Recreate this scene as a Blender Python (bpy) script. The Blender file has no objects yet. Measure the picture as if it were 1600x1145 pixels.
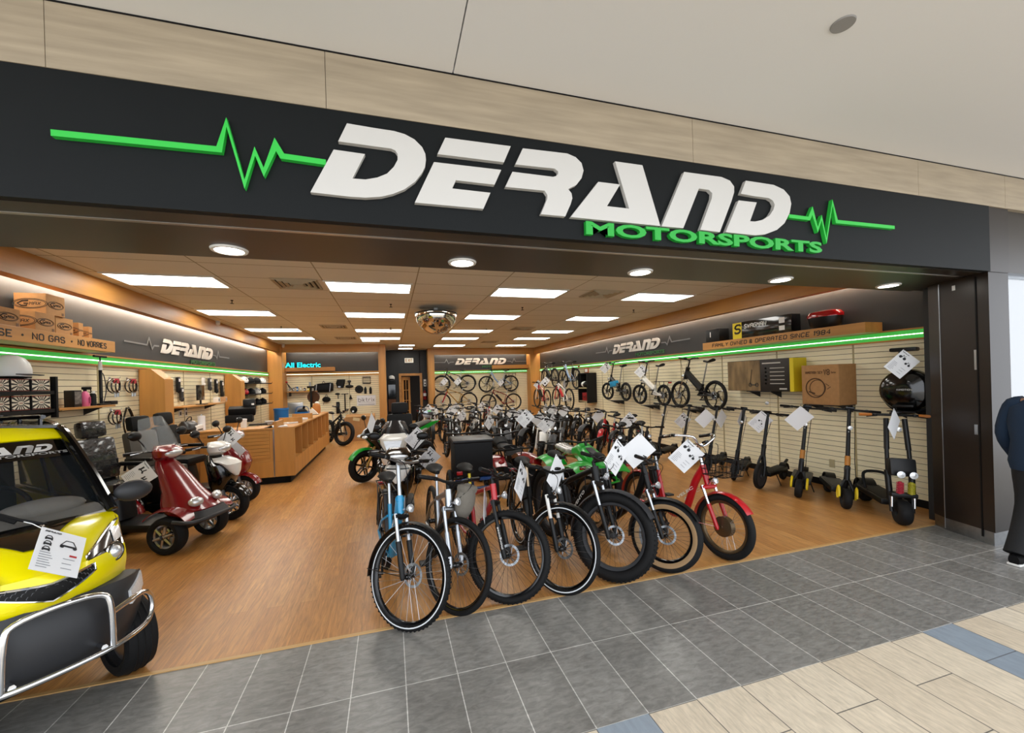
import bpy, bmesh, math, random
from mathutils import Vector, Matrix, Euler
SC = bpy.context.scene
COL = SC.collection
PI = math.pi
random.seed(7)

# ------------------------------------------------------------------ camera, world, exposure
FPX, PCX, PCY = 643.126, 800.0, 595.844          # focal length and principal point, 1600x1145 frame
YAW, PITCH, ROLL = 0.287715, -0.000678, -0.029406
CAMP = Vector((0.0, -3.102, 1.75))
_f = Vector((math.sin(YAW)*math.cos(PITCH), math.cos(YAW)*math.cos(PITCH), math.sin(PITCH)))
_r0 = Vector((math.cos(YAW), -math.sin(YAW), 0)); _u0 = _r0.cross(_f)
_r = math.cos(ROLL)*_r0 + math.sin(ROLL)*_u0
_u = -math.sin(ROLL)*_r0 + math.cos(ROLL)*_u0
cam = bpy.data.cameras.new('camera'); cam_o = bpy.data.objects.new('camera', cam); COL.objects.link(cam_o)
cam.sensor_fit = 'HORIZONTAL'; cam.sensor_width = 36.0; cam.lens = FPX/1600*36
cam.shift_y = (PCY-572.5)/1600
cam.clip_start = 0.05; cam.clip_end = 100
M3 = Matrix((( _r.x, _u.x, -_f.x), (_r.y, _u.y, -_f.y), (_r.z, _u.z, -_f.z)))
cam_o.matrix_world = Matrix.Translation(CAMP) @ M3.to_4x4()
SC.camera = cam_o
SC.view_settings.view_transform = 'Standard'; SC.view_settings.look = 'None'
SC.view_settings.gamma = 1.0; SC.view_settings.use_curve_mapping = False
SC.view_settings.exposure = 0.0
W = bpy.data.worlds.new('mall_daylight'); SC.world = W; W.use_nodes = True
bg = W.node_tree.nodes['Background']; bg.inputs['Color'].default_value = (0.90, 0.94, 1.0, 1); bg.inputs['Strength'].default_value = 2.6
SC.cycles.max_bounces = 6; SC.cycles.diffuse_bounces = 3; SC.cycles.glossy_bounces = 3
SC.cycles.transmission_bounces = 5; SC.cycles.transparent_max_bounces = 8; SC.cycles.caustics_reflective = False; SC.cycles.caustics_refractive = False
SC.cycles.sample_clamp_indirect = 4.0
LIGHT_PANEL, LIGHT_DOWN, LIGHT_COVE, LIGHT_LED = 12.0, 18.0, 70.0, .6

def ray(px, py): return _f + (px-PCX)/FPX*_r - (py-PCY)/FPX*_u
def RZ(px, py, z=0.0): d = ray(px, py); return CAMP + d*((z-CAMP.z)/d.z)
def RY(px, py, y): d = ray(px, py); return CAMP + d*((y-CAMP.y)/d.y)
def RX(px, py, x): d = ray(px, py); return CAMP + d*((x-CAMP.x)/d.x)

# ------------------------------------------------------------------ materials
def lin(h):
    h = h.lstrip('#'); c = [int(h[i:i+2], 16)/255 for i in (0, 2, 4)]
    return tuple(x/12.92 if x <= .04045 else ((x+.055)/1.055)**2.4 for x in c) + (1.0,)
MATS = {}
def mat(name, col='#808080', rough=.5, metal=0.0, emit=0.0, spec=.5, coat=0.0, trans=0.0, alpha=1.0, noise=0.0, nscale=30.0, bump=0.0, bscale=200.0, stretch=None, ior=1.45):
    if name in MATS: return MATS[name]
    m = bpy.data.materials.new(name); m.use_nodes = True; nt = m.node_tree; b = nt.nodes['Principled BSDF']
    c = lin(col); b.inputs['Base Color'].default_value = c
    b.inputs['Roughness'].default_value = rough; b.inputs['Metallic'].default_value = metal
    b.inputs['Specular IOR Level'].default_value = spec; b.inputs['Coat Weight'].default_value = coat
    b.inputs['Coat Roughness'].default_value = .08
    b.inputs['Transmission Weight'].default_value = trans; b.inputs['Alpha'].default_value = alpha; b.inputs['IOR'].default_value = ior
    if emit: b.inputs['Emission Color'].default_value = c; b.inputs['Emission Strength'].default_value = emit
    if noise or bump:
        tc = nt.nodes.new('ShaderNodeTexCoord'); mp = nt.nodes.new('ShaderNodeMapping')
        nt.links.new(tc.outputs['Object'], mp.inputs['Vector'])
        if stretch: mp.inputs['Scale'].default_value = stretch
    if noise:
        n = nt.nodes.new('ShaderNodeTexNoise'); n.inputs['Scale'].default_value = nscale; n.inputs['Detail'].default_value = 6
        nt.links.new(mp.outputs[0], n.inputs['Vector'])
        r = nt.nodes.new('ShaderNodeValToRGB'); r.color_ramp.elements[0].position = .3; r.color_ramp.elements[1].position = .7
        r.color_ramp.elements[0].color = tuple(max(0, x*(1-noise)) for x in c[:3])+(1,); r.color_ramp.elements[1].color = tuple(min(1, x*(1+noise)) for x in c[:3])+(1,)
        nt.links.new(n.outputs['Fac'], r.inputs[0]); nt.links.new(r.outputs[0], b.inputs['Base Color'])
    if bump:
        n2 = nt.nodes.new('ShaderNodeTexNoise'); n2.inputs['Scale'].default_value = bscale; n2.inputs['Detail'].default_value = 4
        nt.links.new(mp.outputs[0], n2.inputs['Vector'])
        bp = nt.nodes.new('ShaderNodeBump'); bp.inputs['Strength'].default_value = bump; bp.inputs['Distance'].default_value = .01
        nt.links.new(n2.outputs['Fac'], bp.inputs['Height']); nt.links.new(bp.outputs[0], b.inputs['Normal'])
    MATS[name] = m; return m

def brick_mat(name, c1, c2, cm, w, h, mortar, off=(0, 0), rotz=0.0, offset=.5, rough=.4, grain=.3, gscale=(1, 1, 1), gns=8.0, bump=0.0, spec=.5, smooth=0.0):
    m = bpy.data.materials.new(name); m.use_nodes = True; nt = m.node_tree; b = nt.nodes['Principled BSDF']; L = nt.links.new
    tc = nt.nodes.new('ShaderNodeTexCoord'); mp = nt.nodes.new('ShaderNodeMapping'); mp.vector_type = 'POINT'
    mp.inputs['Rotation'].default_value = (0, 0, rotz); mp.inputs['Location'].default_value = (off[0], off[1], 0)
    L(tc.outputs['Object'], mp.inputs['Vector'])
    br = nt.nodes.new('ShaderNodeTexBrick'); br.offset = offset; br.squash = 1.0
    br.inputs['Scale'].default_value = 1.0; br.inputs['Brick Width'].default_value = w; br.inputs['Row Height'].default_value = h
    br.inputs['Mortar Size'].default_value = mortar; br.inputs['Mortar Smooth'].default_value = smooth; br.inputs['Bias'].default_value = 0
    br.inputs['Color1'].default_value = lin(c1); br.inputs['Color2'].default_value = lin(c2); br.inputs['Mortar'].default_value = lin(cm)
    L(mp.outputs[0], br.inputs['Vector'])
    m2 = nt.nodes.new('ShaderNodeMapping'); m2.inputs['Scale'].default_value = gscale; L(mp.outputs[0], m2.inputs['Vector'])
    n = nt.nodes.new('ShaderNodeTexNoise'); n.inputs['Scale'].default_value = gns; n.inputs['Detail'].default_value = 8; n.inputs['Roughness'].default_value = .65
    n.inputs['Distortion'].default_value = .6
    L(m2.outputs[0], n.inputs['Vector'])
    mr = nt.nodes.new('ShaderNodeMapRange'); mr.inputs['From Min'].default_value = .3; mr.inputs['From Max'].default_value = .7
    mr.inputs['To Min'].default_value = 1-grain; mr.inputs['To Max'].default_value = 1+grain*.8
    L(n.outputs['Fac'], mr.inputs['Value'])
    mx = nt.nodes.new('ShaderNodeVectorMath'); mx.operation = 'SCALE'; L(br.outputs['Color'], mx.inputs[0]); L(mr.outputs[0], mx.inputs['Scale'])
    L(mx.outputs[0], b.inputs['Base Color']); b.inputs['Roughness'].default_value = rough; b.inputs['Specular IOR Level'].default_value = spec
    if bump:
        bp = nt.nodes.new('ShaderNodeBump'); bp.inputs['Strength'].default_value = bump; bp.inputs['Distance'].default_value = .004
        L(n.outputs['Fac'], bp.inputs['Height']); L(bp.outputs[0], b.inputs['Normal'])
    MATS[name] = m; return m

black = mat('black_plastic', '#0a0a0b', .4, spec=.4); dblack = mat('matte_black', '#060607', .6, spec=.3); gblack = mat('gloss_black', '#060607', .12, coat=.6)
rubber = mat('tyre_rubber', '#0d0d0e', .72, spec=.35, bump=.25, bscale=160); grey = mat('grey_plastic', '#55565a', .5); dgrey = mat('dark_grey_plastic', '#2a2b2e', .5)
chrome = mat('chrome', '#e4e6ea', .12, 1.0); alu = mat('aluminium', '#b4b8bd', .32, 1.0); steel = mat('dark_steel', '#3a3b3e', .4, .8)
white = mat('white_plastic', '#e6e5e1', .35); paper = mat('white_paper', '#e9eaec', .6); ink = mat('printed_ink', '#26272b', .7); inkg = mat('grey_ink', '#8d9096', .7)
inkr = mat('red_ink', '#b3262d', .6); inkb = mat('brown_ink', '#6b4a2c', .6)
redp = mat('red_paint', '#780710', .25, coat=.7); redb = mat('bright_red_paint', '#b5101c', .3, coat=.5); greenp = mat('green_plastic', '#0c9a28', .35, coat=.3)
yellowp = mat('yellow_paint', '#efe000', .25, coat=.5); bluep = mat('cyan_paint', '#1d8fc0', .3, coat=.5); whitep = mat('white_paint', '#dcdad4', .28, coat=.5)
wood = mat('honey_wood', '#b98342', .42, noise=.18, nscale=6, stretch=(1.2, 1.2, .12)); woodh = mat('honey_wood_along', '#b98342', .42, noise=.18, nscale=6, stretch=(1.4, .12, 1.4))
woodx = mat('honey_wood_across', '#b98342', .42, noise=.18, nscale=6, stretch=(.12, 1.4, 1.4)); darkwood = mat('brown_wood', '#5a3518', .5, noise=.25, nscale=8, stretch=(1, 1, .1))
card_b = mat('corrugated_cardboard', '#a57a4c', .8, noise=.08, nscale=20); blackwall = mat('black_wall_paint', '#262728', .5, noise=.06, nscale=4)
slat = mat('cream_slatwall', '#f0e5c2', .45, noise=.04, nscale=3); slatback = mat('slatwall_groove', '#3a2c1a', .8)
glass = mat('clear_glass', '#ffffff', .03, trans=1.0, ior=1.1); dglass = mat('smoked_glass', '#15181b', .06, spec=.8, coat=.4)
lampglass = mat('lamp_glass', '#d9dcdf', .1, metal=.6, coat=.8, bump=.3, bscale=90); lampwhite = mat('clear_lamp_plastic', '#dde1e4', .22, coat=.5, bump=.5, bscale=70); plasticwrap = mat('crumpled_plastic_wrap', '#8c8a84', .18, coat=.6, bump=.9, bscale=28, noise=.5, nscale=14)
wrapblack = mat('black_vinyl_in_plastic_wrap', '#1c1d20', .14, coat=.8, bump=.8, bscale=26); leather = mat('grey_vinyl', '#4a463f', .5, bump=.1)
amber = mat('amber_lens', '#c06a0a', .2, coat=.5); redlens = mat('red_lens', '#a30d12', .15, coat=.6); yel = mat('yellow_plastic', '#e3c40c', .4)
tan = mat('tan_sidewall', '#9a7c58', .7); gold = mat('gold_paint', '#a8823c', .35, .6); copper = mat('orange_grip', '#b46a22', .5)
screen = mat('dark_screen', '#0a0b0d', .15); stainless = mat('brushed_stainless', '#9a9c9e', .35, 1.0, noise=.1, nscale=20)
pink = mat('pink_liquid', '#d8648c', .3); blueplastic = mat('blue_plastic', '#1765a8', .4); lightblue = mat('pale_blue_paint', '#8fa6c4', .3, coat=.4)

# ------------------------------------------------------------------ mesh builder
def rot_to(d):
    return Vector(d).normalized().to_track_quat('Z', 'Y').to_matrix().to_4x4()
class MB:
    def __init__(s, M=None): s.v = []; s.f = []; s.M = M; s.fm = []; s.mi = 0
    def add(s, vs, fs, M=None):
        o = len(s.v)
        for p in vs:
            p = Vector(p)
            if M is not None: p = M @ p
            if s.M is not None: p = s.M @ p
            s.v.append(p)
        s.f += [tuple(o+i for i in f) for f in fs]; s.fm += [s.mi]*len(fs)
        return s
    def box(s, c, d, rot=None, M=None, b=0.0):
        x, y, z = [k/2 for k in d]
        R = Matrix.Translation(Vector(c)) @ (Euler(rot).to_matrix().to_4x4() if rot else Matrix())
        if M is not None: R = M @ R
        if b <= 0:
            vs = [(i*x, j*y, k*z) for k in (-1, 1) for j in (-1, 1) for i in (-1, 1)]
            return s.add(vs, [(0, 2, 3, 1), (4, 5, 7, 6), (0, 1, 5, 4), (2, 6, 7, 3), (0, 4, 6, 2), (1, 3, 7, 5)], R)
        bm = bmesh.new(); bmesh.ops.create_cube(bm, size=1)
        bmesh.ops.scale(bm, vec=(2*x, 2*y, 2*z), verts=bm.verts)
        bmesh.ops.bevel(bm, geom=bm.edges[:], offset=min(b, .49*min(d)), segments=2, affect='EDGES', profile=.6)
        bm.verts.index_update()
        s.add([v.co.copy() for v in bm.verts], [tuple(v.index for v in f.verts) for f in bm.faces], R); bm.free(); return s
    def rings(s, rings, closed=False, caps=True):
        n = len(rings[0]); vs = [p for r in rings for p in r]; fs = []
        m = len(rings)
        for i in range(m if closed else m-1):
            a = i*n; b_ = ((i+1) % m)*n
            for j in range(n):
                k = (j+1) % n; fs.append((a+j, a+k, b_+k, b_+j))
        if caps and not closed: fs.append(tuple(range(n-1, -1, -1))); fs.append(tuple(range((m-1)*n, m*n)))
        return s.add(vs, fs)
    def tube(s, pts, r, n=8, closed=False, caps=True):
        pts = [Vector(p) for p in pts]; m = len(pts); rr = r if isinstance(r, (list, tuple)) else [r]*m
        rings = []; up = None
        for i, p in enumerate(pts):
            if closed: t = pts[(i+1) % m]-pts[i-1]
            else: t = pts[min(i+1, m-1)]-pts[max(i-1, 0)]
            t = t.normalized() if t.length > 1e-9 else Vector((0, 0, 1))
            if up is None:
                up = Vector((0, 0, 1)) if abs(t.z) < .9 else Vector((1, 0, 0))
            a = t.cross(up)
            if a.length < 1e-6: a = t.orthogonal()
            a.normalize(); b_ = a.cross(t); up = b_
            rings.append([p + rr[i]*(math.cos(2*PI*j/n)*a + math.sin(2*PI*j/n)*b_) for j in range(n)])
        return s.rings(rings, closed, caps)
    def cyl(s, a, b, r, n=12, r2=None): return s.tube([a, b], [r, r if r2 is None else r2], n)
    def lathe(s, prof, n=24, c=(0, 0, 0), axis=(0, 0, 1), closed=False, M=None):
        R = Matrix.Translation(Vector(c)) @ rot_to(axis); R = M @ R if M is not None else R
        vs = []; fs = []; m = len(prof)
        for (r, h) in prof:
            for j in range(n): vs.append((r*math.cos(2*PI*j/n), r*math.sin(2*PI*j/n), h))
        for i in range(m if closed else m-1):
            a = i*n; b_ = ((i+1) % m)*n
            for j in range(n):
                k = (j+1) % n; fs.append((a+j, a+k, b_+k, b_+j))
        if not closed:
            if prof[0][0] > 1e-6: fs.append(tuple(range(n-1, -1, -1)))
            if prof[-1][0] > 1e-6: fs.append(tuple(range((m-1)*n, m*n)))
        return s.add(vs, fs, R)
    def ell(s, c, r, n=14, m=9, rot=None, M=None):
        R = Matrix.Translation(Vector(c)) @ (Euler(rot).to_matrix().to_4x4() if rot else Matrix()) @ Matrix.Diagonal((*r, 1))
        prof = [(max(1e-5, math.sin(PI*i/m)), -math.cos(PI*i/m)) for i in range(m+1)]
        RR = M @ R if M is not None else R
        return s.lathe(prof, n, M=RR)
    def prism(s, poly, O, X, Y, d, M=None):
        O, X, Y = Vector(O), Vector(X), Vector(Y); N = X.cross(Y).normalized()*d; n = len(poly)
        vs = [O+X*a+Y*b for a, b in poly] + [O+X*a+Y*b+N for a, b in poly]
        fs = [tuple(range(n-1, -1, -1)), tuple(range(n, 2*n))] + [(i, (i+1) % n, n+(i+1) % n, n+i) for i in range(n)]
        return s.add(vs, fs, M)
    def sheet(s, f, nu, nv, th=0.0):
        """surface f(u,v), u,v in 0..1; th > 0 gives it a thickness along its normals"""
        P = [[Vector(f(i/nu, j/nv)) for j in range(nv+1)] for i in range(nu+1)]
        idx = lambda i, j, o=0: o+i*(nv+1)+j
        vs = [p for r in P for p in r]; fs = [(idx(i, j), idx(i+1, j), idx(i+1, j+1), idx(i, j+1)) for i in range(nu) for j in range(nv)]
        if th:
            N = []
            for i in range(nu+1):
                for j in range(nv+1):
                    a = P[min(i+1, nu)][j]-P[max(i-1, 0)][j]; b_ = P[i][min(j+1, nv)]-P[i][max(j-1, 0)]
                    q = a.cross(b_); N.append(q.normalized() if q.length > 1e-12 else Vector((0, 0, 1)))
            o = len(vs); vs = vs + [p-n_*th for p, n_ in zip(vs, N)]
            fs = fs + [tuple(o+k for k in reversed(f_)) for f_ in fs]
            bd = [(i, 0) for i in range(nu+1)] + [(nu, j) for j in range(1, nv+1)] + [(i, nv) for i in range(nu-1, -1, -1)] + [(0, j) for j in range(nv-1, 0, -1)]
            for k in range(len(bd)):
                a = idx(*bd[k]); b_ = idx(*bd[(k+1) % len(bd)]); fs.append((b_, a, a+o, b_+o))
        return s.add(vs, fs)
    def build(s, name, mats, parent=None, smooth=40, mods=0):
        me = bpy.data.meshes.new(name); me.from_pydata([tuple(p) for p in s.v], [], s.f)
        mats = mats if isinstance(mats, (list, tuple)) else [mats]
        for m in mats: me.materials.append(m)
        if len(mats) > 1: me.polygons.foreach_set('material_index', s.fm)
        bm = bmesh.new(); bm.from_mesh(me); bmesh.ops.recalc_face_normals(bm, faces=bm.faces); bm.to_mesh(me); bm.free()
        if smooth:
            me.shade_smooth(); me.set_sharp_from_angle(angle=math.radians(smooth))
        me.update()
        o = bpy.data.objects.new(name, me); COL.objects.link(o)
        if parent is not None: o.parent = parent
        if mods:
            sd = o.modifiers.new('smooth', 'SUBSURF'); sd.levels = mods; sd.render_levels = mods
        return o

def tag(o, label, cat, group=None, kind=None):
    o['label'] = label; o['category'] = cat
    if group: o['group'] = group
    if kind: o['kind'] = kind
    return o
def thing(name, label, cat, loc=(0, 0, 0), rot=(0, 0, 0), group=None):
    o = bpy.data.objects.new(name, None); COL.objects.link(o); o.empty_display_size = .1
    o.location = loc; o.rotation_euler = rot
    return tag(o, label, cat, group)
def struct(o):
    o['kind'] = 'structure'; return o
KIDS = {}
def dup(o, label=None, loc=None, rot=None, group=None, parent=None):
    c = o.copy(); COL.objects.link(c)
    if parent is not None: c.parent = parent
    for ch in list(o.children): dup(ch, parent=c)
    if label: c['label'] = label
    if group: c['group'] = group
    if loc is not None: c.location = loc
    if rot is not None: c.rotation_euler = rot
    return c
def text_mesh(mb, txt, O, X, Y, h, w=None, depth=.002, bold=0.0, shear=0.0, align='L'):
    """letters as real geometry in an MB: origin O, along X, up Y, cap height h, optional total width w"""
    cu = bpy.data.curves.new('t', 'FONT'); cu.body = txt; cu.size = 1.0; cu.extrude = .5; cu.offset = bold; cu.shear = shear; cu.resolution_u = 3
    ob = bpy.data.objects.new('t', cu); COL.objects.link(ob)
    dg = bpy.context.evaluated_depsgraph_get(); dg.update()
    me = bpy.data.meshes.new_from_object(ob.evaluated_get(dg))
    xs = [v.co.x for v in me.vertices]; x0, x1 = min(xs), max(xs)
    sy = h/.73; sx = (w/(x1-x0)) if w else sy
    X = Vector(X).normalized(); Y = Vector(Y).normalized(); N = X.cross(Y)
    off = {'L': 0, 'C': -(x1-x0)/2*sx, 'R': -(x1-x0)*sx}[align]
    vs = [Vector(O) + X*((v.co.x-x0)*sx+off) + Y*(v.co.y*sy) + N*((v.co.z+.5)*depth) for v in me.vertices]
    mb.add(vs, [tuple(p.vertices) for p in me.polygons])
    bpy.data.objects.remove(ob); bpy.data.curves.remove(cu); bpy.data.meshes.remove(me)
    return mb
def smooth_path(pts, k=4, closed=False):
    """Catmull-Rom through pts"""
    P = [Vector(p) for p in pts]; out = []; n = len(P)
    for i in range(n if closed else n-1):
        g = lambda j: P[j % n] if closed else P[max(0, min(n-1, j))]
        a, b, c, d = g(i-1), g(i), g(i+1), g(i+2)
        for t in range(k):
            u = t/k
            out.append(.5*((2*b)+(c-a)*u+(2*a-5*b+4*c-d)*u*u+(3*b-a-3*c+d)*u**3))
    if not closed: out.append(P[-1])
    return out
GLY = {k: v for k, v in (s.split('=') for s in '''A=00 05 16 36 45 40|03 43;B=00 06 36 45 44 33 42 41 30 00|03 33;C=45 36 16 05 01 10 30 41;D=00 06 36 45 41 30 00;E=46 06 00 40|03 33;F=46 06 00|03 33;G=45 36 16 05 01 10 30 41 43 23;H=00 06|40 46|03 43;I=00 06;J=46 41 30 10 01;K=00 06|46 03 40;L=06 00 40;M=00 06 23 46 40;N=00 06 40 46;O=10 01 05 16 36 45 41 30 10;P=00 06 36 45 44 33 03;R=00 06 36 45 44 33 03|23 40;S=45 36 16 05 04 13 33 42 41 30 10 01;T=06 46|26 20;U=06 01 10 30 41 46;V=06 20 46;W=06 10 24 30 46;X=00 46|06 40;Y=06 23 46|23 20;1=05 16 10;9=44 33 13 04 05 16 36 45 41 30 10;8=13 04 05 16 36 45 44 33 13 02 01 10 30 41 42 33;4=30 36 02 42;&=40 04 05 16 26 35 34 02 01 10 20 42;b=06 00 30 41 43 34 04;i=00 04|05 06;k=06 00|34 02 30;t=16 11 20 30|04 34;r=00 04|03 14 34;x=00 34|04 30;s=34 04 03 32 31 30 00;e=02 32 33 24 14 03 01 10 30;S_=00'''.split(';'))}
def stroke_text(mb, txt, O, X, Y, h, w=None, t=.16, depth=.002, align='L', shear=0.0):
    """squared sign lettering built from mitred strokes: cap height h, optional total width w"""
    X = Vector(X).normalized(); Y = Vector(Y).normalized(); u = h/6; pen = 0.0; gl = []
    for ch in txt:
        if ch == ' ': pen += 3.2; continue
        ls = [[(int(p[0]), int(p[1])) for p in seg.split()] for seg in GLY[ch].split('|')]; gl.append((pen, ls)); pen += max(p[0] for l in ls for p in l)+1.9
    tot = (pen-1.9)*u; sx = w/tot if w else 1.0; tot *= sx; off = {'L': 0, 'C': -tot/2, 'R': -tot}[align]
    for p0, ls in gl:
        for l in ls:
            ribbon(mb, [((p0+a)*u*sx+off+shear*b*u, b*u) for a, b in l], O, X, Y, t*h, depth)
    return mb
# ------------------------------------------------------------------ the setting
XL, XR, YBL, YBR, YD, ZC, ZS = -3.85, 6.41, 12.75, 14.6, 15.0, 3.2, 2.68
YF = -0.58
m_wood = brick_mat('wood_plank_floor', '#c48d50', '#b27a40', '#94642f', 1.22, .125, .0012, rotz=PI/2, rough=.33, grain=.36, gscale=(.8, 10, 1), gns=6, bump=.05, spec=.4)
m_grey = brick_mat('grey_floor_tile', '#83817c', '#75736e', '#c5c3bc', .3012, .6175, .0028, off=(-.0387, 0), offset=0, rough=.3, grain=.36, gscale=(1, 2.6, 1), gns=13, bump=.06, spec=.45)
m_beige = brick_mat('beige_floor_tile', '#d3c6b0', '#c8b9a2', '#66625b', .605, .301, .0028, off=(.275, -.036), rotz=PI/2, rough=.32, grain=.22, gscale=(1.2, 6, 1), gns=9, bump=.04)
m_bluet = brick_mat('blue_grey_floor_tile', '#8f9aa3', '#858f99', '#5f6266', .605, .301, .0028, off=(.275, -.036), rotz=PI/2, rough=.32, grain=.12, gscale=(1.2, 5, 1), gns=6)
m_ceil = brick_mat('acoustic_ceiling_tile', '#e6e3dd', '#e2ded6', '#a59c88', 1.235, .631, .008, off=(.845, -3.0), offset=0, rough=.9, grain=.06, gscale=(1, 1, 1), gns=120, spec=.1)
m_stone = mat('travertine', '#a2947e', .5, noise=.16, nscale=5, stretch=(.35, 1, 4.5), bump=.05, bscale=60)
m_mallceil = mat('white_mall_ceiling', '#e0dedb', .8)
m_sign = mat('black_sign_panel', '#121516', .55, spec=.2, noise=.06, nscale=2)
m_soffit = mat('dark_satin_soffit', '#2b241d', .32, noise=.1, nscale=3)
m_pillar = mat('espresso_laminate', '#231b16', .33, noise=.12, nscale=3)

def sbox(name, lo, hi, m, b=0.0):
    c = [(a+d)/2 for a, d in zip(lo, hi)]; s_ = [abs(d-a) for a, d in zip(lo, hi)]
    return struct(MB().box(c, s_, b=b).build(name, m, smooth=0))
sbox('floor_shop', (XL-.1, 0, -.06), (XR+.1, YD+3, 0), m_wood)
sbox('floor_mall_grey', (-9, -1.235, -.06), (13, 0, 0), m_grey)
fb = MB()
for x0, x1, mi in ((-9, -1.47, 0), (-1.47, -1.168, 1), (-1.168, .939, 0), (.939, 1.24, 1), (1.24, 3.347, 0), (3.347, 3.648, 1), (3.648, 5.755, 0), (5.755, 6.056, 1), (6.056, 13, 0)):
    fb.mi = mi; fb.box(((x0+x1)/2, (-1.235-9)/2, -.03), (x1-x0, 9-1.235, .06))
struct(fb.build('floor_mall_beige', [m_beige, m_bluet], smooth=0))
sbox('trim_threshold', (XL, -.016, -.01), (5.8, .012, .006), mat('oak_threshold', '#c39a62', .4))
sbox('ceiling_shop', (XL-.1, .24, ZC), (XR+.1, YD+.1, ZC+.1), m_ceil)
# header over the opening, soffit, fascia, mall ceiling
sbox('wall_header', (-9, YF+.02, ZS+.012), (13, .25, 3.7), m_soffit)
sbox('ceiling_soffit', (-9, -.37, ZS), (5.95, .25, ZS+.012), m_soffit)
sbox('ceiling_soffit_lip', (-9, YF+.03, ZS-.002), (5.61, -.40, ZS+.012), m_soffit)
sbox('trim_door_track', (-9, -.40, ZS-.004), (5.55, -.37, ZS+.012), mat('pale_metal', '#b9b4ab', .3, .8))
st = MB(); jx = [-9, -6.5, -4.0, -1.53, -.30, 2.17, 4.6, 5.86, 8.3, 13]
for a, b_ in zip(jx, jx[1:]): st.box(((a+b_)/2, YF, 3.31+.16), (b_-a-.003, .05, .32))
struct(st.build('wall_stone_fascia', m_stone, smooth=0))
mc = MB(); mc.box((-4.292, -1.5, 3.68), (9.416, 1.8, .09)); mc.box((6.712, -1.5, 3.68), (12.576, 1.8, .09))
struct(mc.build('ceiling_mall', m_mallceil, smooth=0))
sbox('trim_ceiling_reveal', (-9, YF-.03, 3.628), (13, YF-.02, 3.64), dblack)
# right pillar with folding-door pocket
pl = [(5.615, YF), (5.93, YF), (5.93, .03), (5.82, 0.0), (5.735, -.14)]
struct(MB().prism([(p[0], p[1]) for p in pl], (0, 0, .13), (1, 0, 0), (0, 1, 0), ZS-.13).build('wall_pillar', m_pillar, smooth=0))
pb = [(5.62, YF+.01), (5.92, YF+.01), (5.92, .025), (5.83, 0.0), (5.745, -.135)]
struct(MB().prism(pb, (0, 0, 0), (1, 0, 0), (0, 1, 0), .135).build('baseboard_pillar', stainless, smooth=0))
struct(MB().box((5.77, YF+.005, (ZS+3.31)/2), (.32, .03, 3.31-ZS)).build('wall_pillar_head', m_pillar, smooth=0))
sx = MB(); sx.cyl((5.731, -.14, .02), (5.731, -.14, ZS-.02), .004, 6); struct(sx.build('trim_pocket_edge', alu, smooth=0))
sx = MB(); sx.box((5.641, -.475, 1.36), (.006, .012, 2.6), rot=(0, 0, -.27)); struct(sx.build('trim_pocket_gap', dblack, smooth=0))
def jamb(px, py): # point on the splayed jamb plane
    a, b_ = Vector((5.735, -.14, 0)), Vector((5.615, YF, 0)); n = (b_-a).cross(Vector((0, 0, 1))); d = ray(px, py)
    return CAMP + d*((a-CAMP).dot(n)/d.dot(n))
for nm, q, sz, lb in (('lock_plate', (1524.5, 562), (.008, .02, .2), 'tall narrow steel plate set into the dark pillar'), ('door_latch', (1526, 671), (.012, .03, .1), 'small bright latch on the dark pillar edge at hip height'), ('wall_sticker', (1490, 450), (.005, .03, .05), 'small white sticker near the top of the dark pillar')):
    o = MB().box(jamb(*q), sz, rot=(0, 0, -.27)).build(nm, alu if 'lock' in nm or 'latch' in nm else white, smooth=0); tag(o, lb, nm.split('_')[-1])
# neighbouring shop window beyond the pillar
sbox('window_1', (5.95, -.40, .16), (12, -.38, 3.2), mat('glowing_white_display', '#e8eef4', .6, emit=.9))  # panel glows by itself, standing in for the bright shop inside
struct(MB().box((8.9, -.46, 1.68), (5.9, .012, 3.04)).build('window_1_pane', glass, smooth=0))
sbox('window_1_frame', (5.93, YF+.03, 3.2), (12, -.36, 3.31), m_pillar)
sbox('window_1_rail', (5.93, YF+.09, ZS-.01), (12, -.42, ZS+.03), alu)
sbox('baseboard_window', (5.92, YF+.02, 0), (12, -.3, .14), mat('pale_stone_base', '#a9a8a5', .4, noise=.1))
sbox('wall_left_front', (-9, YF, 0), (XL-.02, .25, ZS+.02), m_pillar)  # front wall out of view, added to seal off side light
sbox('wall_right_return', (5.99, .02, 0), (XR+.1, .14, 3.2), blackwall)

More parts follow.
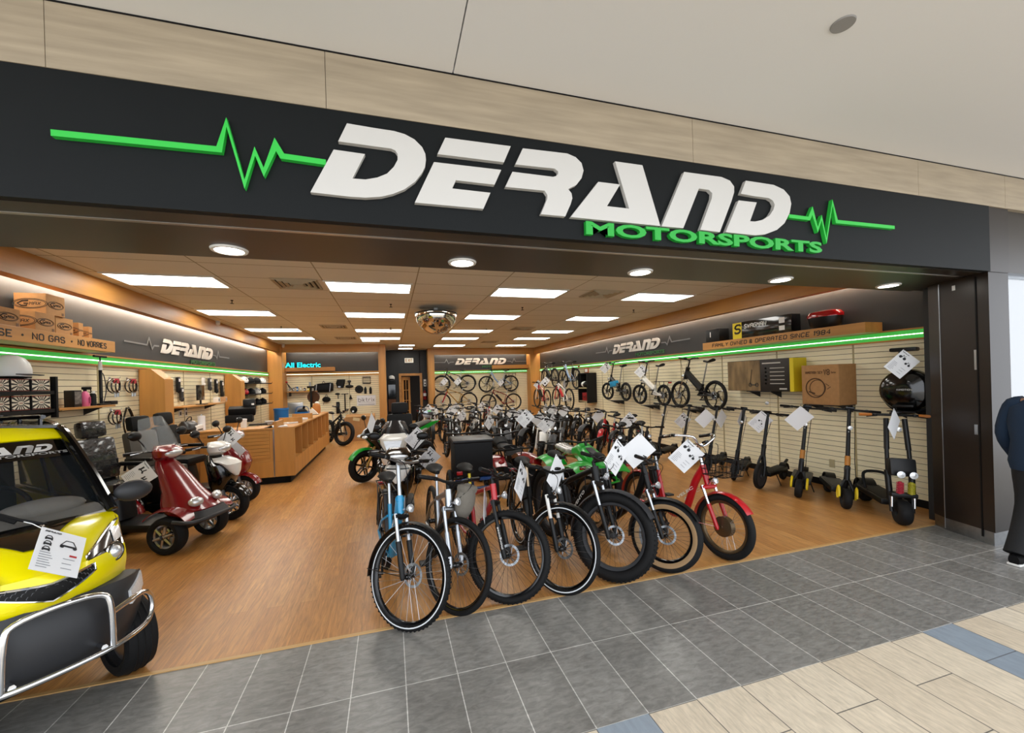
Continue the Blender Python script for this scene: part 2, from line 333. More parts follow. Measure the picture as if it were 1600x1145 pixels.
def slatwall(name, P0, P1, z0, z1, nrm, seams=2.44):
    P0, P1, n = Vector(P0), Vector(P1), Vector(nrm); L = (P1-P0).length; t = (P1-P0)/L; mb = MB(); R = Matrix((t, n, (0, 0, 1))).transposed().to_4x4()
    k = int((z1-z0)/.0762)+1; ns = max(1, round(L/seams)); w = L/ns
    for i in range(ns):
        for j in range(k):
            za = z0+j*.0762; zb = min(z1, za+.0762-.0065)
            if zb-za < .01: continue
            c = P0+t*((i+.5)*w)+n*.006
            mb.box((0, 0, 0), (w-.004, .012, zb-za), M=Matrix.Translation((c.x, c.y, (za+zb)/2)) @ R)
    struct(mb.build(name, slat, smooth=0))
    bk = MB(); c = P0+t*(L/2)-n*.03; bk.box((0, 0, 0), (L, .05, z1-z0+.02), M=Matrix.Translation((c.x, c.y, (z0+z1)/2)) @ R)
    struct(bk.build(name+'_backing', slatback, smooth=0))
    tr = MB()
    for i in range(1, int(L/1.22)+1):
        c = P0+t*(i*1.22)+n*.013
        if (c-P1).length > .1: tr.box((0, 0, 0), (.022, .008, z1-z0), M=Matrix.Translation((c.x, c.y, (z0+z1)/2)) @ R)
    struct(tr.build('trim_'+name, mat('beige_upright', '#a89a70', .5), smooth=0))
slatwall('wall_left', (XL, .25, 0), (XL, YBL, 0), .10, 2.13, (1, 0, 0))
slatwall('wall_right', (XR, YBR, 0), (XR, .15, 0), .10, 2.13, (-1, 0, 0))
slatwall('wall_back_left', (XL, YBL, 0), (-.3, YBL, 0), .10, 2.13, (0, -1, 0), 1.2)
slatwall('wall_back_right', (1.75, YBR, 0), (XR, YBR, 0), .10, 2.13, (0, -1, 0), 1.2)
sbox('wall_left_upper', (XL-.1, .25, 2.13), (XL-.001, YBL+.1, ZC), blackwall)
sbox('wall_right_upper', (XR+.001, .15, 2.13), (XR+.1, YBR+.1, ZC), blackwall)
sbox('wall_back_left_upper', (XL, YBL+.001, 2.13), (-.3, YBL+.1, ZC), blackwall)
sbox('wall_back_right_upper', (1.75, YBR+.001, 2.13), (XR, YBR+.1, ZC), blackwall)
sbox('baseboard_left', (XL-.01, .25, 0), (XL+.012, YBL, .10), dblack)
sbox('baseboard_right', (XR-.012, .25, 0), (XR+.01, YBR, .10), dblack)
sbox('baseboard_back_left', (XL, YBL-.012, 0), (-.3, YBL+.01, .10), dblack)
sbox('baseboard_back_right', (1.75, YBR-.012, 0), (XR, YBR+.01, .10), dblack)
# black recess with the office door
DX0, DX1 = .30, 1.31     # casing outer edges at YD
sbox('wall_recess_left', (-.31, 12.3, 0), (-.13, YD, ZC), blackwall)
sbox('wall_recess_right', (1.53, 14.15, 0), (1.74, YD, ZC), blackwall)
wb = MB(); wb.box((.0, YD+.05, ZC/2), (.72, .1, ZC)); wb.box((1.5, YD+.05, ZC/2), (.56, .1, ZC)); wb.box((.8, YD+.05, 2.66), (.9, .1, 1.08))
struct(wb.build('wall_back_door', blackwall, smooth=0))
cs = MB(); cs.box((.41, YD-.01, 1.06), (.1, .14, 2.12)); cs.box((1.27, YD-.01, 1.06), (.1, .14, 2.12)); cs.box((.84, YD-.01, 2.16), (.96, .14, .1))
struct(cs.build('trim_door_casing', woodh, smooth=0))
d = thing('door_1', 'wooden office door with glass lights standing open in the dark recess', 'door', (.47, YD+.05, 0), (0, 0, .55)); d['kind'] = 'structure'
dm = MB()
for x in (.04, .36): dm.box((x, 0, 1.04), (.09, .04, 2.04))
for z in (.12, 2.0): dm.box((.2, 0, z), (.4, .04, .14))
for z in (.62, 1.06, 1.5): dm.box((.2, 0, z), (.3, .03, .025))
dm.box((.2, 0, 1.05), (.025, .03, 1.8)); dm.build('door_leaf', wood, d, smooth=0)
MB().box((.2, 0, 1.05), (.3, .008, 1.8)).build('door_glass', dglass, d, smooth=0)
MB().ell((.38, -.04, 1.0), (.025, .025, .025)).build('door_knob', gold, d)
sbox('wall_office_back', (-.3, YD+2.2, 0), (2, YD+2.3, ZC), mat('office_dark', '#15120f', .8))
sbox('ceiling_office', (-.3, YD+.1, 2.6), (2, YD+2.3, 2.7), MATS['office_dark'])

# wooden beams under the ceiling, columns
BZ = 2.93
sbox('trim_beam_left', (-3.62, .25, BZ), (-3.48, YBL-.35, ZC-.002), woodh)
sbox('trim_beam_right', (6.14, .25, BZ), (6.28, YBR-.35, ZC-.002), woodh)
sbox('trim_beam_back_left', (-3.48, YBL-.55, BZ), (-.30, YBL-.42, ZC-.002), woodx)
sbox('trim_beam_back_right', (1.75, YBR-.5, BZ), (6.14, YBR-.37, ZC-.002), woodx)
sbox('wall_column_back_left', (-.38, YBL-.56, 0), (-.13, YBL+.1, ZC-.003), wood)
sbox('wall_column_back_right', (1.52, YBR-.51, 0), (1.77, YBR+.1, ZC-.003), wood)
sbox('wall_column_corner_left', (XL, YBL-.62, 0), (-3.42, YBL, ZC-.004), wood)
sbox('wall_column_corner_right', (5.95, YBR-.52, 0), (XR, YBR, ZC-.004), wood)
# slim wood rails carrying the coloured light strips, and the strips themselves
ledg = mat('green_glow_band', '#3fae46', .4, emit=LIGHT_LED); ledw = mat('white_led_line', '#dcffe4', .4, emit=3.0); ledw2 = mat('warm_white_led_line', '#fff6e0', .4, emit=5.0)  # green bands glow in place of the wood channel lit by the strip
def led(P0, P1, nrm, label, mid=ledg, line=ledw):
    P0, P1, n = Vector(P0), Vector(P1), Vector(nrm); L = (P1-P0).length; t = (P1-P0)/L; R = Matrix((t, n, (0, 0, 1))).transposed().to_4x4()
    C = (P0+P1)/2; T = lambda off, z: Matrix.Translation(C+n*off+Vector((0, 0, z))) @ R
    rl = MB()
    for z in (2.135, 2.265): rl.box((0, 0, 0), (L, .05, .02), M=T(.025, z))
    rl.box((0, 0, 0), (L, .01, .12), M=T(.006, 2.2)); struct(rl.build('trim_led_rail', woodh if abs(t.y) > .5 else woodx, smooth=0))
    s_ = thing('led_light_strip', label, 'light strip', C+Vector((0, 0, 2.2)), group='light strips along the walls')
    q = MB(); Rl = Matrix.Translation(n*.014) @ R
    for z in (-.033, .033): q.box((0, 0, z), (L, .006, .05), M=Rl)
    q.build('diffuser', mid, s_, smooth=0)  # glowing bands stand for light the lamp line throws on its channel
    q = MB(); k = int(L/.04)
    for i in range(k): q.box((-L/2+(i+.5)*L/k, .003, 0), (L/k*.72, .008, .012), M=Rl)
    q.build('lamp_line', line, s_, smooth=0)
woodled = mat('glowing_wood_channel', '#a98a4c', .5, emit=.15)  # wood given a faint glow of its own instead of light from the strip
led((XL, .26, 0), (XL, YBL-.62, 0), (1, 0, 0), 'green light strip running along the wall above the counter')
led((XR, YBR-.52, 0), (XR, .16, 0), (-1, 0, 0), 'green light strip running along the wall above the electric scooters')
led((-3.42, YBL, 0), (-.38, YBL, 0), (0, -1, 0), 'pale light strip under the blue neon lettering on the back wall', woodled, ledw2)
led((1.77, YBR, 0), (5.95, YBR, 0), (0, -1, 0), 'green light strip on the back wall above the hung bicycles')
# concealed cove lamps behind the beams wash the black bands
covem = mat('cove_tube', '#fff4e2', .5, emit=LIGHT_COVE)
def cove(P0, P1, label):
    o = MB().cyl(P0, P1, .016, 8).build('cove_lamp', covem); tag(o, label, 'lamp', 'cove lamps behind the beams')
cove((-3.72, .4, 3.03), (-3.72, YBL-.7, 3.03), 'white tube lamp hidden behind the wood beam over the counter wall')
cove((6.33, .4, 3.03), (6.33, YBR-.6, 3.03), 'white tube lamp hidden behind the wood beam over the scooter wall')
cove((-3.3, YBL-.14, 3.03), (-.45, YBL-.14, 3.03), 'white tube lamp behind the beam over the neon lettering')
cove((1.85, YBR-.14, 3.03), (5.9, YBR-.14, 3.03), 'white tube lamp behind the beam over the back bicycle wall')

# ------------------------------------------------------------------ lamps and ceiling fittings
panelm = mat('light_panel', '#fffdf6', .4, emit=LIGHT_PANEL); downm = mat('downlight_lens', '#fffaf0', .4, emit=LIGHT_DOWN)
def troffer(x0, x1, y0, y1, label, first=None):
    t = thing('ceiling_light', label, 'ceiling light', ((x0+x1)/2, (y0+y1)/2, ZC), group='recessed ceiling lights'); w, l = x1-x0, y1-y0
    f = MB()
    for sx_, sy_, dx, dy in ((0, l/2-.015, w, .03), (0, -l/2+.015, w, .03), (w/2-.015, 0, .03, l-.06), (-w/2+.015, 0, .03, l-.06)): f.box((sx_, sy_, -.008), (dx, dy, .016))
    f.build('frame', white, t, smooth=0); MB().box((0, 0, -.006), (w-.06, l-.06, .008)).build('diffuser', panelm, t, smooth=0); return t
lc = [-3.315, -.845, 1.625, 4.095]; nm_c = ['first', 'second', 'third', 'fourth']; ly = [(3.0, 3.63), (5.52, 6.13), (8.04, 8.65), (9.93, 10.54), (12.47, 13.1)]
for i, x in enumerate(lc):
    for j, (a, b_) in enumerate(ly):
        if j == 4 and i < 2: continue
        troffer(x, x+1.2, a, b_, f'bright ceiling panel, {nm_c[j] if j < 4 else "fifth"} from the shop front in the {nm_c[i]} column from the counter wall')
troffer(-.85, -.27, 10.6, 11.2, 'small square ceiling panel just in front of the All Electric wall')
troffer(.33, .93, 12.4, 12.9, 'short ceiling panel in the recess before the office door'); troffer(.33, .93, 13.8, 14.3, 'short ceiling panel in the recess, closest to the exit sign')
for i, (x, y) in enumerate(((-1.0, .0), (.56, .0), (2.14, .0), (3.74, .0), (5.27, .0))):
    t = thing('downlight', f'round recessed downlight in the entrance soffit, {["first", "second", "third", "fourth", "fifth"][i]} from the yellow car', 'downlight', (x, y-.02+.07, ZS), group='downlights in the entrance soffit')
    MB().lathe([(.085, -.012), (.105, -.012), (.11, 0), (.085, 0)], 28, closed=True).build('trim_ring', white, t); MB().lathe([(0, -.008), (.086, -.008), (.086, -.001), (0, -.001)], 28).build('lens', downm, t)
for i, (x, y) in enumerate(((-1.2, 3.25), (-1.27, 7.65), (3.5, 3.2), (3.55, 7.7), (-1.25, 10.2), (3.5, 11.4))):
    t = thing('air_vent', ['square louvred vent between the first two light columns by the entrance', 'louvred vent halfway into the shop over the walkway', 'louvred vent between the third and fourth light columns by the entrance', 'louvred vent halfway into the shop over the bicycles', 'louvred vent close to the All Electric wall', 'louvred vent close to the back bicycle wall'][i], 'air vent', (x, y, ZC), group='ceiling vents')
    f = MB()
    for k in range(4):
        r_ = .29-k*.065
        f.lathe([(r_*1.414, -.004), (r_*1.414-.02, -.022-.004*k), ((r_-.045)*1.414, -.002)], 4, M=Matrix.Rotation(PI/4, 4, 'Z'))
    f.build('louvre', mat('vent_paint', '#b7ab93', .6), t, smooth=0); MB().box((0, 0, -.003), (.56, .56, .004)).build('throat', dblack, t, smooth=0)
for i, (x, y) in enumerate(((-2.43, 4.6), (.05, 4.61), (2.54, 4.61), (5.04, 4.6), (-2.43, 7.75), (.05, 7.8), (2.57, 7.92))):
    o = MB().lathe([(.02, 0), (.02, -.012), (.006, -.014), (.006, -.05), (.03, -.052), (.03, -.056), (0, -.056)], 10, c=(x, y, ZC)).build('sprinkler_head', dblack)
    tag(o, f'black sprinkler head, {["first", "second", "third", "fourth"][i % 4]} from the counter wall in the {"front" if i < 4 else "second"} row', 'sprinkler', 'sprinkler heads')
t = thing('dome_mirror', 'shiny half dome security mirror hanging from the shop ceiling', 'mirror', (.88, 4.88, ZC))
MB().lathe([(0, -.505)]+[(.39*math.sin(a), -.12-.385*math.cos(a)) for a in [k*PI/2/14 for k in range(1, 15)]]+[(.39, -.11), (0, -.10)], 40).build('bowl', mat('mirror', '#d8d2c8', .03, 1.0), t, smooth=60)
MB().lathe([(.385, -.128), (.402, -.128), (.402, -.108), (.385, -.108)], 40, closed=True).build('rim', dgrey, t); MB().box((0, .02, -.06), (.07, .05, .12)).build('bracket', white, t, smooth=0)
for nm, P, lb in (('a', RX(340, 505, -3.46), 'small white camera dome on the beam above the counter wall'), ('b', Vector((-3.38, YBL-.57, 3.13)), 'small pale camera dome in the corner by the All Electric wall')):
    t = thing('security_camera', lb, 'camera', P); MB().ell((0, 0, 0), (.05, .05, .045)).build('dome', white, t); MB().lathe([(.055, .03), (.055, .06), (.03, .07)], 14).build('mount', white, t)
t = thing('ceiling_speaker', 'small round grey disc set in the white mall ceiling', 'speaker', (2.41, -1.485, 3.635))
MB().lathe([(0, -.008), (.055, -.008), (.058, 0), (0, 0)], 26).build('grille', mat('speaker_grey', '#8d8a86', .6), t)
# ------------------------------------------------------------------ the shop sign
C2 = lambda L_: [(400+x*.30558, 100+y*.30558) for x, y in L_]
C3 = lambda L_: [(800+x*.26195, 180+y*.26195) for x, y in L_]
LET_PX = [
 ('D', [C2([(465,303),(600,326),(705,342),(760,358),(810,385),(850,425),(866,460),(869,490),(865,525),(850,555),(815,600),(760,640),(700,664),(640,678),(560,683),(480,678),(278,655),(397,437),(557,460),(493,585),(560,590),(620,580),(670,560),(705,525),(724,490),(724,460),(712,442),(690,432),(420,395)])]),
 ('E', [C2([(968,376),(1303,420),(1268,502),(928,460)]), C2([(910,501),(1254,541),(1220,617),(1022,594),(1003,636),(1199,658),(1163,740),(812,708)])]),
 ('R', [C3([(65,197),(330,228),(380,250),(415,285),(427,330),(415,375),(385,415),(335,440),(355,465),(360,495),(350,530),(318,603),(172,590),(210,500),(211,475),(195,450),(-40,427),(3,337),(245,367),(262,363),(275,350),(275,335),(255,318),(20,293)])]),
 ('A', [C3([(615,275),(778,298),(885,660),(350,607),(515,397),(645,413),(567,542),(699,557)])]),
 ('N', [C3([(1027,338),(1250,368),(1300,390),(1325,425),(1325,460),(1310,510),(1240,697),(1123,683),(1192,495),(1195,465),(1175,445),(1115,437),(1022,673),(893,662)])]),
 ('D', [[(1165.4,282.2),(1180,284.3),(1208.9,288.8),(1224.6,296.1),(1233.8,306.6),(1236.4,318.4),(1233.8,332.9),(1225.9,348.6),(1214,359),(1195.8,366),(1180,367.5),(1134,362.6),(1154.2,313),(1182.5,316.2),(1172,345.6),(1180,346),(1191.8,343.4),(1202.3,336.8),(1208.4,327.6),(1210.7,319.8),(1207.6,313.2),(1201,309.3),(1180,306.6),(1157.6,302.6)]]),
]
YLET = YF-.05
LET = [(n, [[(lambda p: (p.x, p.z))(RY(a, b, YLET)) for a, b in poly] for poly in polys]) for n, polys in LET_PX]
_ax = [p[0] for _, ps in LET for q in ps for p in q]; _az = [p[1] for _, ps in LET for q in ps for p in q]
LX0, LX1, LZ0, LZ1 = min(_ax), max(_ax), min(_az), max(_az)
def derand(mb, O, X, Y, w, depth):
    s_ = w/(LX1-LX0)
    for _, ps in LET:
        for q in ps: mb.prism([((a-LX0)*s_, (b-LZ0)*s_) for a, b in q], O, X, Y, depth)
    return mb
def ribbon(mb, pts, O, X, Y, w, d):
    """flat zigzag line of width w with mitred corners"""
    P = [Vector((a, b)) for a, b in pts]; L_, R_ = [], []
    for i, p in enumerate(P):
        t0 = (p-P[i-1]).normalized() if i else None; t1 = (P[i+1]-p).normalized() if i < len(P)-1 else None
        n0 = Vector((-t0.y, t0.x)) if t0 else None; n1 = Vector((-t1.y, t1.x)) if t1 else None
        n = n0 or n1
        if n0 and n1:
            n = (n0+n1); k = n.dot(n0); n = n/k if abs(k) > .3 else n.normalized()*1.6
        L_.append(p+n*w/2); R_.append(p-n*w/2)
    for i in range(len(P)-1): mb.prism([tuple(R_[i]), tuple(R_[i+1]), tuple(L_[i+1]), tuple(L_[i])], O, X, Y, d)
    return mb
sp = MB().box((-1.7, YF, (ZS+3.31)/2), (14.62, .04, 3.31-ZS)).build('sign_panel', m_sign, smooth=0)
tag(sp, 'wide black sign board with white and green lettering above the shop opening', 'sign board')
sg = thing('shop_sign', 'raised white shop name letters with green heartbeat line on the black board', 'sign', (1.2, YF-.02, 3.0)); _b = Vector((-1.2, -(YF-.02), -3.0))
signw = mat('sign_white', '#c9c7c2', .5); signg = mat('sign_green', '#2fbf45', .4); signg2 = mat('sign_dark_green', '#23a83a', .4)
for n, ps in LET:
    m_ = MB(Matrix.Translation(_b))
    for q in ps: m_.prism(q, (0, YF-.02, 0), (1, 0, 0), (0, 0, 1), .03)
    m_.build('letter', signw, sg, smooth=0)
for pts, w in (([(79,206.8),(342.3,233.3),(353.5,190.4),(382,288),(398,236),(412,269),(430,225.3),(441,243.6),(509,253.4)], .03), ([(1233,337.3),(1264.5,341.3),(1269.5,329),(1278,359),(1284,340),(1291.6,376),(1301,315.8),(1307.6,346),(1398,355.2)], .028)):
    q = [(lambda p: (p.x, p.z))(RY(a, b, YLET)) for a, b in pts]
    ribbon(MB(Matrix.Translation(_b)), q, (0, YF-.02, 0), (1, 0, 0), (0, 0, 1), w, .03).build('heartbeat_line', signg, sg, smooth=0)
text_mesh(MB(Matrix.Translation(_b)), 'MOTORSPORTS', (1.275, YF-.02, 2.715), (1, 0, 0), (0, 0, 1), .085, 2.105, .03, bold=.035).build('lettering', signg2, sg, smooth=0)

def wall_sign(P0, P1, zb, nrm, label, grp='white wall logos'):
    """the small logo on a black wall band: P0 left foot, P1 right foot as read"""
    P0, P1 = Vector(P0), Vector(P1); X = (P1-P0).normalized(); w = (P1-P0).length; n = Vector(nrm); s_ = w/(LX1-LX0)
    t = thing('wall_logo', label, 'sign', (P0.x, P0.y, zb), group=grp); o = n*.004
    derand(MB(), o, X, (0, 0, 1), w, .02).build('lettering', signw, t, smooth=0)
    q = text_mesh(MB(), 'MOTORSPORTS', o+X*(w*.52)+Vector((0, 0, -.25*s_*.6-.03)), X, (0, 0, 1), .075*w/2, w*.55, .01, bold=.03); q.build('small_lettering', mat('dull_green_sign', '#2f6b39', .5), t, smooth=0)
    h = (LZ1-LZ0)*s_
    for a in (-1, 1):
        base = -w*.02 if a < 0 else w*1.02
        pts = [(base, h*.45), (base+a*w*.07, h*.43), (base+a*w*.1, h*.2), (base+a*w*.14, h*.85), (base+a*w*.17, h*.4), (base+a*w*.45, h*.42)]
        if a < 0: pts = pts[::-1]
        ribbon(MB(), pts, o, X, (0, 0, 1), .012*w, .006).build('heartbeat_line', mat('grey_line', '#6d7072', .5), t, smooth=0)
a, b_ = RX(250, 548, XL), RX(331, 558, XL); zb = (a.z+b_.z)/2
wall_sign((XL, a.y, 0), (XL, b_.y, 0), 2.42, (1, 0, 0), 'white shop logo on the black band above the counter wall')
a, b_ = RX(958, 552, XR), RX(1032, 541, XR)
wall_sign((XR, a.y, 0), (XR, b_.y, 0), 2.46, (-1, 0, 0), 'white shop logo on the black band above the scooter wall')
a, b_ = RY(711, 568, YBR), RY(791, 568, YBR)
wall_sign((a.x, YBR, 0), (b_.x, YBR, 0), 2.52, (0, -1, 0), 'white shop logo on the black band above the hung bicycles at the back')

# wooden ledges with lettering
inkblk = mat('black_letters', '#17130f', .5)
def ledge(name, lo, hi, label, m):
    c = [(a+b)/2 for a, b in zip(lo, hi)]; t = thing(name, label, 'shelf', (c[0], c[1], lo[2]))
    MB().box((0, 0, (hi[2]-lo[2])/2), [b-a for a, b in zip(lo, hi)], b=.004).build('ledge_board', m, t, smooth=0); return t, Vector((-c[0], -c[1], -lo[2]))
yR = RX(180, 545, -3.5).y
tl, ob = ledge('display_ledge', (XL+.005, .9, 2.285), (-3.5, yR, 2.43), 'long honey wood ledge lettered NO GAS, NO WORRIES above the counter wall', woodh)
q = MB(Matrix.Translation(ob))
for s_, p0, p1, zc in (('NO NOISE', None, (18, 521), 0), ('NO GAS', (51, 527), (101, 535), 0), ('NO WORRIES', (122, 538), (166, 546), 0)):
    y1 = RX(*p1, -3.5).y; y0 = RX(*p0, -3.5).y if p0 else y1-.55
    stroke_text(q, s_, (-3.5, y0, 2.325), (0, 1, 0), (0, 0, 1), .062, y1-y0, .2, .003)
for p in ((35, 525), (112, 536)):
    y = RX(*p, -3.5).y; q.cyl((-3.5, y, 2.355), (-3.497, y, 2.355), .012, 12)
q.build('lettering', inkblk, tl, smooth=0)
y0, y1 = RX(1352, 512, 6.08).y, RX(1098, 542, 6.08).y
tr, ob = ledge('display_ledge', (6.08, y0, 2.26), (XR-.005, y1, 2.40), 'honey wood ledge lettered FAMILY OWNED & OPERATED SINCE 1984', woodh)
ya, yb = RX(1113, 540, 6.08).y, RX(1297, 516, 6.08).y
stroke_text(MB(Matrix.Translation(ob)), 'FAMILY OWNED & OPERATED SINCE 1984', (6.08, ya, 2.297), (0, -1, 0), (0, 0, 1), .06, ya-yb, .21, .003, shear=.15).build('lettering', inkblk, tr, smooth=0)
xa, xb = RY(430, 577, YBL-.3).x, RY(522, 577, YBL-.3).x
ledge('display_ledge', (max(xa, -3.41), YBL-.3, 2.3), (xb, YBL-.005, 2.43), 'plain honey wood ledge under the blue All Electric letters', woodx)
xa, xb = RY(771, 577, YBR-.3).x, RY(842, 577, YBR-.3).x
ledge('display_ledge', (xa, YBR-.3, 2.31), (5.93, YBR-.005, 2.47), 'plain honey wood ledge on the back bicycle wall next to the corner column', woodx)
# All Electric neon
cy = mat('cyan_neon', '#19c8d8', .4, emit=2.2); t = thing('neon_sign', 'glowing cyan All Electric letters standing on the wood ledge', 'neon sign', (RY(446, 572, YBL-.2).x, YBL-.2, 2.435))
w = RY(501, 572, YBL-.2).x-RY(446, 572, YBL-.2).x
text_mesh(MB(), 'All Electric', (0, 0, .005), (1, 0, 0), (0, 0, 1), .17, w, .03, bold=.01).build('lettering', cy, t, smooth=0)
MB().box((w/2, .045, .06), (w, .02, .12)).build('backing', dblack, t, smooth=0)
# exit sign
P = RY(639, 563, YD-.02); t = thing('exit_sign', 'small white EXIT sign on the black wall above the office door', 'exit sign', (P.x, YD-.0, P.z))
MB().box((0, -.03, 0), (.36, .05, .2), b=.01).build('housing', mat('exit_white', '#f1ead8', .4, emit=.35), t, smooth=0)
stroke_text(MB(), 'EXIT', (0, -.056, -.055), (1, 0, 0), (0, 0, 1), .11, .26, .2, .003, align='C').build('lettering', mat('exit_orange', '#b9803a', .5), t, smooth=0)

# ------------------------------------------------------------------ price cards
def print_marks(mb, w, h, kind, y=-.0012):
    """header word, little pictures and text lines as thin ink shapes on the card face (x right, z up, face towards -y); O = centre"""
    O = Vector((0, y, 0)); bx = lambda x0, z0, x1, z1: mb.box(((x0+x1)/2*w, y, (z0+z1)/2*h), (abs(x1-x0)*w, .0006, abs(z1-z0)*h))
    mb.mi = 0; derand(mb, (-.42*w, y+.0003, .41*h), (1, 0, 0), (0, 0, 1), .36*w, .0006)
    def wheel(x, z, r): mb.lathe([(r*w, 0), (r*w*.72, 0)], 14, c=(x*w, y-.0003, z*h), axis=(0, -1, 0))
    def bar(x0, z0, x1, z1, t=.012): ribbon(mb, [(x0*w, z0*h), (x1*w, z1*h)], (0, y, 0), (1, 0, 0), (0, 0, 1), t*w, .0006)
    if kind == 0:      # two bicycles
        for ox, oz, s_ in ((-.22, .22, 1), (.2, .1, .8)):
            wheel(ox-.11*s_, oz, .075*s_); wheel(ox+.11*s_, oz, .075*s_); bar(ox-.11*s_, oz, ox, oz+.11*s_, .018); bar(ox, oz+.11*s_, ox+.1*s_, oz+.02, .018); bar(ox+.1*s_, oz, ox+.07*s_, oz+.14*s_); bar(ox-.03, oz+.02, ox-.04, oz+.13*s_, .02)
    elif kind == 1:    # mobility scooters
        for ox, oz, s_ in ((-.18, .2, 1.15), (.22, .06, .8)):
            bx(ox-.12*s_, oz-.04, ox+.1*s_, oz-.0); bx(ox-.1*s_, oz, ox-.03*s_, oz+.12*s_); bar(ox+.06*s_, oz, ox+.1*s_, oz+.12*s_, .05); wheel(ox-.09*s_, oz-.05, .04*s_); wheel(ox+.1*s_, oz-.05, .04*s_)
    elif kind == 2:    # kick scooter
        wheel(-.12, .02, .06); wheel(.16, -.04, .05); bar(-.12, .03, .02, .1, .03); bar(.02, .1, .16, -.02, .012)
    else:              # four small cars and a large one
        for ox, oz, s_ in ((-.3, .27, .6), (-.3, .14, .6), (-.3, .01, .6), (.14, .18, 1.3)):
            wheel(ox-.1*s_, oz-.03, .036*s_); wheel(ox+.12*s_, oz-.03, .036*s_); bar(ox-.12*s_, oz, ox-.05*s_, oz+.09*s_, .02); bar(ox-.05*s_, oz+.09*s_, ox+.07*s_, oz+.09*s_, .02); bar(ox+.07*s_, oz+.09*s_, ox+.14*s_, oz, .02); bx(ox-.13*s_, oz-.03, ox+.14*s_, oz+.01)
    mb.mi = 1
    for k in range(7):
        z = -.08-.055*k; bx(-.4, z, -.4+.22+.1*((k*7) % 3)/3, z+.012)
        if k % 2: bx(.1, z, .1+.2+.08*((k*5) % 3)/3, z+.012)
    mb.mi = 2; bx(.22, -.06, .38, -.02) if kind == 3 else None
    mb.mi = 0
CARDS = {}
def make_card(kind, w=.216, h=.279):
    """a laminated sheet hanging by one corner; origin at the hole in its upper corner"""
    k = (kind, w)
    t = thing('price_card', 'white printed price card', 'price card')
    R = Matrix.Rotation(PI/4, 4, 'Y') @ Matrix.Translation((w/2-.012, 0, -h/2+.012))
    bend = lambda x, z: .10*(x/.2)**2*.06+.02*math.sin(z*9)*.25
    m_ = MB(R); m_.sheet(lambda u, v: ((u-.5)*w, bend((u-.5)*w, (v-.5)*h), (v-.5)*h), 6, 8, .0008); m_.build('sheet', paper, t, smooth=60)
    if kind >= 0:
        q = MB(); print_marks(q, w, h, kind)
        for i, p in enumerate(q.v): q.v[i] = R @ Vector((p.x, p.y+bend(p.x, p.z)-.0006, p.z))
        q.build('print', [ink, inkg, inkr], t, smooth=0)
    wr = MB(); wr.tube(smooth_path([(0, .004, -.006), (.004, -.012, .012), (0, .0, .035), (-.003, .01, .012), (0, .002, -.006)], 3), .0016, 5); wr.build('wire_tie', steel, t)
    return t
def place_card(kind, P, yaw, label, roll=0.0, pitch=0.0):
    if kind not in CARDS:
        CARDS[kind] = make_card(kind); c = CARDS[kind]; c['label'] = label
    else: c = dup(CARDS[kind], label)
    c.location = P; c.rotation_euler = (pitch, roll, yaw); c['group'] = 'price cards hanging from the vehicles'; return c
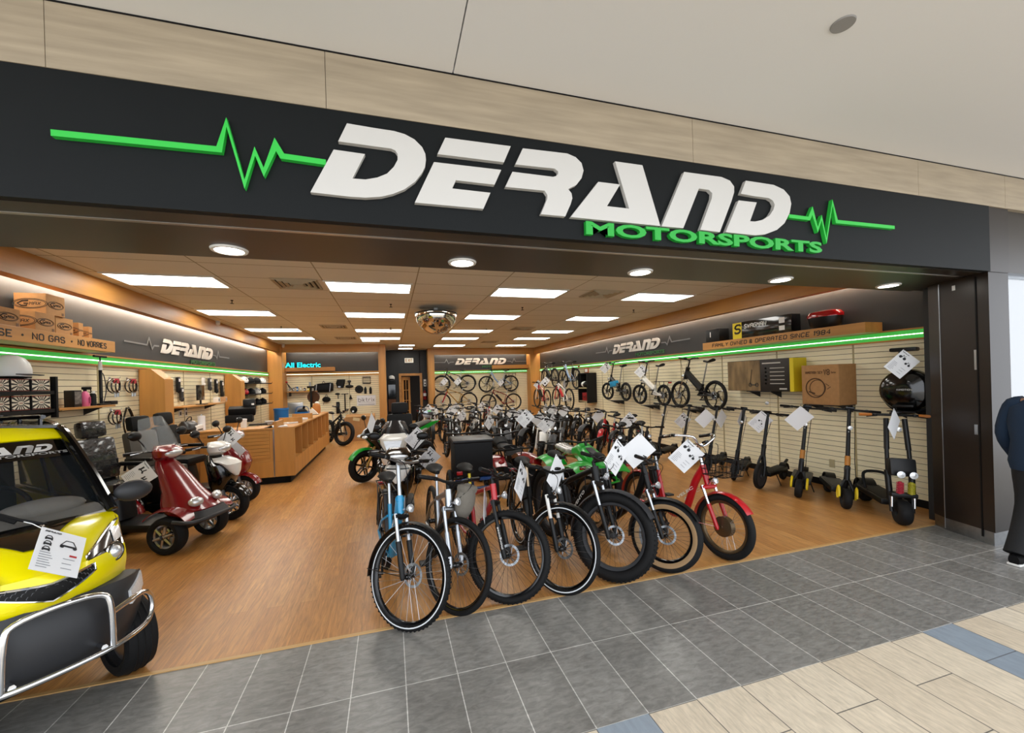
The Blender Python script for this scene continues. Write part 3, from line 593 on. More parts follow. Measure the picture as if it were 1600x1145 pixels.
# ------------------------------------------------------------------ bicycles (forward +x, left +y, front wheel touches the floor at the origin)
def vec(*a): return Vector(a)
stripe_w = mat('reflective_stripe', '#d9dde0', .4)
def torus(mb, c, R, r, n=48, m=10, axis=(0, 1, 0), flat=1.0):
    prof = [(R+r*math.cos(2*PI*k/m), flat*r*math.sin(2*PI*k/m)) for k in range(m)]
    return mb.lathe(prof, n, c=c, axis=axis, closed=True)
def wheel(parent, name, c, R, tw, M=None, kind='spoke', rim=gblack, tyre=rubber, stripe=None, wall=None, spoke=None, disc=True, motor=0.0, lod=0, side=1, teeth=False, ri=None):
    n = 56 if lod == 0 else (32 if lod == 1 else 22); m = 12 if lod == 0 else 8; r = tw/2; ri = ri or R-tw*1.0; spoke = spoke or steel
    w = MB(M); rd = .016+.008*(tw > .06)
    w.lathe([(ri+.004, -r*.62), (ri+.004, r*.62), (ri-rd*.7, r*.5), (ri-rd, r*.25), (ri-rd, -r*.25), (ri-rd*.7, -r*.5)], n, c=c, axis=(0, 1, 0), closed=True)
    if kind == 'mag':
        for k in range(6 if lod < 3 else 5):
            a = 2*PI*k/6+.3; d = vec(math.cos(a), 0, math.sin(a)); e = vec(math.cos(a+.35), 0, math.sin(a+.35)); C = Vector(c)
            w.tube([C+d*.03, C+d*ri*.5+e*.0, C+e*(ri-rd*.5)], [.016, .012, .011], 6) if R > .24 and tw < .1 else [w.tube([C+vec(0, sy*r*.75, 0)+d*.03, C+vec(0, sy*r*.8, 0)+d*(ri-rd*.5)], [.018, .013], 6) for sy in (-1, 1)]
    w.lathe([(0, -.05), (.012, -.05), (.014, -.045), (.024 if not motor else motor, -.03), (.024 if not motor else motor, .03), (.014, .045), (.012, .05), (0, .05)], 20 if motor else 12, c=c, axis=(0, 1, 0))
    W_ = w.build(name, rim, parent)
    t = MB(M)
    if ri < R-tw*1.02 or ri > R-tw*.98:
        dp = R-ri; t.lathe([(ri, -r*.8), (ri+dp*.25, -r), (ri+dp*.7, -r*.97), (R-.008, -r*.72), (R, -r*.4), (R, r*.4), (R-.008, r*.72), (ri+dp*.7, r*.97), (ri+dp*.25, r), (ri, r*.8)], n, c=c, axis=(0, 1, 0), closed=True)
    else: torus(t, c, R-r, r, n, m)
    if lod == 0 and teeth:
        k = 60
        for i in range(k):
            for j in (-.45, 0, .45):
                a = 2*PI*(i+(.5 if j else 0))/k; b = j*1.5
                p = Vector(c)+vec(math.cos(a)*(R-r+r*math.cos(b)), r*math.sin(b), math.sin(a)*(R-r+r*math.cos(b)))
                t.box((0, 0, 0), (.012, tw*.18, .008), M=Matrix.Translation(p) @ Matrix.Rotation(-a+PI/2, 4, 'Y') @ Matrix.Rotation(-b if 0 else 0, 4, 'X'))
    t.build('tyre', tyre, W_)
    if wall:
        q = MB(M)
        for s in (-1, 1): q.lathe([(ri+.002, s*r*.72), (ri+tw*.28, s*(r*1.02)), (ri+tw*.5, s*(r*1.04)), (ri+tw*.28, s*r*.9)], n, c=c, axis=(0, 1, 0), closed=True)
        q.build('sidewall', wall, W_)
    if stripe:
        q = MB(M); a_ = 1.02; rr = R-r-.002
        for s in (-1, 1): q.lathe([(rr-.004, s*r*a_*.98), (rr+.004, s*r*a_*.98), (rr+.004, s*r*a_*1.02), (rr-.004, s*r*a_*1.02)], n, c=c, axis=(0, 1, 0), closed=True)
        q.build('reflective_stripe', stripe, W_)
    if kind == 'spoke':
        q = MB(M); ns = 32 if lod == 0 else (20 if lod == 1 else 12); C = Vector(c)
        for k in range(ns):
            s = 1 if k % 2 else -1; a = 2*PI*k/ns; b_ = a+(.55 if (k//2) % 2 else -.55)*(1 if not motor else .3); hr = motor or .024
            p0 = C+vec(math.cos(b_)*hr, s*.027, math.sin(b_)*hr); p1 = C+vec(math.cos(a)*(ri-rd), 0, math.sin(a)*(ri-rd))
            q.tube([p0, p1], .0014 if lod == 0 else .002, 3, caps=False)
        q.build('spokes', spoke, W_, smooth=0)
    if disc:
        q = MB(M); C = Vector(c)+vec(0, .04*side, 0); nn = 36 if lod == 0 else 18
        q.lathe([(.066, -.001), (.085, -.001), (.085, .001), (.066, .001)], nn, c=C, axis=(0, 1, 0), closed=True)
        for k in range(6):
            a = k*PI/3; q.tube([C+vec(math.cos(a)*.02, 0, math.sin(a)*.02), C+vec(math.cos(a+.4)*.07, 0, math.sin(a+.4)*.07)], .004, 4)
        if lod == 0:
            for k in range(24):
                a = k*PI/12; q.cyl(C+vec(math.cos(a)*.0755, -.0016, math.sin(a)*.0755), C+vec(math.cos(a)*.0755, .0016, math.sin(a)*.0755), .0028, 5)
        q.build('brake_disc', alu, W_)
    return W_
def saddle(mb, c, L=.26, w=.16, tilt=0.0):
    C = Vector(c); rings = []
    for k in range(9):
        u = k/8; x = (.5-u)*L; ww = (.018+.5*w*max(0, (u-.25)/.75)**1.1) if u < .95 else .44*w; ww = max(.018, ww); h = .022+.014*u; zz = .012*math.cos((u-.5)*5)*-1+.012*u
        rings.append([C+vec(x, ww*math.cos(2*PI*j/10), zz+h*math.sin(2*PI*j/10)*(.9 if math.sin(2*PI*j/10) > 0 else .8)) for j in range(10)])
    return mb.rings(rings)
BIKE_DEF = dict(R=.35, tw=.05, wb=1.10, style='diamond', col=dblack, fork=black, forkleg=None, rim=gblack, stripe=None, wall=None, kind='spoke', steer=0.0, bar='flat', barw=.68, fender=None, rack=None, basket=None,
                light=True, battery=True, lod=1, disc=True, motor=0.0, rmotor=.0, saddle_h=.92, tube=.021, post=alu, grip=black, front_text=None, teeth=False, barz=0.0, saddlem=dblack, stem=black, spoke=None, kick=True, bag=False, frame_text=None)
def make_bike(label, **kw):
    S = dict(BIKE_DEF); S.update(kw); g = S.get; R, tw, wb, lod = g('R'), g('tw'), g('wb'), g('lod'); N = 10 if lod == 0 else 6
    name = g('name', 'bicycle'); t = thing(name, label, g('cat', 'bicycle'))
    ha = math.radians(69); a = vec(-math.cos(ha), 0, math.sin(ha)); p = vec(math.sin(ha), 0, math.cos(ha))
    F = vec(0, 0, R); B = F-p*.045; H0 = B+a*(R+.07+tw*.3); H1 = H0+a*g('headtube', .14); H2 = H1+a*(.05+g('barz'))
    Rr = vec(-wb, 0, R); BB = vec(-wb+.43+(R-.35)*.6, 0, g('bbz', .28)); sd = vec(-.30, 0, .954); Lst = g('seat_tube', .42); ST = BB+sd*Lst; SA = BB+sd*((g('saddle_h')-BB.z)/.954)
    M = Matrix.Translation(B) @ Matrix.Rotation(g('steer'), 4, a) @ Matrix.Translation(-B)
    hw = .055+tw*.5 if tw > .06 else .06
    # front wheel, rear wheel
    wk = dict(kind=g('kind'), rim=g('rim'), stripe=g('stripe'), wall=g('wall'), disc=g('disc'), lod=lod, teeth=g('teeth'), spoke=g('spoke'))
    wheel(t, 'front_wheel', F, R, tw, M=M, motor=g('motor'), **wk); wheel(t, 'rear_wheel', Rr, R, tw, motor=g('rmotor'), **wk)
    # fork
    f = MB(M); l = []; fm = g('forkleg') or g('fork'); crown = H0-a*.015; ny = hw
    f.tube([crown-vec(0, ny+.012, 0), crown, crown+vec(0, ny+.012, 0)], [.02, .026, .02], N)
    for s in (-1, 1):
        top = crown+vec(0, s*ny, 0); low = F+vec(0, s*ny, 0)+p*-.012; mid = top.lerp(low, .42)
        l.append(MB(M).tube([top+a*.02, mid], .0155, N)); f.tube([mid, low-a*-.0, low-a*.02], [.021, .02, .012], N)
    f.tube([H0-a*.02, H1], .017, N); fo = f.build('fork', g('fork'), t)
    for q in l: q.build('stanchion', fm, fo)
    if g('front_text'):
        q = MB(M); top = crown+vec(0, -ny, 0); low = F+vec(0, -ny, 0); d = (top-low).normalized()
        text_mesh(q, g('front_text'), low+d*.06-vec(-.004, .0215, 0), d, d.cross(vec(0, -1, 0))*-1, .02, .17, .001, bold=.01); q.build('fork_lettering', white, fo, smooth=0)
    # frame
    fr = MB(); T = g('tube'); st = g('style')
    fr.tube([H0, H1], T*1.25, N); fr.tube([BB, ST], T*.85, N)
    hd0, hd1 = H0.lerp(H1, .2), H0.lerp(H1, .85)
    if st == 'diamond':
        fr.tube([hd0, BB], T*1.15, N); fr.tube([hd1, ST-sd*.02], T*.9, N); sx_ = ST-sd*.03
    elif st == 'mixte':
        fr.tube([hd0, BB], T*1.15, N); fr.tube([hd1, BB+sd*.16], T*.85, N); sx_ = ST-sd*.12
    elif st == 'step':
        fr.tube(smooth_path([hd1, H0.lerp(BB, .35)+vec(0, 0, .03), H0.lerp(BB, .75)+vec(.0, 0, -.0), BB]), T*1.7, N); sx_ = ST-sd*.1
    elif st == 'cruiser':
        fr.tube(smooth_path([hd1, hd1+vec(-.10, 0, -.16), vec(hd1.x-.22, 0, .34), vec(hd1.x-.36, 0, .26), vec(BB.x+.06, 0, .27), BB]), T*1.6, N); fr.tube(smooth_path([BB, vec(BB.x-.05, 0, .36), ST-sd*.05]), T*.9, N); sx_ = ST-sd*.14
    else:              # one straight beam
        fr.tube([hd0.lerp(hd1, .5), BB+sd*.12], T*1.9, N); fr.tube([BB+sd*.1, BB], T*1.4, N); sx_ = ST-sd*.15
    for s in (-1, 1):
        q = vec(0, s*hw, 0)
        fr.tube([BB+vec(-.03, s*.035, 0), BB.lerp(Rr, .35)+q, Rr+q], T*.6, N); fr.tube([sx_+vec(0, s*.02, 0), sx_.lerp(Rr, .25)+q, Rr+q], T*.5, N)
    fr.cyl(BB-vec(0, .04, 0), BB+vec(0, .04, 0), .024, N)
    fr_o = fr.build('frame', g('col'), t)
    if g('battery'):
        q = MB(); e = hd0 if st != 'beam' else hd0.lerp(hd1, .5); u = (BB-e); L_ = min(.36, u.length*.6); ang = math.atan2(-u.z, u.x); mid = e.lerp(BB, .55)+vec(.0, 0, .045 if st in ('diamond', 'mixte') else .0)
        if st in ('diamond', 'mixte'):
            q.box(mid, (L_, .075, .08), rot=(0, ang, 0), b=.015); q.build('battery', g('batm', black), t)
        elif st in ('step', 'cruiser'):
            q.box(sx_.lerp(Rr, .0)+vec(-.09, 0, .0), (.07, .09, .34), rot=(0, -.3, 0), b=.015); q.build('battery', g('batm', black), t)
    if g('frame_text'):
        u = (BB-hd0).normalized()
        for sdn in (-1, 1):
            q = MB(); X_ = u*-1 if sdn > 0 else u*-1
            text_mesh(q, g('frame_text'), hd0.lerp(BB, .62)+vec(0, sdn*(T*1.15+.0125), 0)-u.cross(vec(0, 1, 0))*.0, X_ if sdn < 0 else X_, vec(0, sdn, 0).cross(X_)*(1 if sdn < 0 else 1), .028, .26, .001, bold=.02); q.build('frame_lettering', g('textm', white), fr_o, smooth=0)
    # handlebar
    h = MB(M); C = H2+p*.06; bw = g('barw')/2; h.tube([H1, H2], .017, N); h.tube([H2, C], .019, N); bt = g('bar')
    if bt == 'flat': pts = [C+vec(-.035, s*bw, .03) if abs(s) == 1 else C+vec(0 if abs(s) < .4 else -.005, s*bw, 0 if abs(s) < .4 else .022) for s in (-1, -.55, -.2, .2, .55, 1)]
    elif bt == 'riser': pts = [C+v for v in (vec(-.09, -bw, .13), vec(-.01, -bw*.5, .12), vec(0, -.07, 0), vec(0, .07, 0), vec(-.01, bw*.5, .12), vec(-.09, bw, .13))]
    else: pts = [C+v for v in (vec(-.26, -bw, .06), vec(-.12, -bw*.95, .09), vec(.02, -bw*.55, .09), vec(.0, -.05, 0), vec(.0, .05, 0), vec(.02, bw*.55, .09), vec(-.12, bw*.95, .09), vec(-.26, bw, .06))]
    sp_ = smooth_path(pts, 3) if lod < 2 else pts
    h.tube(sp_, .0125, N); ho = h.build('handlebar', g('stem'), t)
    for i in (0, -1):
        A_, B_ = pts[i], pts[1 if i == 0 else -2]; d = (B_-A_).normalized()
        MB(M).tube([A_-d*.004, A_+d*.12], .0175, N).build('grip', g('grip'), ho)
        q = MB(M); b0 = A_+d*.15; q.box(b0, (.035, .035, .03), b=.006); q.tube([b0+p*.02, b0+p*.045-d*.04, b0+p*.05-d*.11], .006, 5); q.build('brake_lever', black, ho)
    if lod < 2:
        q = MB(M); q.box(C+vec(-.01, .07, .03), (.05, .07, .02), rot=(0, -.5, 0), b=.006); q.build('display', screen, ho)
        q = MB(M)
        for s in (-1, 1): q.tube(smooth_path([C+vec(.03, s*bw*.55, .02), C+vec(.11, s*.1, -.02), H0.lerp(H1, .5)+vec(.08, s*.02, 0), H0+vec(-.02, s*.04, -.05)], 4), .003, 4)
        q.build('cables', dblack, ho)
    if g('light'):
        q = MB(M); q.lathe([(0, 0), (.02, 0), (.032, .02), (.032, .035), (0, .045)], 14, c=H0+p*.07+a*.03, axis=p); q.tube([H0+p*.0+a*.03, H0+p*.08+a*.03], .008, 5); q.build('headlight', g('lightm', lampglass), t)
    # saddle and seatpost
    q = MB(); q.tube([ST-sd*.02, SA-sd*.03], .0145, N); po = q.build('seatpost', g('post'), t)
    saddle(MB(), SA+vec(-.03, 0, .0), w=g('saddlew', .17)).build('saddle', g('saddlem'), t)
    # drivetrain
    q = MB(); y = .065; q.cyl(BB-vec(0, y+.01, 0), BB+vec(0, y+.01, 0), .012, 8); torus(q, BB+vec(0, -y, 0), .075, .006, 24, 6)
    for k in range(5): q.tube([BB+vec(0, -y, 0), BB+vec(.075*math.cos(k*1.257), -y, .075*math.sin(k*1.257))], .007, 4)
    for s, e in ((-1, vec(.12, 0, -.11)), (1, vec(-.12, 0, .11))): q.tube([BB+vec(0, s*.05, 0), BB+vec(0, s*(y+.015), 0), BB+e+vec(0, s*(y+.03), 0)], .011, N)
    co = q.build('crankset', g('crankm', black), t)
    for s, e in ((-1, vec(.12, 0, -.11)), (1, vec(-.12, 0, .11))): MB().box(BB+e+vec(0, s*(y+.085), 0), (.09, .09, .022), b=.005).build('pedal', black, co)
    if lod < 2:
        q = MB()
        for zz in (.072, -.072): q.tube([BB+vec(0, -y, zz), Rr+vec(0, -y+.01, zz*.5)], .004, 4)
        torus(q, Rr+vec(0, -.05, 0), .045, .012, 18, 6); q.build('chain', steel, t)
    if g('kick'):
        q = MB(); k0 = BB+vec(-.1, .05, -.02); q.tube([k0, vec(k0.x-.05, .17, .025), vec(k0.x-.01, .18, .005)], .009, 6); q.build('kickstand', black, t)
    def mudguard(c, M_, a0, a1, name, m_):
        q = MB(M_); rr = R+.022; ww = tw*.62+.008; C_ = Vector(c)
        q.sheet(lambda u, v: C_+vec(math.cos(a0+(a1-a0)*u)*(rr-.35*ww*(2*v-1)**2), (v-.5)*2*ww, math.sin(a0+(a1-a0)*u)*(rr-.35*ww*(2*v-1)**2)), 18 if lod < 2 else 10, 4, .002)
        for s in (-1, 1):
            aa = a1-.15; q.tube([C_+vec(0, s*hw*.9, 0), C_+vec(math.cos(aa)*rr, s*ww, math.sin(aa)*rr)], .003, 4)
        q.build(name, m_, t)
    if g('fender'):
        mudguard(F, M, math.radians(35), math.radians(195), 'front_mudguard', g('fender')); mudguard(Rr, None, math.radians(10), math.radians(190), 'rear_mudguard', g('fender'))
    if g('rack'):
        q = MB(); z = 2*R+.07; x0, x1 = -wb-.22, ST.x-.03
        for yy in (-.06, 0, .06): q.tube([(x0, yy, z), (x1, yy, z)], .006, 5)
        for xx in (x0, x0+.15, x1): q.tube([(xx, -.06, z), (xx, .06, z)], .006, 5)
        for s in (-1, 1): q.tube([Rr+vec(0, s*hw, 0), (-wb-.1, s*.06, z)], .006, 5); q.tube([Rr+vec(0, s*hw, 0), (-wb+.08, s*.06, z)], .006, 5)
        q.build('rear_rack', g('rack'), t)
        MB().box((x0-.015, 0, z-.03), (.02, .08, .035), b=.006).build('rear_light', redlens, t)
    if g('basket'):
        q = MB(M); c = H0+p*.22+a*.14; w_, d_, h_ = .36, .26, .16
        for k in range(4):
            z = k/3; s_ = .82+.18*z; r_ = [c+vec(sx*d_/2*s_, sy*w_/2*s_, h_*(z-.5)) for sx, sy in ((-1, -1), (1, -1), (1, 1), (-1, 1))]
            q.tube(r_, .0045 if k in (0, 3) else .0028, 4, closed=True)
        for k in range(7):
            u = -1+2*k/6
            for sx in (-1, 1): q.tube([c+vec(sx*d_/2*.82, u*w_/2*.82, -h_/2), c+vec(sx*d_/2, u*w_/2, h_/2)], .0024, 4)
            q.tube([c+vec(-d_/2*.82, u*w_/2*.82, -h_/2), c+vec(d_/2*.82, u*w_/2*.82, -h_/2)], .0024, 4)
            if k < 6:
                for sy in (-1, 1): q.tube([c+vec(u*d_/2*.82, sy*w_/2*.82, -h_/2), c+vec(u*d_/2, sy*w_/2, h_/2)], .0024, 4)
        q.tube([H0+p*.02+a*.05, c+vec(0, 0, -h_/2)], .009, 5); q.build('front_basket', dblack, t)
    if g('bag'):
        q = MB(M); c = C+vec(.06, .12, -.14); q.ell(c, (.07, .1, .15), 12, 9); q.box(c+vec(0, 0, .1), (.1, .17, .07), b=.03); q.build('handlebar_bag', mat('grey_canvas', '#6f6a61', .85, bump=.5, bscale=30), t)
    return t
def set_bike(t, x, y, heading, lean=-.06, z=0.0):
    """heading is the direction the front wheel looks, in degrees, 0 = +x, -90 = out of the shop"""
    t.location = (x, y, z); t.rotation_euler = (lean, 0, math.radians(heading)); return t
D_ = math.radians
FR = 'bicycles in the row along the shop front'
front = [
 (dict(lod=0, R=.357, tw=.048, style='step', col=bluep, fork=black, forkleg=alu, stripe=stripe_w, steer=D_(41), fender=black, saddle_h=.88, stem=alu, spoke=alu, teeth=True, bar='flat', rack=black, post=alu, kick=True, barz=.2, frame_text='VELEC'), (.055, -.02), -82, -.03, 'bright blue e-bike with white striped tyres, front row end towards the yellow car'),
 (dict(lod=0, R=.352, tw=.042, style='diamond', col=alu, fork=alu, steer=D_(34), saddle_h=.90, tube=.026, bag=True, light=True, fender=None, post=alu, batm=steel), (.42, .06), -87, -.03, 'silver grey bicycle with grey handlebar bag between the blue and red ones'),
 (dict(lod=0, R=.352, tw=.056, style='diamond', col=redb, fork=black, steer=D_(48), saddle_h=.88, front_text='mongoose', post=mat('yellow_tube', '#d8c21c', .35), tube=.022, battery=False, teeth=True), (.83, .08), -81, -.03, 'red mountain bicycle with yellow seat tube in the front row'),
 (dict(lod=0, R=.352, tw=.05, style='step', col=dblack, fork=black, forkleg=whitep, stripe=stripe_w, steer=D_(36), fender=black, saddle_h=.9, rack=black, post=mat('champagne_metal', '#b8a58a', .3, .8)), (1.29, .06), -90, -.03, 'black e-bike with white reflective tyre stripes in the front row'),
 (dict(lod=0, R=.375, tw=.098, wb=1.16, style='diamond', col=black, fork=black, forkleg=alu, steer=D_(37), fender=dgrey, saddle_h=.92, tube=.03, rmotor=.08, teeth=True, frame_text='VENTO', rim=dgrey), (1.80, .10), -84, -.03, 'black fat tyre e-bike with the thickest tyres of the front row'),
 (dict(lod=0, R=.315, tw=.085, wb=1.12, style='step', col=black, fork=black, forkleg=alu, wall=tan, steer=D_(37), fender=black, saddle_h=.86, rack=black, rmotor=.07, headtube=.2), (2.32, .08), -84, -.03, 'black e-bike with tan tyre sidewalls in the front row'),
 (dict(lod=0, R=.305, tw=.066, wb=1.15, style='cruiser', col=redb, fork=redb, forkleg=chrome, steer=D_(4), fender=redb, saddle_h=.86, rack=black, basket=True, motor=.095, bar='cruiser', barw=.6, stem=chrome, rim=mat('bronze_rim', '#6b5a44', .35, .8), spoke=alu, headtube=.2, barz=.14, tube=.024, wall=None, frame_text='VELEC'), (3.0, .10), -83, -.05, 'red step-through tricycle style cruiser with black wire basket at the row end'),
]
front[6] = (front[6][0], front[6][1], front[6][2], front[6][3], 'red low-step cruiser with black wire basket at the front row end')
for kw, (x, y), hd, ln, lb in front:
    b = make_bike(lb, **kw); set_bike(b, x, y, hd, ln); b['group'] = FR
# ------------------------------------------------------------------ kick scooters along the slatted wall
def make_scooter(label, R=.125, tw=.07, wb=.86, H=1.2, col=black, accent=None, arm=None, seat=False, big=False, barw=.6, deckw=.2, lod=0, grip=black, deckm=dblack):
    t = thing('electric_scooter', label, 'electric scooter'); N = 10
    a = vec(-.2, 0, .98); F = vec(0, 0, R); Rw = vec(-wb, 0, min(R, .13) if big else R); rr = Rw.z
    for nm, c, r_, tw_ in (('front_wheel', F, R, tw), ('rear_wheel', Rw, rr, tw)):
        w = MB(); w.lathe([(0, -.03), (.03, -.032), (.045, -.02), (r_-tw_*.7, -.025), (r_-tw_*.7, .025), (.045, .02), (.03, .032), (0, .03)], 24, c=c, axis=(0, 1, 0))
        for k in range(6):
            an = k*PI/3; w.tube([c+vec(math.cos(an)*.03, -.033, math.sin(an)*.03), c+vec(math.cos(an+.3)*(r_-tw_*.7), -.03, math.sin(an+.3)*(r_-tw_*.7))], .008, 5)
        W_ = w.build(nm, dgrey, t); q = MB(); r0 = r_-tw_/2
        prof = [(r0+.5*tw_*math.copysign(abs(math.cos(2*PI*k/14))**.7, math.cos(2*PI*k/14)), .5*tw_*math.copysign(abs(math.sin(2*PI*k/14))**.7, math.sin(2*PI*k/14))) for k in range(14)]
        q.lathe(prof, 36, c=c, axis=(0, 1, 0), closed=True); q.build('tyre', rubber, W_)
    zd = R+.06 if not big else .2; L0, L1 = -.16, -wb+.02
    d = MB(); d.box(((L0+L1)/2, 0, zd), (L0-L1-.02, deckw, .07), b=.02); d.tube(smooth_path([(L1+.05, 0, zd), (L1-.02, 0, zd+.05), (-wb-.13, 0, R+.11)], 4), .022, 8)
    for s in (-1, 1): d.tube([(L1+.1, s*deckw*.35, zd), Rw+vec(0, s*(tw/2+.02), 0)], .016, 8)
    d.tube(smooth_path([(L0-.02, 0, zd), (L0+.06, 0, zd+.02), F+a*(R+.16)+vec(-.01, 0, 0)], 4), .03, 8); D0 = d.build('deck', col, t)
    MB().box(((L0+L1)/2, 0, zd+.037), (L0-L1-.1, deckw*.86, .006), b=.002).build('grip_mat', deckm, D0)
    f = MB(); top = F+a*(R+.1)
    for s in (-1, 1):
        y = tw/2+.022; f.tube([F+vec(0, s*y, 0), F+vec(-.03, s*y, R*.9), top+vec(0, s*.02, 0)], [.018, .018, .022], 8)
    f.tube([top, F+a*(R+.24)], .032, 10); fo = f.build('fork', col, t)
    for s in ((1, -1) if arm else ()):
        q = MB(); y = s*(tw/2+.045); q.tube(smooth_path([F+vec(.01, y, .0), F+vec(-.03, y, .07), F+vec(-.0, y, .15), F+vec(.05, y, .1), F+vec(.06, y, .03)], 3), .014, 6); q.build('swing_arm', arm, fo)
    s0 = F+a*(R+.22); s1 = F+a*((H-R)/.98)
    st = MB(); st.tube([s0, s1], [.026, .021], 10); st.box(s0+a*.03, (.05, .06, .06), b=.01); so = st.build('stem', col, t)
    if accent: MB().tube([s0+a*.07, s0+a*.19], .031, 10).build('accent_sleeve', accent, so)
    if arm: text_mesh(MB(), '8', s0+a*.5+vec(.024, -.008, 0), vec(0, 1, 0), a, .016, None, .002).build('stem_mark', white, so, smooth=0)
    q = MB(); q.tube([F+vec(.04, .03, .03), F+vec(.1, .06, .2), s0+vec(.06, .05, .15), s1+vec(.03, .06, -.1)], .004, 4); q.build('cable', dblack, so)
    h = MB(); hb = [s1+vec(-.04, s*barw/2, .015) if abs(s) == 1 else s1+vec(0, s*barw/2, .02) for s in (-1, -.5, 0, .5, 1)]; h.tube(hb, .013, 8); h.tube([s1-a*.03, s1+vec(0, 0, .025)], .024, 8); ho = h.build('handlebar', black, t)
    for i, j in ((0, 1), (4, 3)):
        dd = (hb[j]-hb[i]).normalized(); MB().tube([hb[i], hb[i]+dd*.12], .018, 8).build('grip', grip, ho)
        q = MB(); q.tube([hb[i]+dd*.15, hb[i]+dd*.14+vec(.05, 0, -.01), hb[i]+dd*.05+vec(.06, 0, -.02)], .006, 5); q.box(hb[i]+dd*.15, (.04, .035, .035), b=.008); q.build('brake_lever', black, ho)
    MB().box(s1+vec(.01, 0, .045), (.06, .1, .025), rot=(0, -.3, 0), b=.008).build('display', screen, ho)
    MB().lathe([(0, 0), (.026, 0), (.026, .03), (0, .034)], 14, c=s0+a*.6*(H-R-.25)*0+s0.lerp(s1, .85)*0+F+a*(R+.30)+vec(.02, 0, 0), axis=(1, 0, 0)).build('headlight', lampglass, t)
    q = MB(); C_ = Vector(Rw); q.sheet(lambda u, v: C_+vec(math.cos(.6+2.4*u)*(rr+.02), (v-.5)*tw*1.3, math.sin(.6+2.4*u)*(rr+.02)), 10, 3, .003); q.build('rear_mudguard', col, t)
    q = MB(); q.tube([(-wb*.45, deckw*.4, zd), (-wb*.45-.03, deckw*.4+.07, .008), (-wb*.45+.02, deckw*.4+.07, .006)], .008, 5); q.build('kickstand', black, t)
    return t
def put(o, q, heading, lean=-.05, z=0.0):
    P = RZ(*q) if not isinstance(q, Vector) else q; o.location = (P.x, P.y, z); o.rotation_euler = (lean, 0, D_(heading)); return o
SG = 'electric scooters along the slatted wall'
orange = mat('orange_sleeve', '#b8792c', .45)
s2 = make_scooter('black electric scooter with yellow front arms, next to the dual-stem one', arm=yel, accent=orange, tw=.09, R=.13, H=1.23, barw=.66, deckw=.25, deckm=dgrey); put(s2, Vector((5.52, .74, 0)), -132, -.10); s2['group'] = SG
s3 = dup(s2, 'black electric scooter with yellow front arms, hidden partly by a large white card'); put(s3, Vector((5.45, 1.32, 0)), -145, -.10)
s4 = make_scooter('slim black electric scooter with one large spoked front wheel', R=.2, tw=.055, H=1.12, big=True, barw=.55, deckw=.16); put(s4, Vector((5.36, 1.86, 0)), -160, -.06); s4['group'] = SG
s5 = make_scooter('black folding electric scooter in front of the wall socket, slim stem', R=.115, tw=.06, H=1.15, barw=.55, deckw=.17); put(s5, Vector((5.42, 2.42, 0)), -148, -.12); s5['group'] = SG
for q, lb in (((5.40, 3.0), 'black folding electric scooter whose card shows its blank back, fifth from the pillar'), ((5.30, 3.6), 'black folding electric scooter under the rear wheel of the hung black e-bike'), ((5.25, 4.25), 'black folding electric scooter, the one closest to the bicycle row')):
    c = dup(s5, lb); put(c, Vector((q[0], q[1], 0)), -150, -.12)
# tall dual-stem scooter
t = make_scooter('big black dual-stem electric scooter with fat tyres beside the dark pillar', R=.14, tw=.125, wb=.98, H=1.2, big=False, barw=.66, deckw=.26, grip=copper, col=black, lod=2)
for ch in list(t.children):
    if ch.name.split('.')[0] in ('stem', 'fork'):
        for k in list(ch.children): bpy.data.objects.remove(k)
        bpy.data.objects.remove(ch)
a = vec(-.2, 0, .98); F = vec(0, 0, .14)
for s in (-1, 1):
    q = MB(); q.tube([F+vec(0, s*.11, 0)+a*.28, F+vec(0, s*.10, 0)+a*.72], .021, 10); q.tube([F+vec(0, s*.10, 0)+a*.7, F+vec(0, s*.085, 0)+a*1.06], .026, 10); q.build('stem', black, t)
    q = MB(); q.tube([F+vec(0, s*.095, 0), F+vec(0, s*.1, 0)+a*.2], .02, 8); q.tube([F+vec(0, s*.1, 0)+a*.12, F+vec(0, s*.11, 0)+a*.46], .03, 10); q.build('fork_leg', black, t)
    q = MB(); q.tube([F+vec(.02, s*.1, .06), F+vec(.01, s*.1, .2)], .012, 8); q.build('stanchion', chrome, t)
    q = MB()
    for k in range(7): torus(q, F+vec(.06, s*.05, .235+k*.018), .028, .007, 16, 6, axis=(0, 0, 1))
    q.cyl(F+vec(.06, s*.05, .22), F+vec(.06, s*.05, .36), .016, 8); q.build('shock_spring', mat('red_spring', '#a82237', .35) if s < 0 else mat('olive_spring', '#a8a02a', .35), t)
    q = MB(); q.lathe([(0, 0), (.034, 0), (.038, .01), (0, .016)], 18, c=F+vec(.085, s*.055, .44)+vec(0, 0, .0), axis=(1, 0, .05)); q.build('headlight', lampglass, t)
MB().box(F+vec(-.05, 0, .5), (.12, .24, .2), rot=(0, -.2, 0), b=.03).build('steering_block', black, t); MB().box(F+vec(.0, 0, .2), (.1, .24, .05), b=.015).build('fork_bridge', black, t)
q = MB(); q.tube(smooth_path([(-.62, -.12, .25), (-.7, -.12, .42), (-.74, 0, .45), (-.7, .12, .42), (-.62, .12, .25)], 4), .018, 8); q.build('rear_footrest', dblack, t)
put(t, Vector((5.5, .12, 0)), -128, -.04); t['group'] = SG
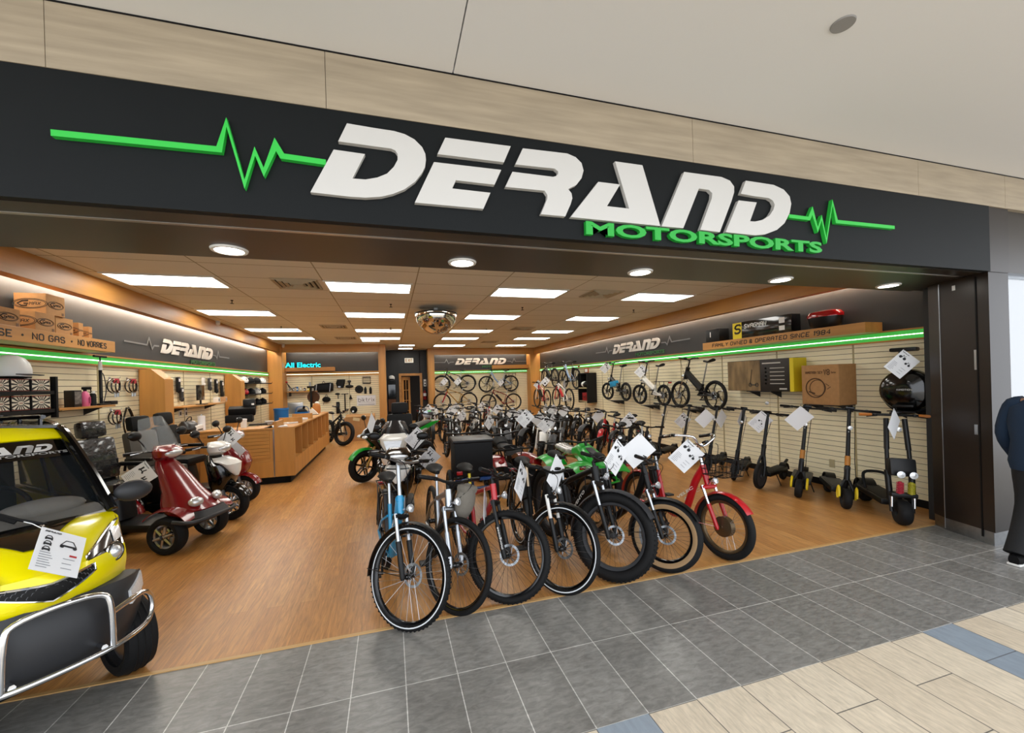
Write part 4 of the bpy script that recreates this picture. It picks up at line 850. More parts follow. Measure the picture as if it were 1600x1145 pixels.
# electric unicycle on its bracket
P = RX(1418, 612, 6.2); t = thing('electric_unicycle', 'round black electric unicycle with raised trolley handle, high on the slatted wall', 'unicycle', (6.2, P.y, P.z), (0, 0, PI/2+.25))
MB().lathe([(.05, -.11), (.2, -.105), (.255, -.07), (.27, 0), (.255, .07), (.2, .105), (.05, .11)], 40, axis=(0, 1, 0), c=(0, 0, .02)).build('shell', gblack, t, smooth=50)
q = MB(); torus(q, vec(0, 0, -.03), .21, .04, 36, 8); q.build('tyre', rubber, t)
for s in (-1, 1): MB().box((0, s*.14, -.17), (.2, .08, .03), b=.01).build('foot_pedal', black, t)
q = MB()
for s in (-1, 1): q.tube([(.05, s*.05, .2), (.05, s*.05, .52)], .011, 8)
q.box((.02, 0, .53), (.26, .14, .05), b=.02); q.build('trolley_handle', black, t)
stroke_text(MB(), 'INMOTION', (.07, .112, .02), (-1, 0, 0), (0, 0, 1), .018, .14, .2).build('maker_mark', white, t, smooth=0)
brk = mat('bracket_black', '#16161a', .5)
def wall_bracket(P, w, dpt, label, nrm=(-1, 0)):
    """a small slatwall shelf bracket; P is its top centre at the wall"""
    t = thing('wall_bracket', label, 'wall bracket', P, (0, 0, math.atan2(nrm[1], nrm[0])), group='slatwall brackets')
    MB().box((dpt/2, 0, -.008), (dpt, w, .012)).build('plate', brk, t, smooth=0)
    q = MB()
    for s in (-1, 1): q.prism([(0, -.12), (dpt*.9, -.015), (0, -.015)], (0, s*w*.42, 0), (1, 0, 0), (0, 0, 1), .006)
    q.box((.003, 0, -.05), (.006, w, .11)); q.build('arm', brk, t, smooth=0)
XW = XR-.004
wall_bracket((XW, P.y, P.z-.235), .3, .34, 'black bracket carrying the round electric unicycle')
# boxes on the right wall

y0, y1 = RX(1137, 590, 6.12).y, RX(1240, 590, 6.12).y; z0, z1 = RX(1190, 611, 6.12).z, RX(1190, 562, 6.12).z
t = thing('scooter_box', 'long black and yellow scooter carton with a photo print on the slatted wall', 'box', (6.12, (y0+y1)/2, z0)); L_, h = y0-y1, z1-z0
MB().box((.14, 0, h/2), (.27, L_, h), b=.004).build('carton', mat('dark_print', '#231d19', .45), t)
fx = .003
q = MB(); q.box((fx, L_*.23, h/2), (.002, L_*.53, h*.98)); q.build('photo_print', mat('room_photo', '#77603f', .5, noise=.45, nscale=9, stretch=(1, 1, .3)), t, smooth=0)
q = MB(); q.box((.14, -L_/2-.001, h/2), (.27, .002, h)); q.box((fx, -L_*.475, h/2), (.002, L_*.05, h)); q.build('yellow_end', mat('yellow_print', '#d7c11c', .5), t, smooth=0)
q = MB(); 
q.ell((.004, L_*.32, h*.5), (.001, .06, .12), 12, 8); q.ell((.004, L_*.30, h*.74), (.001, .03, .035), 10, 6)
torus(q, vec(.004, L_*.12, h*.2), .03, .008, 14, 5, axis=(1, 0, 0)); torus(q, vec(.004, L_*.02, h*.2), .03, .008, 14, 5, axis=(1, 0, 0)); q.tube([(.004, L_*.12, h*.22), (.004, L_*.09, h*.7)], .008, 5); q.tube([(.004, L_*.12, h*.2), (.004, L_*.02, h*.2)], .01, 5); q.box((.004, L_*.1, h*.9), (.001, .1, h*.2))
q.build('picture_shapes', mat('photo_dark', '#2b2620', .5), t, smooth=0)
q = MB()
for k in range(5): q.box((.002, -L_*.28, h*(.72-.12*k)), (.003, L_*.2, .012)); q.lathe([(0, 0), (.016, 0)], 10, c=(.0, -L_*.12, h*(.72-.12*k)), axis=(-1, 0, 0))
q.box((.001, -L_*.2, h*.88), (.002, L_*.26, .02)); q.box((.001, -L_*.36, h*.08), (.002, L_*.1, .025)); q.build('printed_lines', mat('grey_print', '#b8b3aa', .5), t, smooth=0)
wall_bracket((XW, (y0+y1)/2, z0), .5, .28, 'black bracket under the long scooter carton')
y0, y1 = RX(1253, 600, 6.05).y, RX(1311, 600, 6.05).y; z0, z1 = RX(1280, 632, 6.05).z, RX(1280, 570, 6.05).z
t = thing('unicycle_box', 'square brown cardboard box printed with a unicycle drawing', 'box', (6.05, (y0+y1)/2, z0)); L_, h = y0-y1, z1-z0
MB().box((.17, 0, h/2), (.34, L_, h), b=.004).build('carton', card_b, t)
q = MB(); torus(q, vec(-.001, L_*.12, h*.42), h*.24, .008, 26, 5, axis=(1, 0, 0)); torus(q, vec(-.001, L_*.06, h*.42), h*.2, .005, 26, 5, axis=(1, 0, 0)); q.box((-.001, L_*.22, h*.3), (.002, .1, .02), rot=(.3, 0, 0)); q.box((-.001, -L_*.2, h*.5), (.002, .06, .008), rot=(.6, 0, 0)); q.box((-.001, -L_*.24, h*.42), (.002, .06, .008), rot=(-.6, 0, 0)); q.build('printed_drawing', mat('brown_print', '#4a3018', .7), t, smooth=0)
q = MB(); stroke_text(q, 'INMOTION SCV', (-.0005, L_*.38, h*.78), (0, -1, 0), (0, 0, 1), .035, L_*.46); stroke_text(q, 'V8', (-.0005, -L_*.12, h*.75), (0, -1, 0), (0, 0, 1), .075, L_*.14); text_mesh(q, 'Series', (-.0005, -L_*.31, h*.78), (0, -1, 0), (0, 0, 1), .03, L_*.12, .002); q.build('lettering', MATS['brown_print'], t, smooth=0)
wall_bracket((XW, (y0+y1)/2, z0), .5, .35, 'black bracket under the brown unicycle box')
P = RX(1300, 724, XR-.014); o = MB().box(P, (.01, .08, .12), b=.003).build('wall_socket', mat('beige_upright2', '#b9ab84', .5)); tag(o, 'beige wall socket low on the slatted wall behind the scooters', 'socket')
# goods on the right ledge
zt = 2.402
def ybox(px, x, z): return RX(px, 500, x).y
y0, y1 = RX(1145, 515, 6.15).y, RX(1236, 500, 6.15).y
t = thing('rack_carton', 'long black carton with yellow end stripe lying on the family owned ledge', 'box', (6.25, (y0+y1)/2, zt)); L_ = y0-y1; h = RX(1160, 503, 6.15).z-zt
h = max(.22, h); MB().box((0, 0, h/2), (.2, L_, h), b=.004).build('carton', gblack, t); o2 = t
q = MB(); q.box((-.1015, L_/2-.1, h/2), (.003, .2, h*.98)); q.build('yellow_panel', MATS['yellow_print'], t, smooth=0)
q = MB(); stroke_text(q, 'SWAGMAN', (-.1, L_*.28, h*.6), (0, -1, 0), (0, 0, 1), h*.22, L_*.38, .2, .003, shear=.2)
q.box((-.1015, -L_*.36, h*.72), (.003, .1, h*.3)); q.box((-.1015, -L_*.36, h*.3), (.003, .1, h*.25)); q.build('lettering', white, t, smooth=0)
stroke_text(MB(), 'S', (-.103, L_/2-.04, h*.35), (0, -1, 0), (0, 0, 1), h*.5, .12, .22, .003, shear=.2).build('emblem', gblack, t, smooth=0)
y2 = RX(1118, 520, 6.2).y; t = thing('black_case', 'small black square case on the far end of the family owned ledge', 'case', (6.24, y2, zt)); MB().box((0, 0, .13), (.24, .36, .26), b=.02).build('case_body', black, t); MB().box((-.122, .05, .15), (.004, .02, .1)).build('latch', white, t, smooth=0)
y3 = RX(1286, 495, 6.2).y; t = thing('top_case', 'black motorcycle top case with wide red reflector lid on the ledge', 'top case', (6.24, y3, zt))
q = MB(); q.rings([[(r_*.16*math.cos(2*PI*j/20), r_*.24*math.sin(2*PI*j/20), z) for j in range(20)] for r_, z in ((.7, 0), (.9, .05), (.98, .14), (1, .16))]); q.build('case_body', black, t)
q = MB(); q.rings([[(r_*.16*math.cos(2*PI*j/20), r_*.25*math.sin(2*PI*j/20), z) for j in range(20)] for r_, z in ((1.0, .16), (1.02, .2), (.9, .24), (.5, .265), (.1, .27))]); q.build('lid', redlens, t)
# ------------------------------------------------------------------ bicycles hung on the walls
HG = 'bicycles hung high on the back walls'
def hook(P, label):
    t = thing('wall_hook', label, 'wall hook', P, group='hooks for hung bicycles')
    return t
def hang_back(b, q, R, dy=.3, heading=180, lean=0):
    P = RY(q[0], q[1], YBR-dy); b.location = (P.x, P.y, P.z-R); b.rotation_euler = (lean, 0, D_(heading)); return P
def hang_right(b, q, R, dx=.3, heading=90, lean=0, pitch=0.0):
    P = RX(q[0], q[1], XR-dx); b.location = (P.x, P.y, P.z-R); b.rotation_euler = (lean, pitch, D_(heading)); return P
def rail(P0, P1, label):
    o = MB(); P0, P1 = Vector(P0), Vector(P1); o.tube([P0, P1], .012, 6)
    n = Vector((0, 1, 0)) if abs((P1-P0).x) > abs((P1-P0).y) else Vector((1, 0, 0)); dd = (YBR-.01-P0.y) if n.y else (XR-.01-P0.x)
    for f in (.06, .5, .94): p = P0.lerp(P1, f); o.tube([p, p+n*dd], .01, 6)
    tag(o.build('hanging_rail', brk, smooth=40), label, 'rail', 'rails for the hung bicycles')
ba = make_bike('dark hung bicycle, upper one next to the office door', lod=1, kind='spoke', barw=.5, col=dgrey, R=.36, fender=black, kick=False, wb=1.1); ba['group'] = HG; P = hang_back(ba, (690, 600), .36)
rail((P.x-.1, P.y, P.z-.375), (P.x+1.3, P.y, P.z-.375), 'black hanging rail under the dark hung bicycle')
bb = make_bike('pale blue low-step hung bicycle with rear rack on the back wall', lod=1, kind='mag', style='step', col=lightblue, barw=.5, R=.36, rack=black, kick=False, wb=1.1, steer=.1); bb['group'] = HG; P = hang_back(bb, (760, 600), .36)
rail((P.x-.1, P.y, P.z-.375), (P.x+1.3, P.y, P.z-.375), 'black hanging rail under the pale blue hung bicycle')
bc = make_bike('gold framed hung bicycle with red head tube, lower one by the office door', lod=1, style='diamond', col=gold, fork=redb, barw=.5, R=.36, kick=False, battery=False); bc['group'] = HG; P = hang_back(bc, (691, 628), .36, dy=.9)
rail((P.x-.1, P.y, P.z-.375), (P.x+1.3, P.y, P.z-.375), 'black hanging rail under the gold framed bicycle')
bd = make_bike('dark red framed hung bicycle below the pale blue one', lod=1, style='diamond', col=redp, barw=.5, R=.36, kick=False); bd['group'] = HG; P = hang_back(bd, (763, 629), .36, dy=.9)
rail((P.x-.1, P.y, P.z-.375), (P.x+1.3, P.y, P.z-.375), 'black hanging rail under the dark red bicycle')
be = dup(ba, 'dark hung bicycle high in the corner by the wood column'); P = hang_right(be, (851, 591), .36); rail((P.x, P.y+.1, P.z-.375), (P.x, P.y-1.3, P.z-.375), 'black hanging rail under the dark corner bicycle')
bf = dup(bb, 'grey blue low-step hung bicycle high on the scooter wall by the corner'); P = hang_right(bf, (880, 592), .36); rail((P.x, P.y+.1, P.z-.375), (P.x, P.y-1.3, P.z-.375), 'black hanging rail under the grey blue corner bicycle')
bg_ = make_bike('red and gold bicycle under the dark corner bicycle', lod=1, style='diamond', col=redb, barw=.5, R=.36, fork=white, kick=False, post=gold); bg_['group'] = HG; P = hang_right(bg_, (839, 622), .36, dx=.95); rail((P.x, P.y+.1, P.z-.375), (P.x, P.y-1.3, P.z-.375), 'black hanging rail under the red and gold bicycle')
bh = make_bike('red and white bicycle beside the small black shelf unit', lod=1, style='diamond', col=white, barw=.5, fork=redb, R=.36, kick=False, batm=redb); bh['group'] = HG; P = hang_right(bh, (869, 622), .36, dx=.9); rail((P.x, P.y+.1, P.z-.375), (P.x, P.y-1.3, P.z-.375), 'black hanging rail under the red and white bicycle')
fold = dict(lod=1, kind='mag', R=.255, tw=.055, wb=.96, style='beam', col=black, bbz=.27, saddle_h=.95, seat_tube=.24, barz=.28, headtube=.18, barw=.5, battery=False, kick=False, rmotor=.07, saddlew=.14, fork=black, tube=.026)
b1 = make_bike('small folding e-bike with blue frame box on the scooter wall', **{**fold, 'steer': .2}); P = hang_right(b1, (950, 611), .255, dx=.28)
q = MB(); q.box((-.36, 0, .47), (.34, .1, .16), rot=(0, .12, 0), b=.02); q.build('battery_box', bluep, b1)
wall_bracket((XW, P.y-.3, P.z-.262), .3, .36, 'bracket under the blue folding e-bike')
b2 = make_bike('small folding e-bike with white frame on the scooter wall', **{**fold, 'col': whitep, 'fork': black, 'tube': .034, 'rack': black, 'steer': .15}); P = hang_right(b2, (1000, 616), .255, dx=.28); wall_bracket((XW, P.y-.3, P.z-.262), .3, .36, 'bracket under the white folding e-bike')
b3 = make_bike('black e-bike with six-spoke wheels hung above the scooters', **{**fold, 'R': .3, 'tube': .036, 'wb': 1.02, 'fork': chrome, 'saddle_h': .98, 'bbz': .3, 'barz': .1, 'headtube': .26, 'frame_text': 'VELEC'}); P = hang_right(b3, (1063, 616), .3, dx=.28); wall_bracket((XW, P.y-.3, P.z-.307), .3, .36, 'bracket under the black six-spoke e-bike')
for o in (b1, b2, b3): o['group'] = 'folding e-bikes hung on the scooter wall'
# ------------------------------------------------------------------ motor vehicles (forward +x, left +y)
def sring(c, a, b, n=24, e=2.0, axis='z'):
    out = []
    for j in range(n):
        t = 2*PI*j/n; ct, st = math.cos(t), math.sin(t); x = a*math.copysign(abs(ct)**(2/e), ct); y = b*math.copysign(abs(st)**(2/e), st)
        out.append(Vector(c)+(Vector((x, y, 0)) if axis == 'z' else Vector((0, x, y)) if axis == 'x' else Vector((x, 0, y))))
    return out
def loft(mb, secs, n=24, e=2.4, axis='z'): return mb.rings([sring(c, a, b, n, e, axis) for c, a, b in secs])
def mirror(parent, P, s, m=black, size=(.025, .075, .05)):
    q = MB(); q.tube([P, P+vec(-.01, s*.06, .1), P+vec(-.02, s*.1, .15)], .007, 6); q.ell(P+vec(-.02, s*.12, .18), size, 12, 8); o = q.build('mirror', m, parent)
    MB().ell(P+vec(-.02-size[0]*.75, s*.12, .18), (size[0]*.3, size[1]*.88, size[2]*.86), 12, 6).build('mirror_glass', chrome, o)
def mud(parent, c, R, w, a0, a1, m, name='front_mudguard', flare=.03):
    q = MB(); C_ = Vector(c); q.sheet(lambda u, v: C_+vec(math.cos(a0+(a1-a0)*u)*(R-flare*(2*v-1)**2), (v-.5)*w, math.sin(a0+(a1-a0)*u)*(R-flare*(2*v-1)**2)), 14, 6, .006); return q.build(name, m, parent)
def make_motor_scooter(label, cat='mobility scooter', name='mobility_scooter', front=2, rear=2, col=redp, col2=None, low=black, R=.19, tw=.12, wb=1.15, track=.58, screen_=True, backrest=True, topcase=False, wrap=False, seatm=dblack, headm=None, h=1.0, mirrors=True, bumper=True, shield=None, nose=None, rack=False, rimm=alu):
    t = thing(name, label, cat); k = h; col2 = col2 or col
    for s in ((-1, 1) if front == 2 else (0,)): wheel(t, 'front_wheel', vec(0, s*track/2, R), R, tw, kind='mag', rim=rimm, disc=front == 1, lod=1, ri=R*.64)
    for s in ((-1, 1) if rear == 2 else (0,)): wheel(t, 'rear_wheel', vec(-wb, s*track/2, R), R, tw, kind='mag', rim=rimm, disc=False, lod=1, ri=R*.64)
    # chassis and floor
    c = MB(); c.box((-wb*.52, 0, .24), (wb*.62, .42, .09), b=.03)
    if front == 2: c.box((.0, 0, R+.03), (.1, track-.1, .06), b=.01); c.box((-.1, 0, .27), (.3, .34, .14), b=.04)
    c.box((-wb, 0, R+.03), (.1, (track if rear == 2 else .2)-.1, .08), b=.01)
    c.build('chassis', low, t)
    # front cowl
    q = MB()
    if front == 2:
        loft(q, [((.06, 0, .36), .2, .24), ((.03, 0, .43), .25, .27), ((-.02, 0, .5), .22, .25), ((-.08, 0, .62), .16, .2), ((-.17, 0, .78), .12, .165), ((-.25, 0, .9*k), .1, .13), ((-.29, 0, .97*k), .07, .09)], 28, 2.3)
    else:
        loft(q, [((-.13, 0, .38), .08, .12), ((-.1, 0, .5), .14, .17), ((-.08, 0, .62), .16, .2), ((-.12, 0, .76), .14, .2), ((-.18, 0, .88*k), .11, .16), ((-.22, 0, .96*k), .06, .1)], 28, 2.3)
    q.build('front_cowl', col, t)
    if shield:
        q = MB(); loft(q, [((.09, 0, .60), .02, .03), ((.07, 0, .66), .05, .09), ((.03, 0, .76), .08, .15), ((-.06, 0, .87*k), .1, .17), ((-.13, 0, .92*k), .07, .12)], 20, 2.2); q.build('nose_cover', shield, t)
    if front == 2:
        for s in (-1, 1):
            q = MB(); C_ = vec(0, s*track/2, R); q.sheet(lambda u, v: C_+vec(math.cos(.55+1.95*u)*(R+.07)*1.12, s*(-.14+.19*v), math.sin(.55+1.95*u)*(R+.075)+.04*(1-v)), 16, 6, .008); q.build('front_mudguard', col, t)
            MB().ell((.205, s*.15, .52), (.05, .075, .055), 14, 8, rot=(0, -.7, s*.5)).build('side_lamp', lampglass, t)
        if bumper:
            q = MB(); q.tube(smooth_path([(.12, -.36, .36), (.3, -.3, .34), (.36, 0, .35), (.3, .3, .34), (.12, .36, .36)], 4), .022, 8); loft(q, [((.2, 0, .42), .1, .2), ((.22, 0, .36), .12, .24), ((.2, 0, .3), .1, .22)], 20, 3); q.build('front_bumper', dgrey, t)
    else:
        q = MB()
        for s in (-1, 1): q.tube([vec(0, s*(tw/2+.03), R), vec(-.14, s*.07, .72)], .022, 8)
        q.build('fork', alu, t); mud(t, vec(0, 0, R), R+.035, tw+.06, .35, 2.9, col2)
    # steering head
    pod = vec(-.16 if front == 1 else -.27, 0, 1.0*k+.06); q = MB(); loft(q, [(pod+vec(-.02, 0, -.1), .06, .09), (pod+vec(.02, 0, -.05), .1, .15), (pod+vec(.02, 0, .02), .11, .16), (pod+vec(-.02, 0, .07), .07, .11)], 22, 2.4); po = q.build('steering_head', nose or col, t)
    MB().ell(pod+vec(.09, 0, -.015), (.05, .12, .055), 18, 10).build('headlight', lampglass, po)
    if wrap:
        q = MB(); loft(q, [(pod+vec(.1, 0, -.26), .02, .05), (pod+vec(.14, 0, -.2), .05, .1), (pod+vec(.13, 0, -.06), .09, .19), (pod+vec(.06, 0, .06), .1, .22), (pod+vec(-.02, 0, .12), .06, .16)], 22, 2.3); q.build('face_mask', whitep, po)
        q = MB(); q.prism([(-.14, .03), (.14, .03), (.07, -.15), (-.07, -.15)], pod+vec(.215, 0, 0), (0, 1, 0), (-.3, 0, 1), .012); q.build('headlight', lampglass, po)
    q = MB(); q.tube(smooth_path([pod+vec(-.14, -.33, .02), pod+vec(-.05, -.2, .03), pod+vec(-.02, 0, .0), pod+vec(-.05, .2, .03), pod+vec(-.14, .33, .02)], 4), .014, 8); ho = q.build('handlebar', black, t)
    for s in (-1, 1):
        MB().tube([pod+vec(-.15, s*.35, .02), pod+vec(-.09, s*.25, .025)], .02, 8).build('grip', black, ho)
        q = MB(); q.tube([pod+vec(-.06, s*.22, .03), pod+vec(-.02, s*.3, .03), pod+vec(-.06, s*.36, .02)], .006, 5); q.build('brake_lever', alu, ho)
        if mirrors: mirror(t, pod+vec(-.05, s*.17, .03), s)
    if screen_:
        q = MB(); q.sheet(lambda u, v: pod+vec(.06-.14*v-.1*(2*u-1)**2, (u-.5)*.46*(1-.35*v*v), .05+(.27 if wrap else .36)*v-.03*(2*u-1)**2), 12, 8, .004); q.build('windscreen', wrapblack if wrap else mat('thin_screen', '#e4ebee', .05, alpha=.12, spec=.7), t)
        if wrap:
            q = MB(); q.sheet(lambda u, v: pod+vec(.075-.13*v-.1*(2*u-1)**2, (u-.5)*.44*(1-.35*v*v), .05+.26*v-.03*(2*u-1)**2), 16, 10, .004); q.build('screen_wrap', wrapblack, t)
    # seat
    q = MB(); x = -wb*.8; loft(q, [((x, 0, .3), .2, .15), ((x-.02, 0, .45), .2, .16), ((x-.02, 0, .6), .17, .15)], 20, 3); q.build('seat_base', low, t)
    if not topcase or backrest:
        q = MB(); q.box((x, 0, .68), (.46, .44 if backrest else .3, .12), b=.05); so = q.build('seat', seatm, t)
    else:
        q = MB(); loft(q, [((x+.32, 0, .68), .08, .05), ((x+.15, 0, .7), .13, .06), ((x-.1, 0, .74), .15, .07), ((x-.35, 0, .78), .13, .06)], 18, 2.4, 'x'); so = q.build('seat', seatm, t)
    if backrest:
        q = MB(); q.box((x-.22, 0, .98), (.11, .44, .5), rot=(0, -.15, 0), b=.05); q.build('backrest', seatm, t)
        q = MB(); q.box((x-.27, 0, 1.33), (.11, .29, .2), rot=(0, -.12, 0), b=.05); q.box((x-.25, 0, 1.2), (.03, .1, .12)); q.build('headrest', dblack if not wrap or True else seatm, t)
        for s in (-1, 1):
            q = MB(); q.box((x-.03, s*.26, .88), (.34, .06, .05), b=.02); q.tube([(x-.2, s*.26, .87), (x-.24, s*.24, .74)], .015, 6); q.build('armrest', black, t)
    q = MB(); loft(q, [((-wb*.72, 0, .42), .12, .1), ((-wb*.85, 0, .46), .19, .13), ((-wb, 0, .5), .2, .12), ((-wb-.2, 0, .56), .14, .08)], 22, 2.6, 'x'); q.build('rear_cowl', col2, t)
    for s in ((-1, 1) if rear == 2 else (0,)): mud(t, vec(-wb, s*track/2, R), R+.045, tw+.05, .2, 2.9, col2, 'rear_mudguard')
    MB().box((-wb-.32, 0, .56), (.04, .2, .06), b=.012).build('tail_light', redlens, t)
    if topcase:
        q = MB(); loft(q, [((-wb-.15, 0, .82), .14, .17), ((-wb-.15, 0, .95), .18, .21), ((-wb-.14, 0, 1.08), .17, .2), ((-wb-.13, 0, 1.14), .11, .14)], 22, 3.2); q.tube([(-wb-.1, 0, .56), (-wb-.14, 0, .84)], .03, 6); q.build('top_case', dblack, t)
    if rack:
        q = MB()
        for kk in range(4):
            z = .78+kk*.06; q.tube([vec(-wb-.1+sx*.17, sy*.2, z) for sx, sy in ((-1, -1), (1, -1), (1, 1), (-1, 1))], .006, 5, closed=True)
        for sx in (-1, 0, 1):
            for sy in (-1, 1): q.tube([vec(-wb-.1+sx*.17, sy*.2, .6), vec(-wb-.1+sx*.17, sy*.2, .96)], .006, 5)
        q.build('rear_basket', black, t)
    return t
def at(o, x, y, hd, lean=0.0, z=0.0):
    o.location = (x, y, z); o.rotation_euler = (lean, 0, D_(hd)); return o
MG = 'mobility scooters in a row by the counter wall'
m1 = make_motor_scooter('red four-wheel mobility scooter with windscreen right behind the yellow car', seatm=wrapblack, h=1.0, R=.2, tw=.14, rack=True); at(m1, -2.24, 2.48, -20); m1['group'] = MG
for ch in m1.children:
    if ch.name.startswith('headrest'): ch.data.materials[0] = wrapblack
m2 = make_motor_scooter('black trike scooter with white nose cover between the two red ones', front=1, rear=2, col=gblack, col2=gblack, R=.235, tw=.11, wb=1.2, screen_=False, shield=whitep, nose=whitep, seatm=leather, backrest=True, h=.92, rimm=chrome); at(m2, -2.1, 3.3, -17); m2['group'] = MG
m3 = make_motor_scooter('red three-wheel scooter with pointed fender closest to the counter', front=1, rear=2, col=redp, col2=redp, R=.21, tw=.11, wb=1.15, screen_=False, seatm=dblack, h=.98); at(m3, -2.2, 4.22, -13); m3['group'] = MG
VG = 'motorcycles parked behind the front bicycles'
v1 = make_motor_scooter('white motor scooter with headrest and wrapped windscreen behind the green motorcycle', cat='motor scooter', name='motor_scooter', front=1, rear=2, col=whitep, col2=gblack, low=black, R=.22, tw=.12, wb=.97, shield=whitep, wrap=True, h=.80, seatm=dblack); at(v1, .02, 3.5, -97); v1['group'] = VG
v2 = make_motor_scooter('black motor scooter with white front shield right behind the blue bicycle', cat='motor scooter', name='motor_scooter', front=1, rear=1, col=gblack, col2=gblack, R=.23, tw=.1, wb=.85, screen_=False, backrest=False, topcase=False, shield=whitep, h=.84, nose=gblack); at(v2, .02, 1.98, -92, -.05); v2['group'] = VG
for ch in list(v2.children):
    pass
def make_sport(label, col=greenp, R=.3):
    t = thing('motorcycle', label, 'motorcycle'); wb = 1.32; F, B = vec(0, 0, R), vec(-wb, 0, R)
    wheel(t, 'front_wheel', F, R, .11, kind='mag', rim=gblack, lod=1); wheel(t, 'rear_wheel', B, R, .15, kind='mag', rim=gblack, lod=1)
    q = MB()
    for s in (-1, 1): q.tube([F+vec(0, s*.09, 0), vec(-.3, s*.09, .92)], [.024, .028], 10)
    q.build('fork', gold, t); mud(t, F, R+.03, .15, .5, 2.5, col)
    q = MB(); loft(q, [((.06, 0, .84), .02, .03), ((-.02, 0, .86), .1, .09), ((-.15, 0, .82), .18, .2), ((-.35, 0, .68), .2, .28), ((-.6, 0, .55), .19, .24), ((-.85, 0, .42), .14, .14)], 26, 2.4, 'x'); q.build('fairing', gblack, t)
    for s in (-1, 1):
        q = MB(); q.prism([(-.05, .84), (-.3, .92), (-.55, .8), (-.75, .6), (-.5, .56), (-.25, .66)], (0, s*.205-.004, 0), (1, 0, 0), (0, 0, 1), .01); q.build('side_panel', col, t)
        MB().ell((.04, s*.09, .83), (.05, .055, .03), 12, 8, rot=(0, .3, s*.3)).build('headlight', lampglass, t)
    q = MB(); q.sheet(lambda u, v: vec(-.05-.22*v-.1*(2*u-1)**2, (u-.5)*.34*(1-.3*v), .92+.2*v-.05*(2*u-1)**2), 10, 6, .004); q.build('windscreen', dglass, t)
    q = MB(); loft(q, [((-.4, 0, .88), .1, .06), ((-.5, 0, .9), .15, .1), ((-.65, 0, .88), .16, .1), ((-.8, 0, .8), .11, .06)], 22, 2.5, 'x'); q.build('tank', gblack, t)
    q = MB(); loft(q, [((-.74, 0, .8), .1, .035), ((-.9, 0, .8), .15, .05), ((-1.05, 0, .84), .14, .05), ((-1.15, 0, .92), .12, .05), ((-1.45, 0, .98), .09, .035)], 20, 2.6, 'x'); q.build('seat', leather, t)
    q = MB(); loft(q, [((-1.0, 0, .74), .12, .06), ((-1.25, 0, .83), .12, .07), ((-1.5, 0, .92), .09, .05), ((-1.68, 0, .98), .03, .025)], 20, 2.4, 'x'); q.build('tail', plasticwrap, t)
    for s in (-1, 1):
        q = MB(); q.prism([(-1.0, .74), (-1.3, .84), (-1.66, .99), (-1.45, .98), (-1.1, .86)], (0, s*.115-.004, 0), (1, 0, 0), (0, 0, 1), .01); q.build('tail_panel', col, t)
    q = MB(); q.box((-.72, 0, .42), (.5, .3, .34), b=.06); q.box((-1.02, .08, .34), (.6, .05, .08), b=.02); q.box((-1.02, -.08, .34), (.6, .05, .08), b=.02); q.build('engine', steel, t)
    q = MB(); q.tube(smooth_path([(-.6, -.1, .3), (-.9, -.2, .26), (-1.2, -.22, .38), (-1.45, -.2, .5)], 4), [.03]*8+[.05]*5, 10); q.build('exhaust', alu, t)
    h = MB(); h.tube([(-.34, -.36, .93), (-.28, -.1, .95), (-.28, .1, .95), (-.34, .36, .93)], .014, 8); ho = h.build('handlebar', black, t)
    for s in (-1, 1): MB().tube([(-.345, s*.38, .93), (-.315, s*.25, .938)], .02, 8).build('grip', black, ho); mirror(t, vec(-.15, s*.2, .95), s)
    MB().box((-1.69, 0, .96), (.03, .12, .04), b=.01).build('tail_light', redlens, t)
    return t
sp = make_sport('green and black sport motorcycle with wrapped grey tail, front wheel towards the counter'); at(sp, -.50, 4.8, 213, -.05); sp['group'] = VG
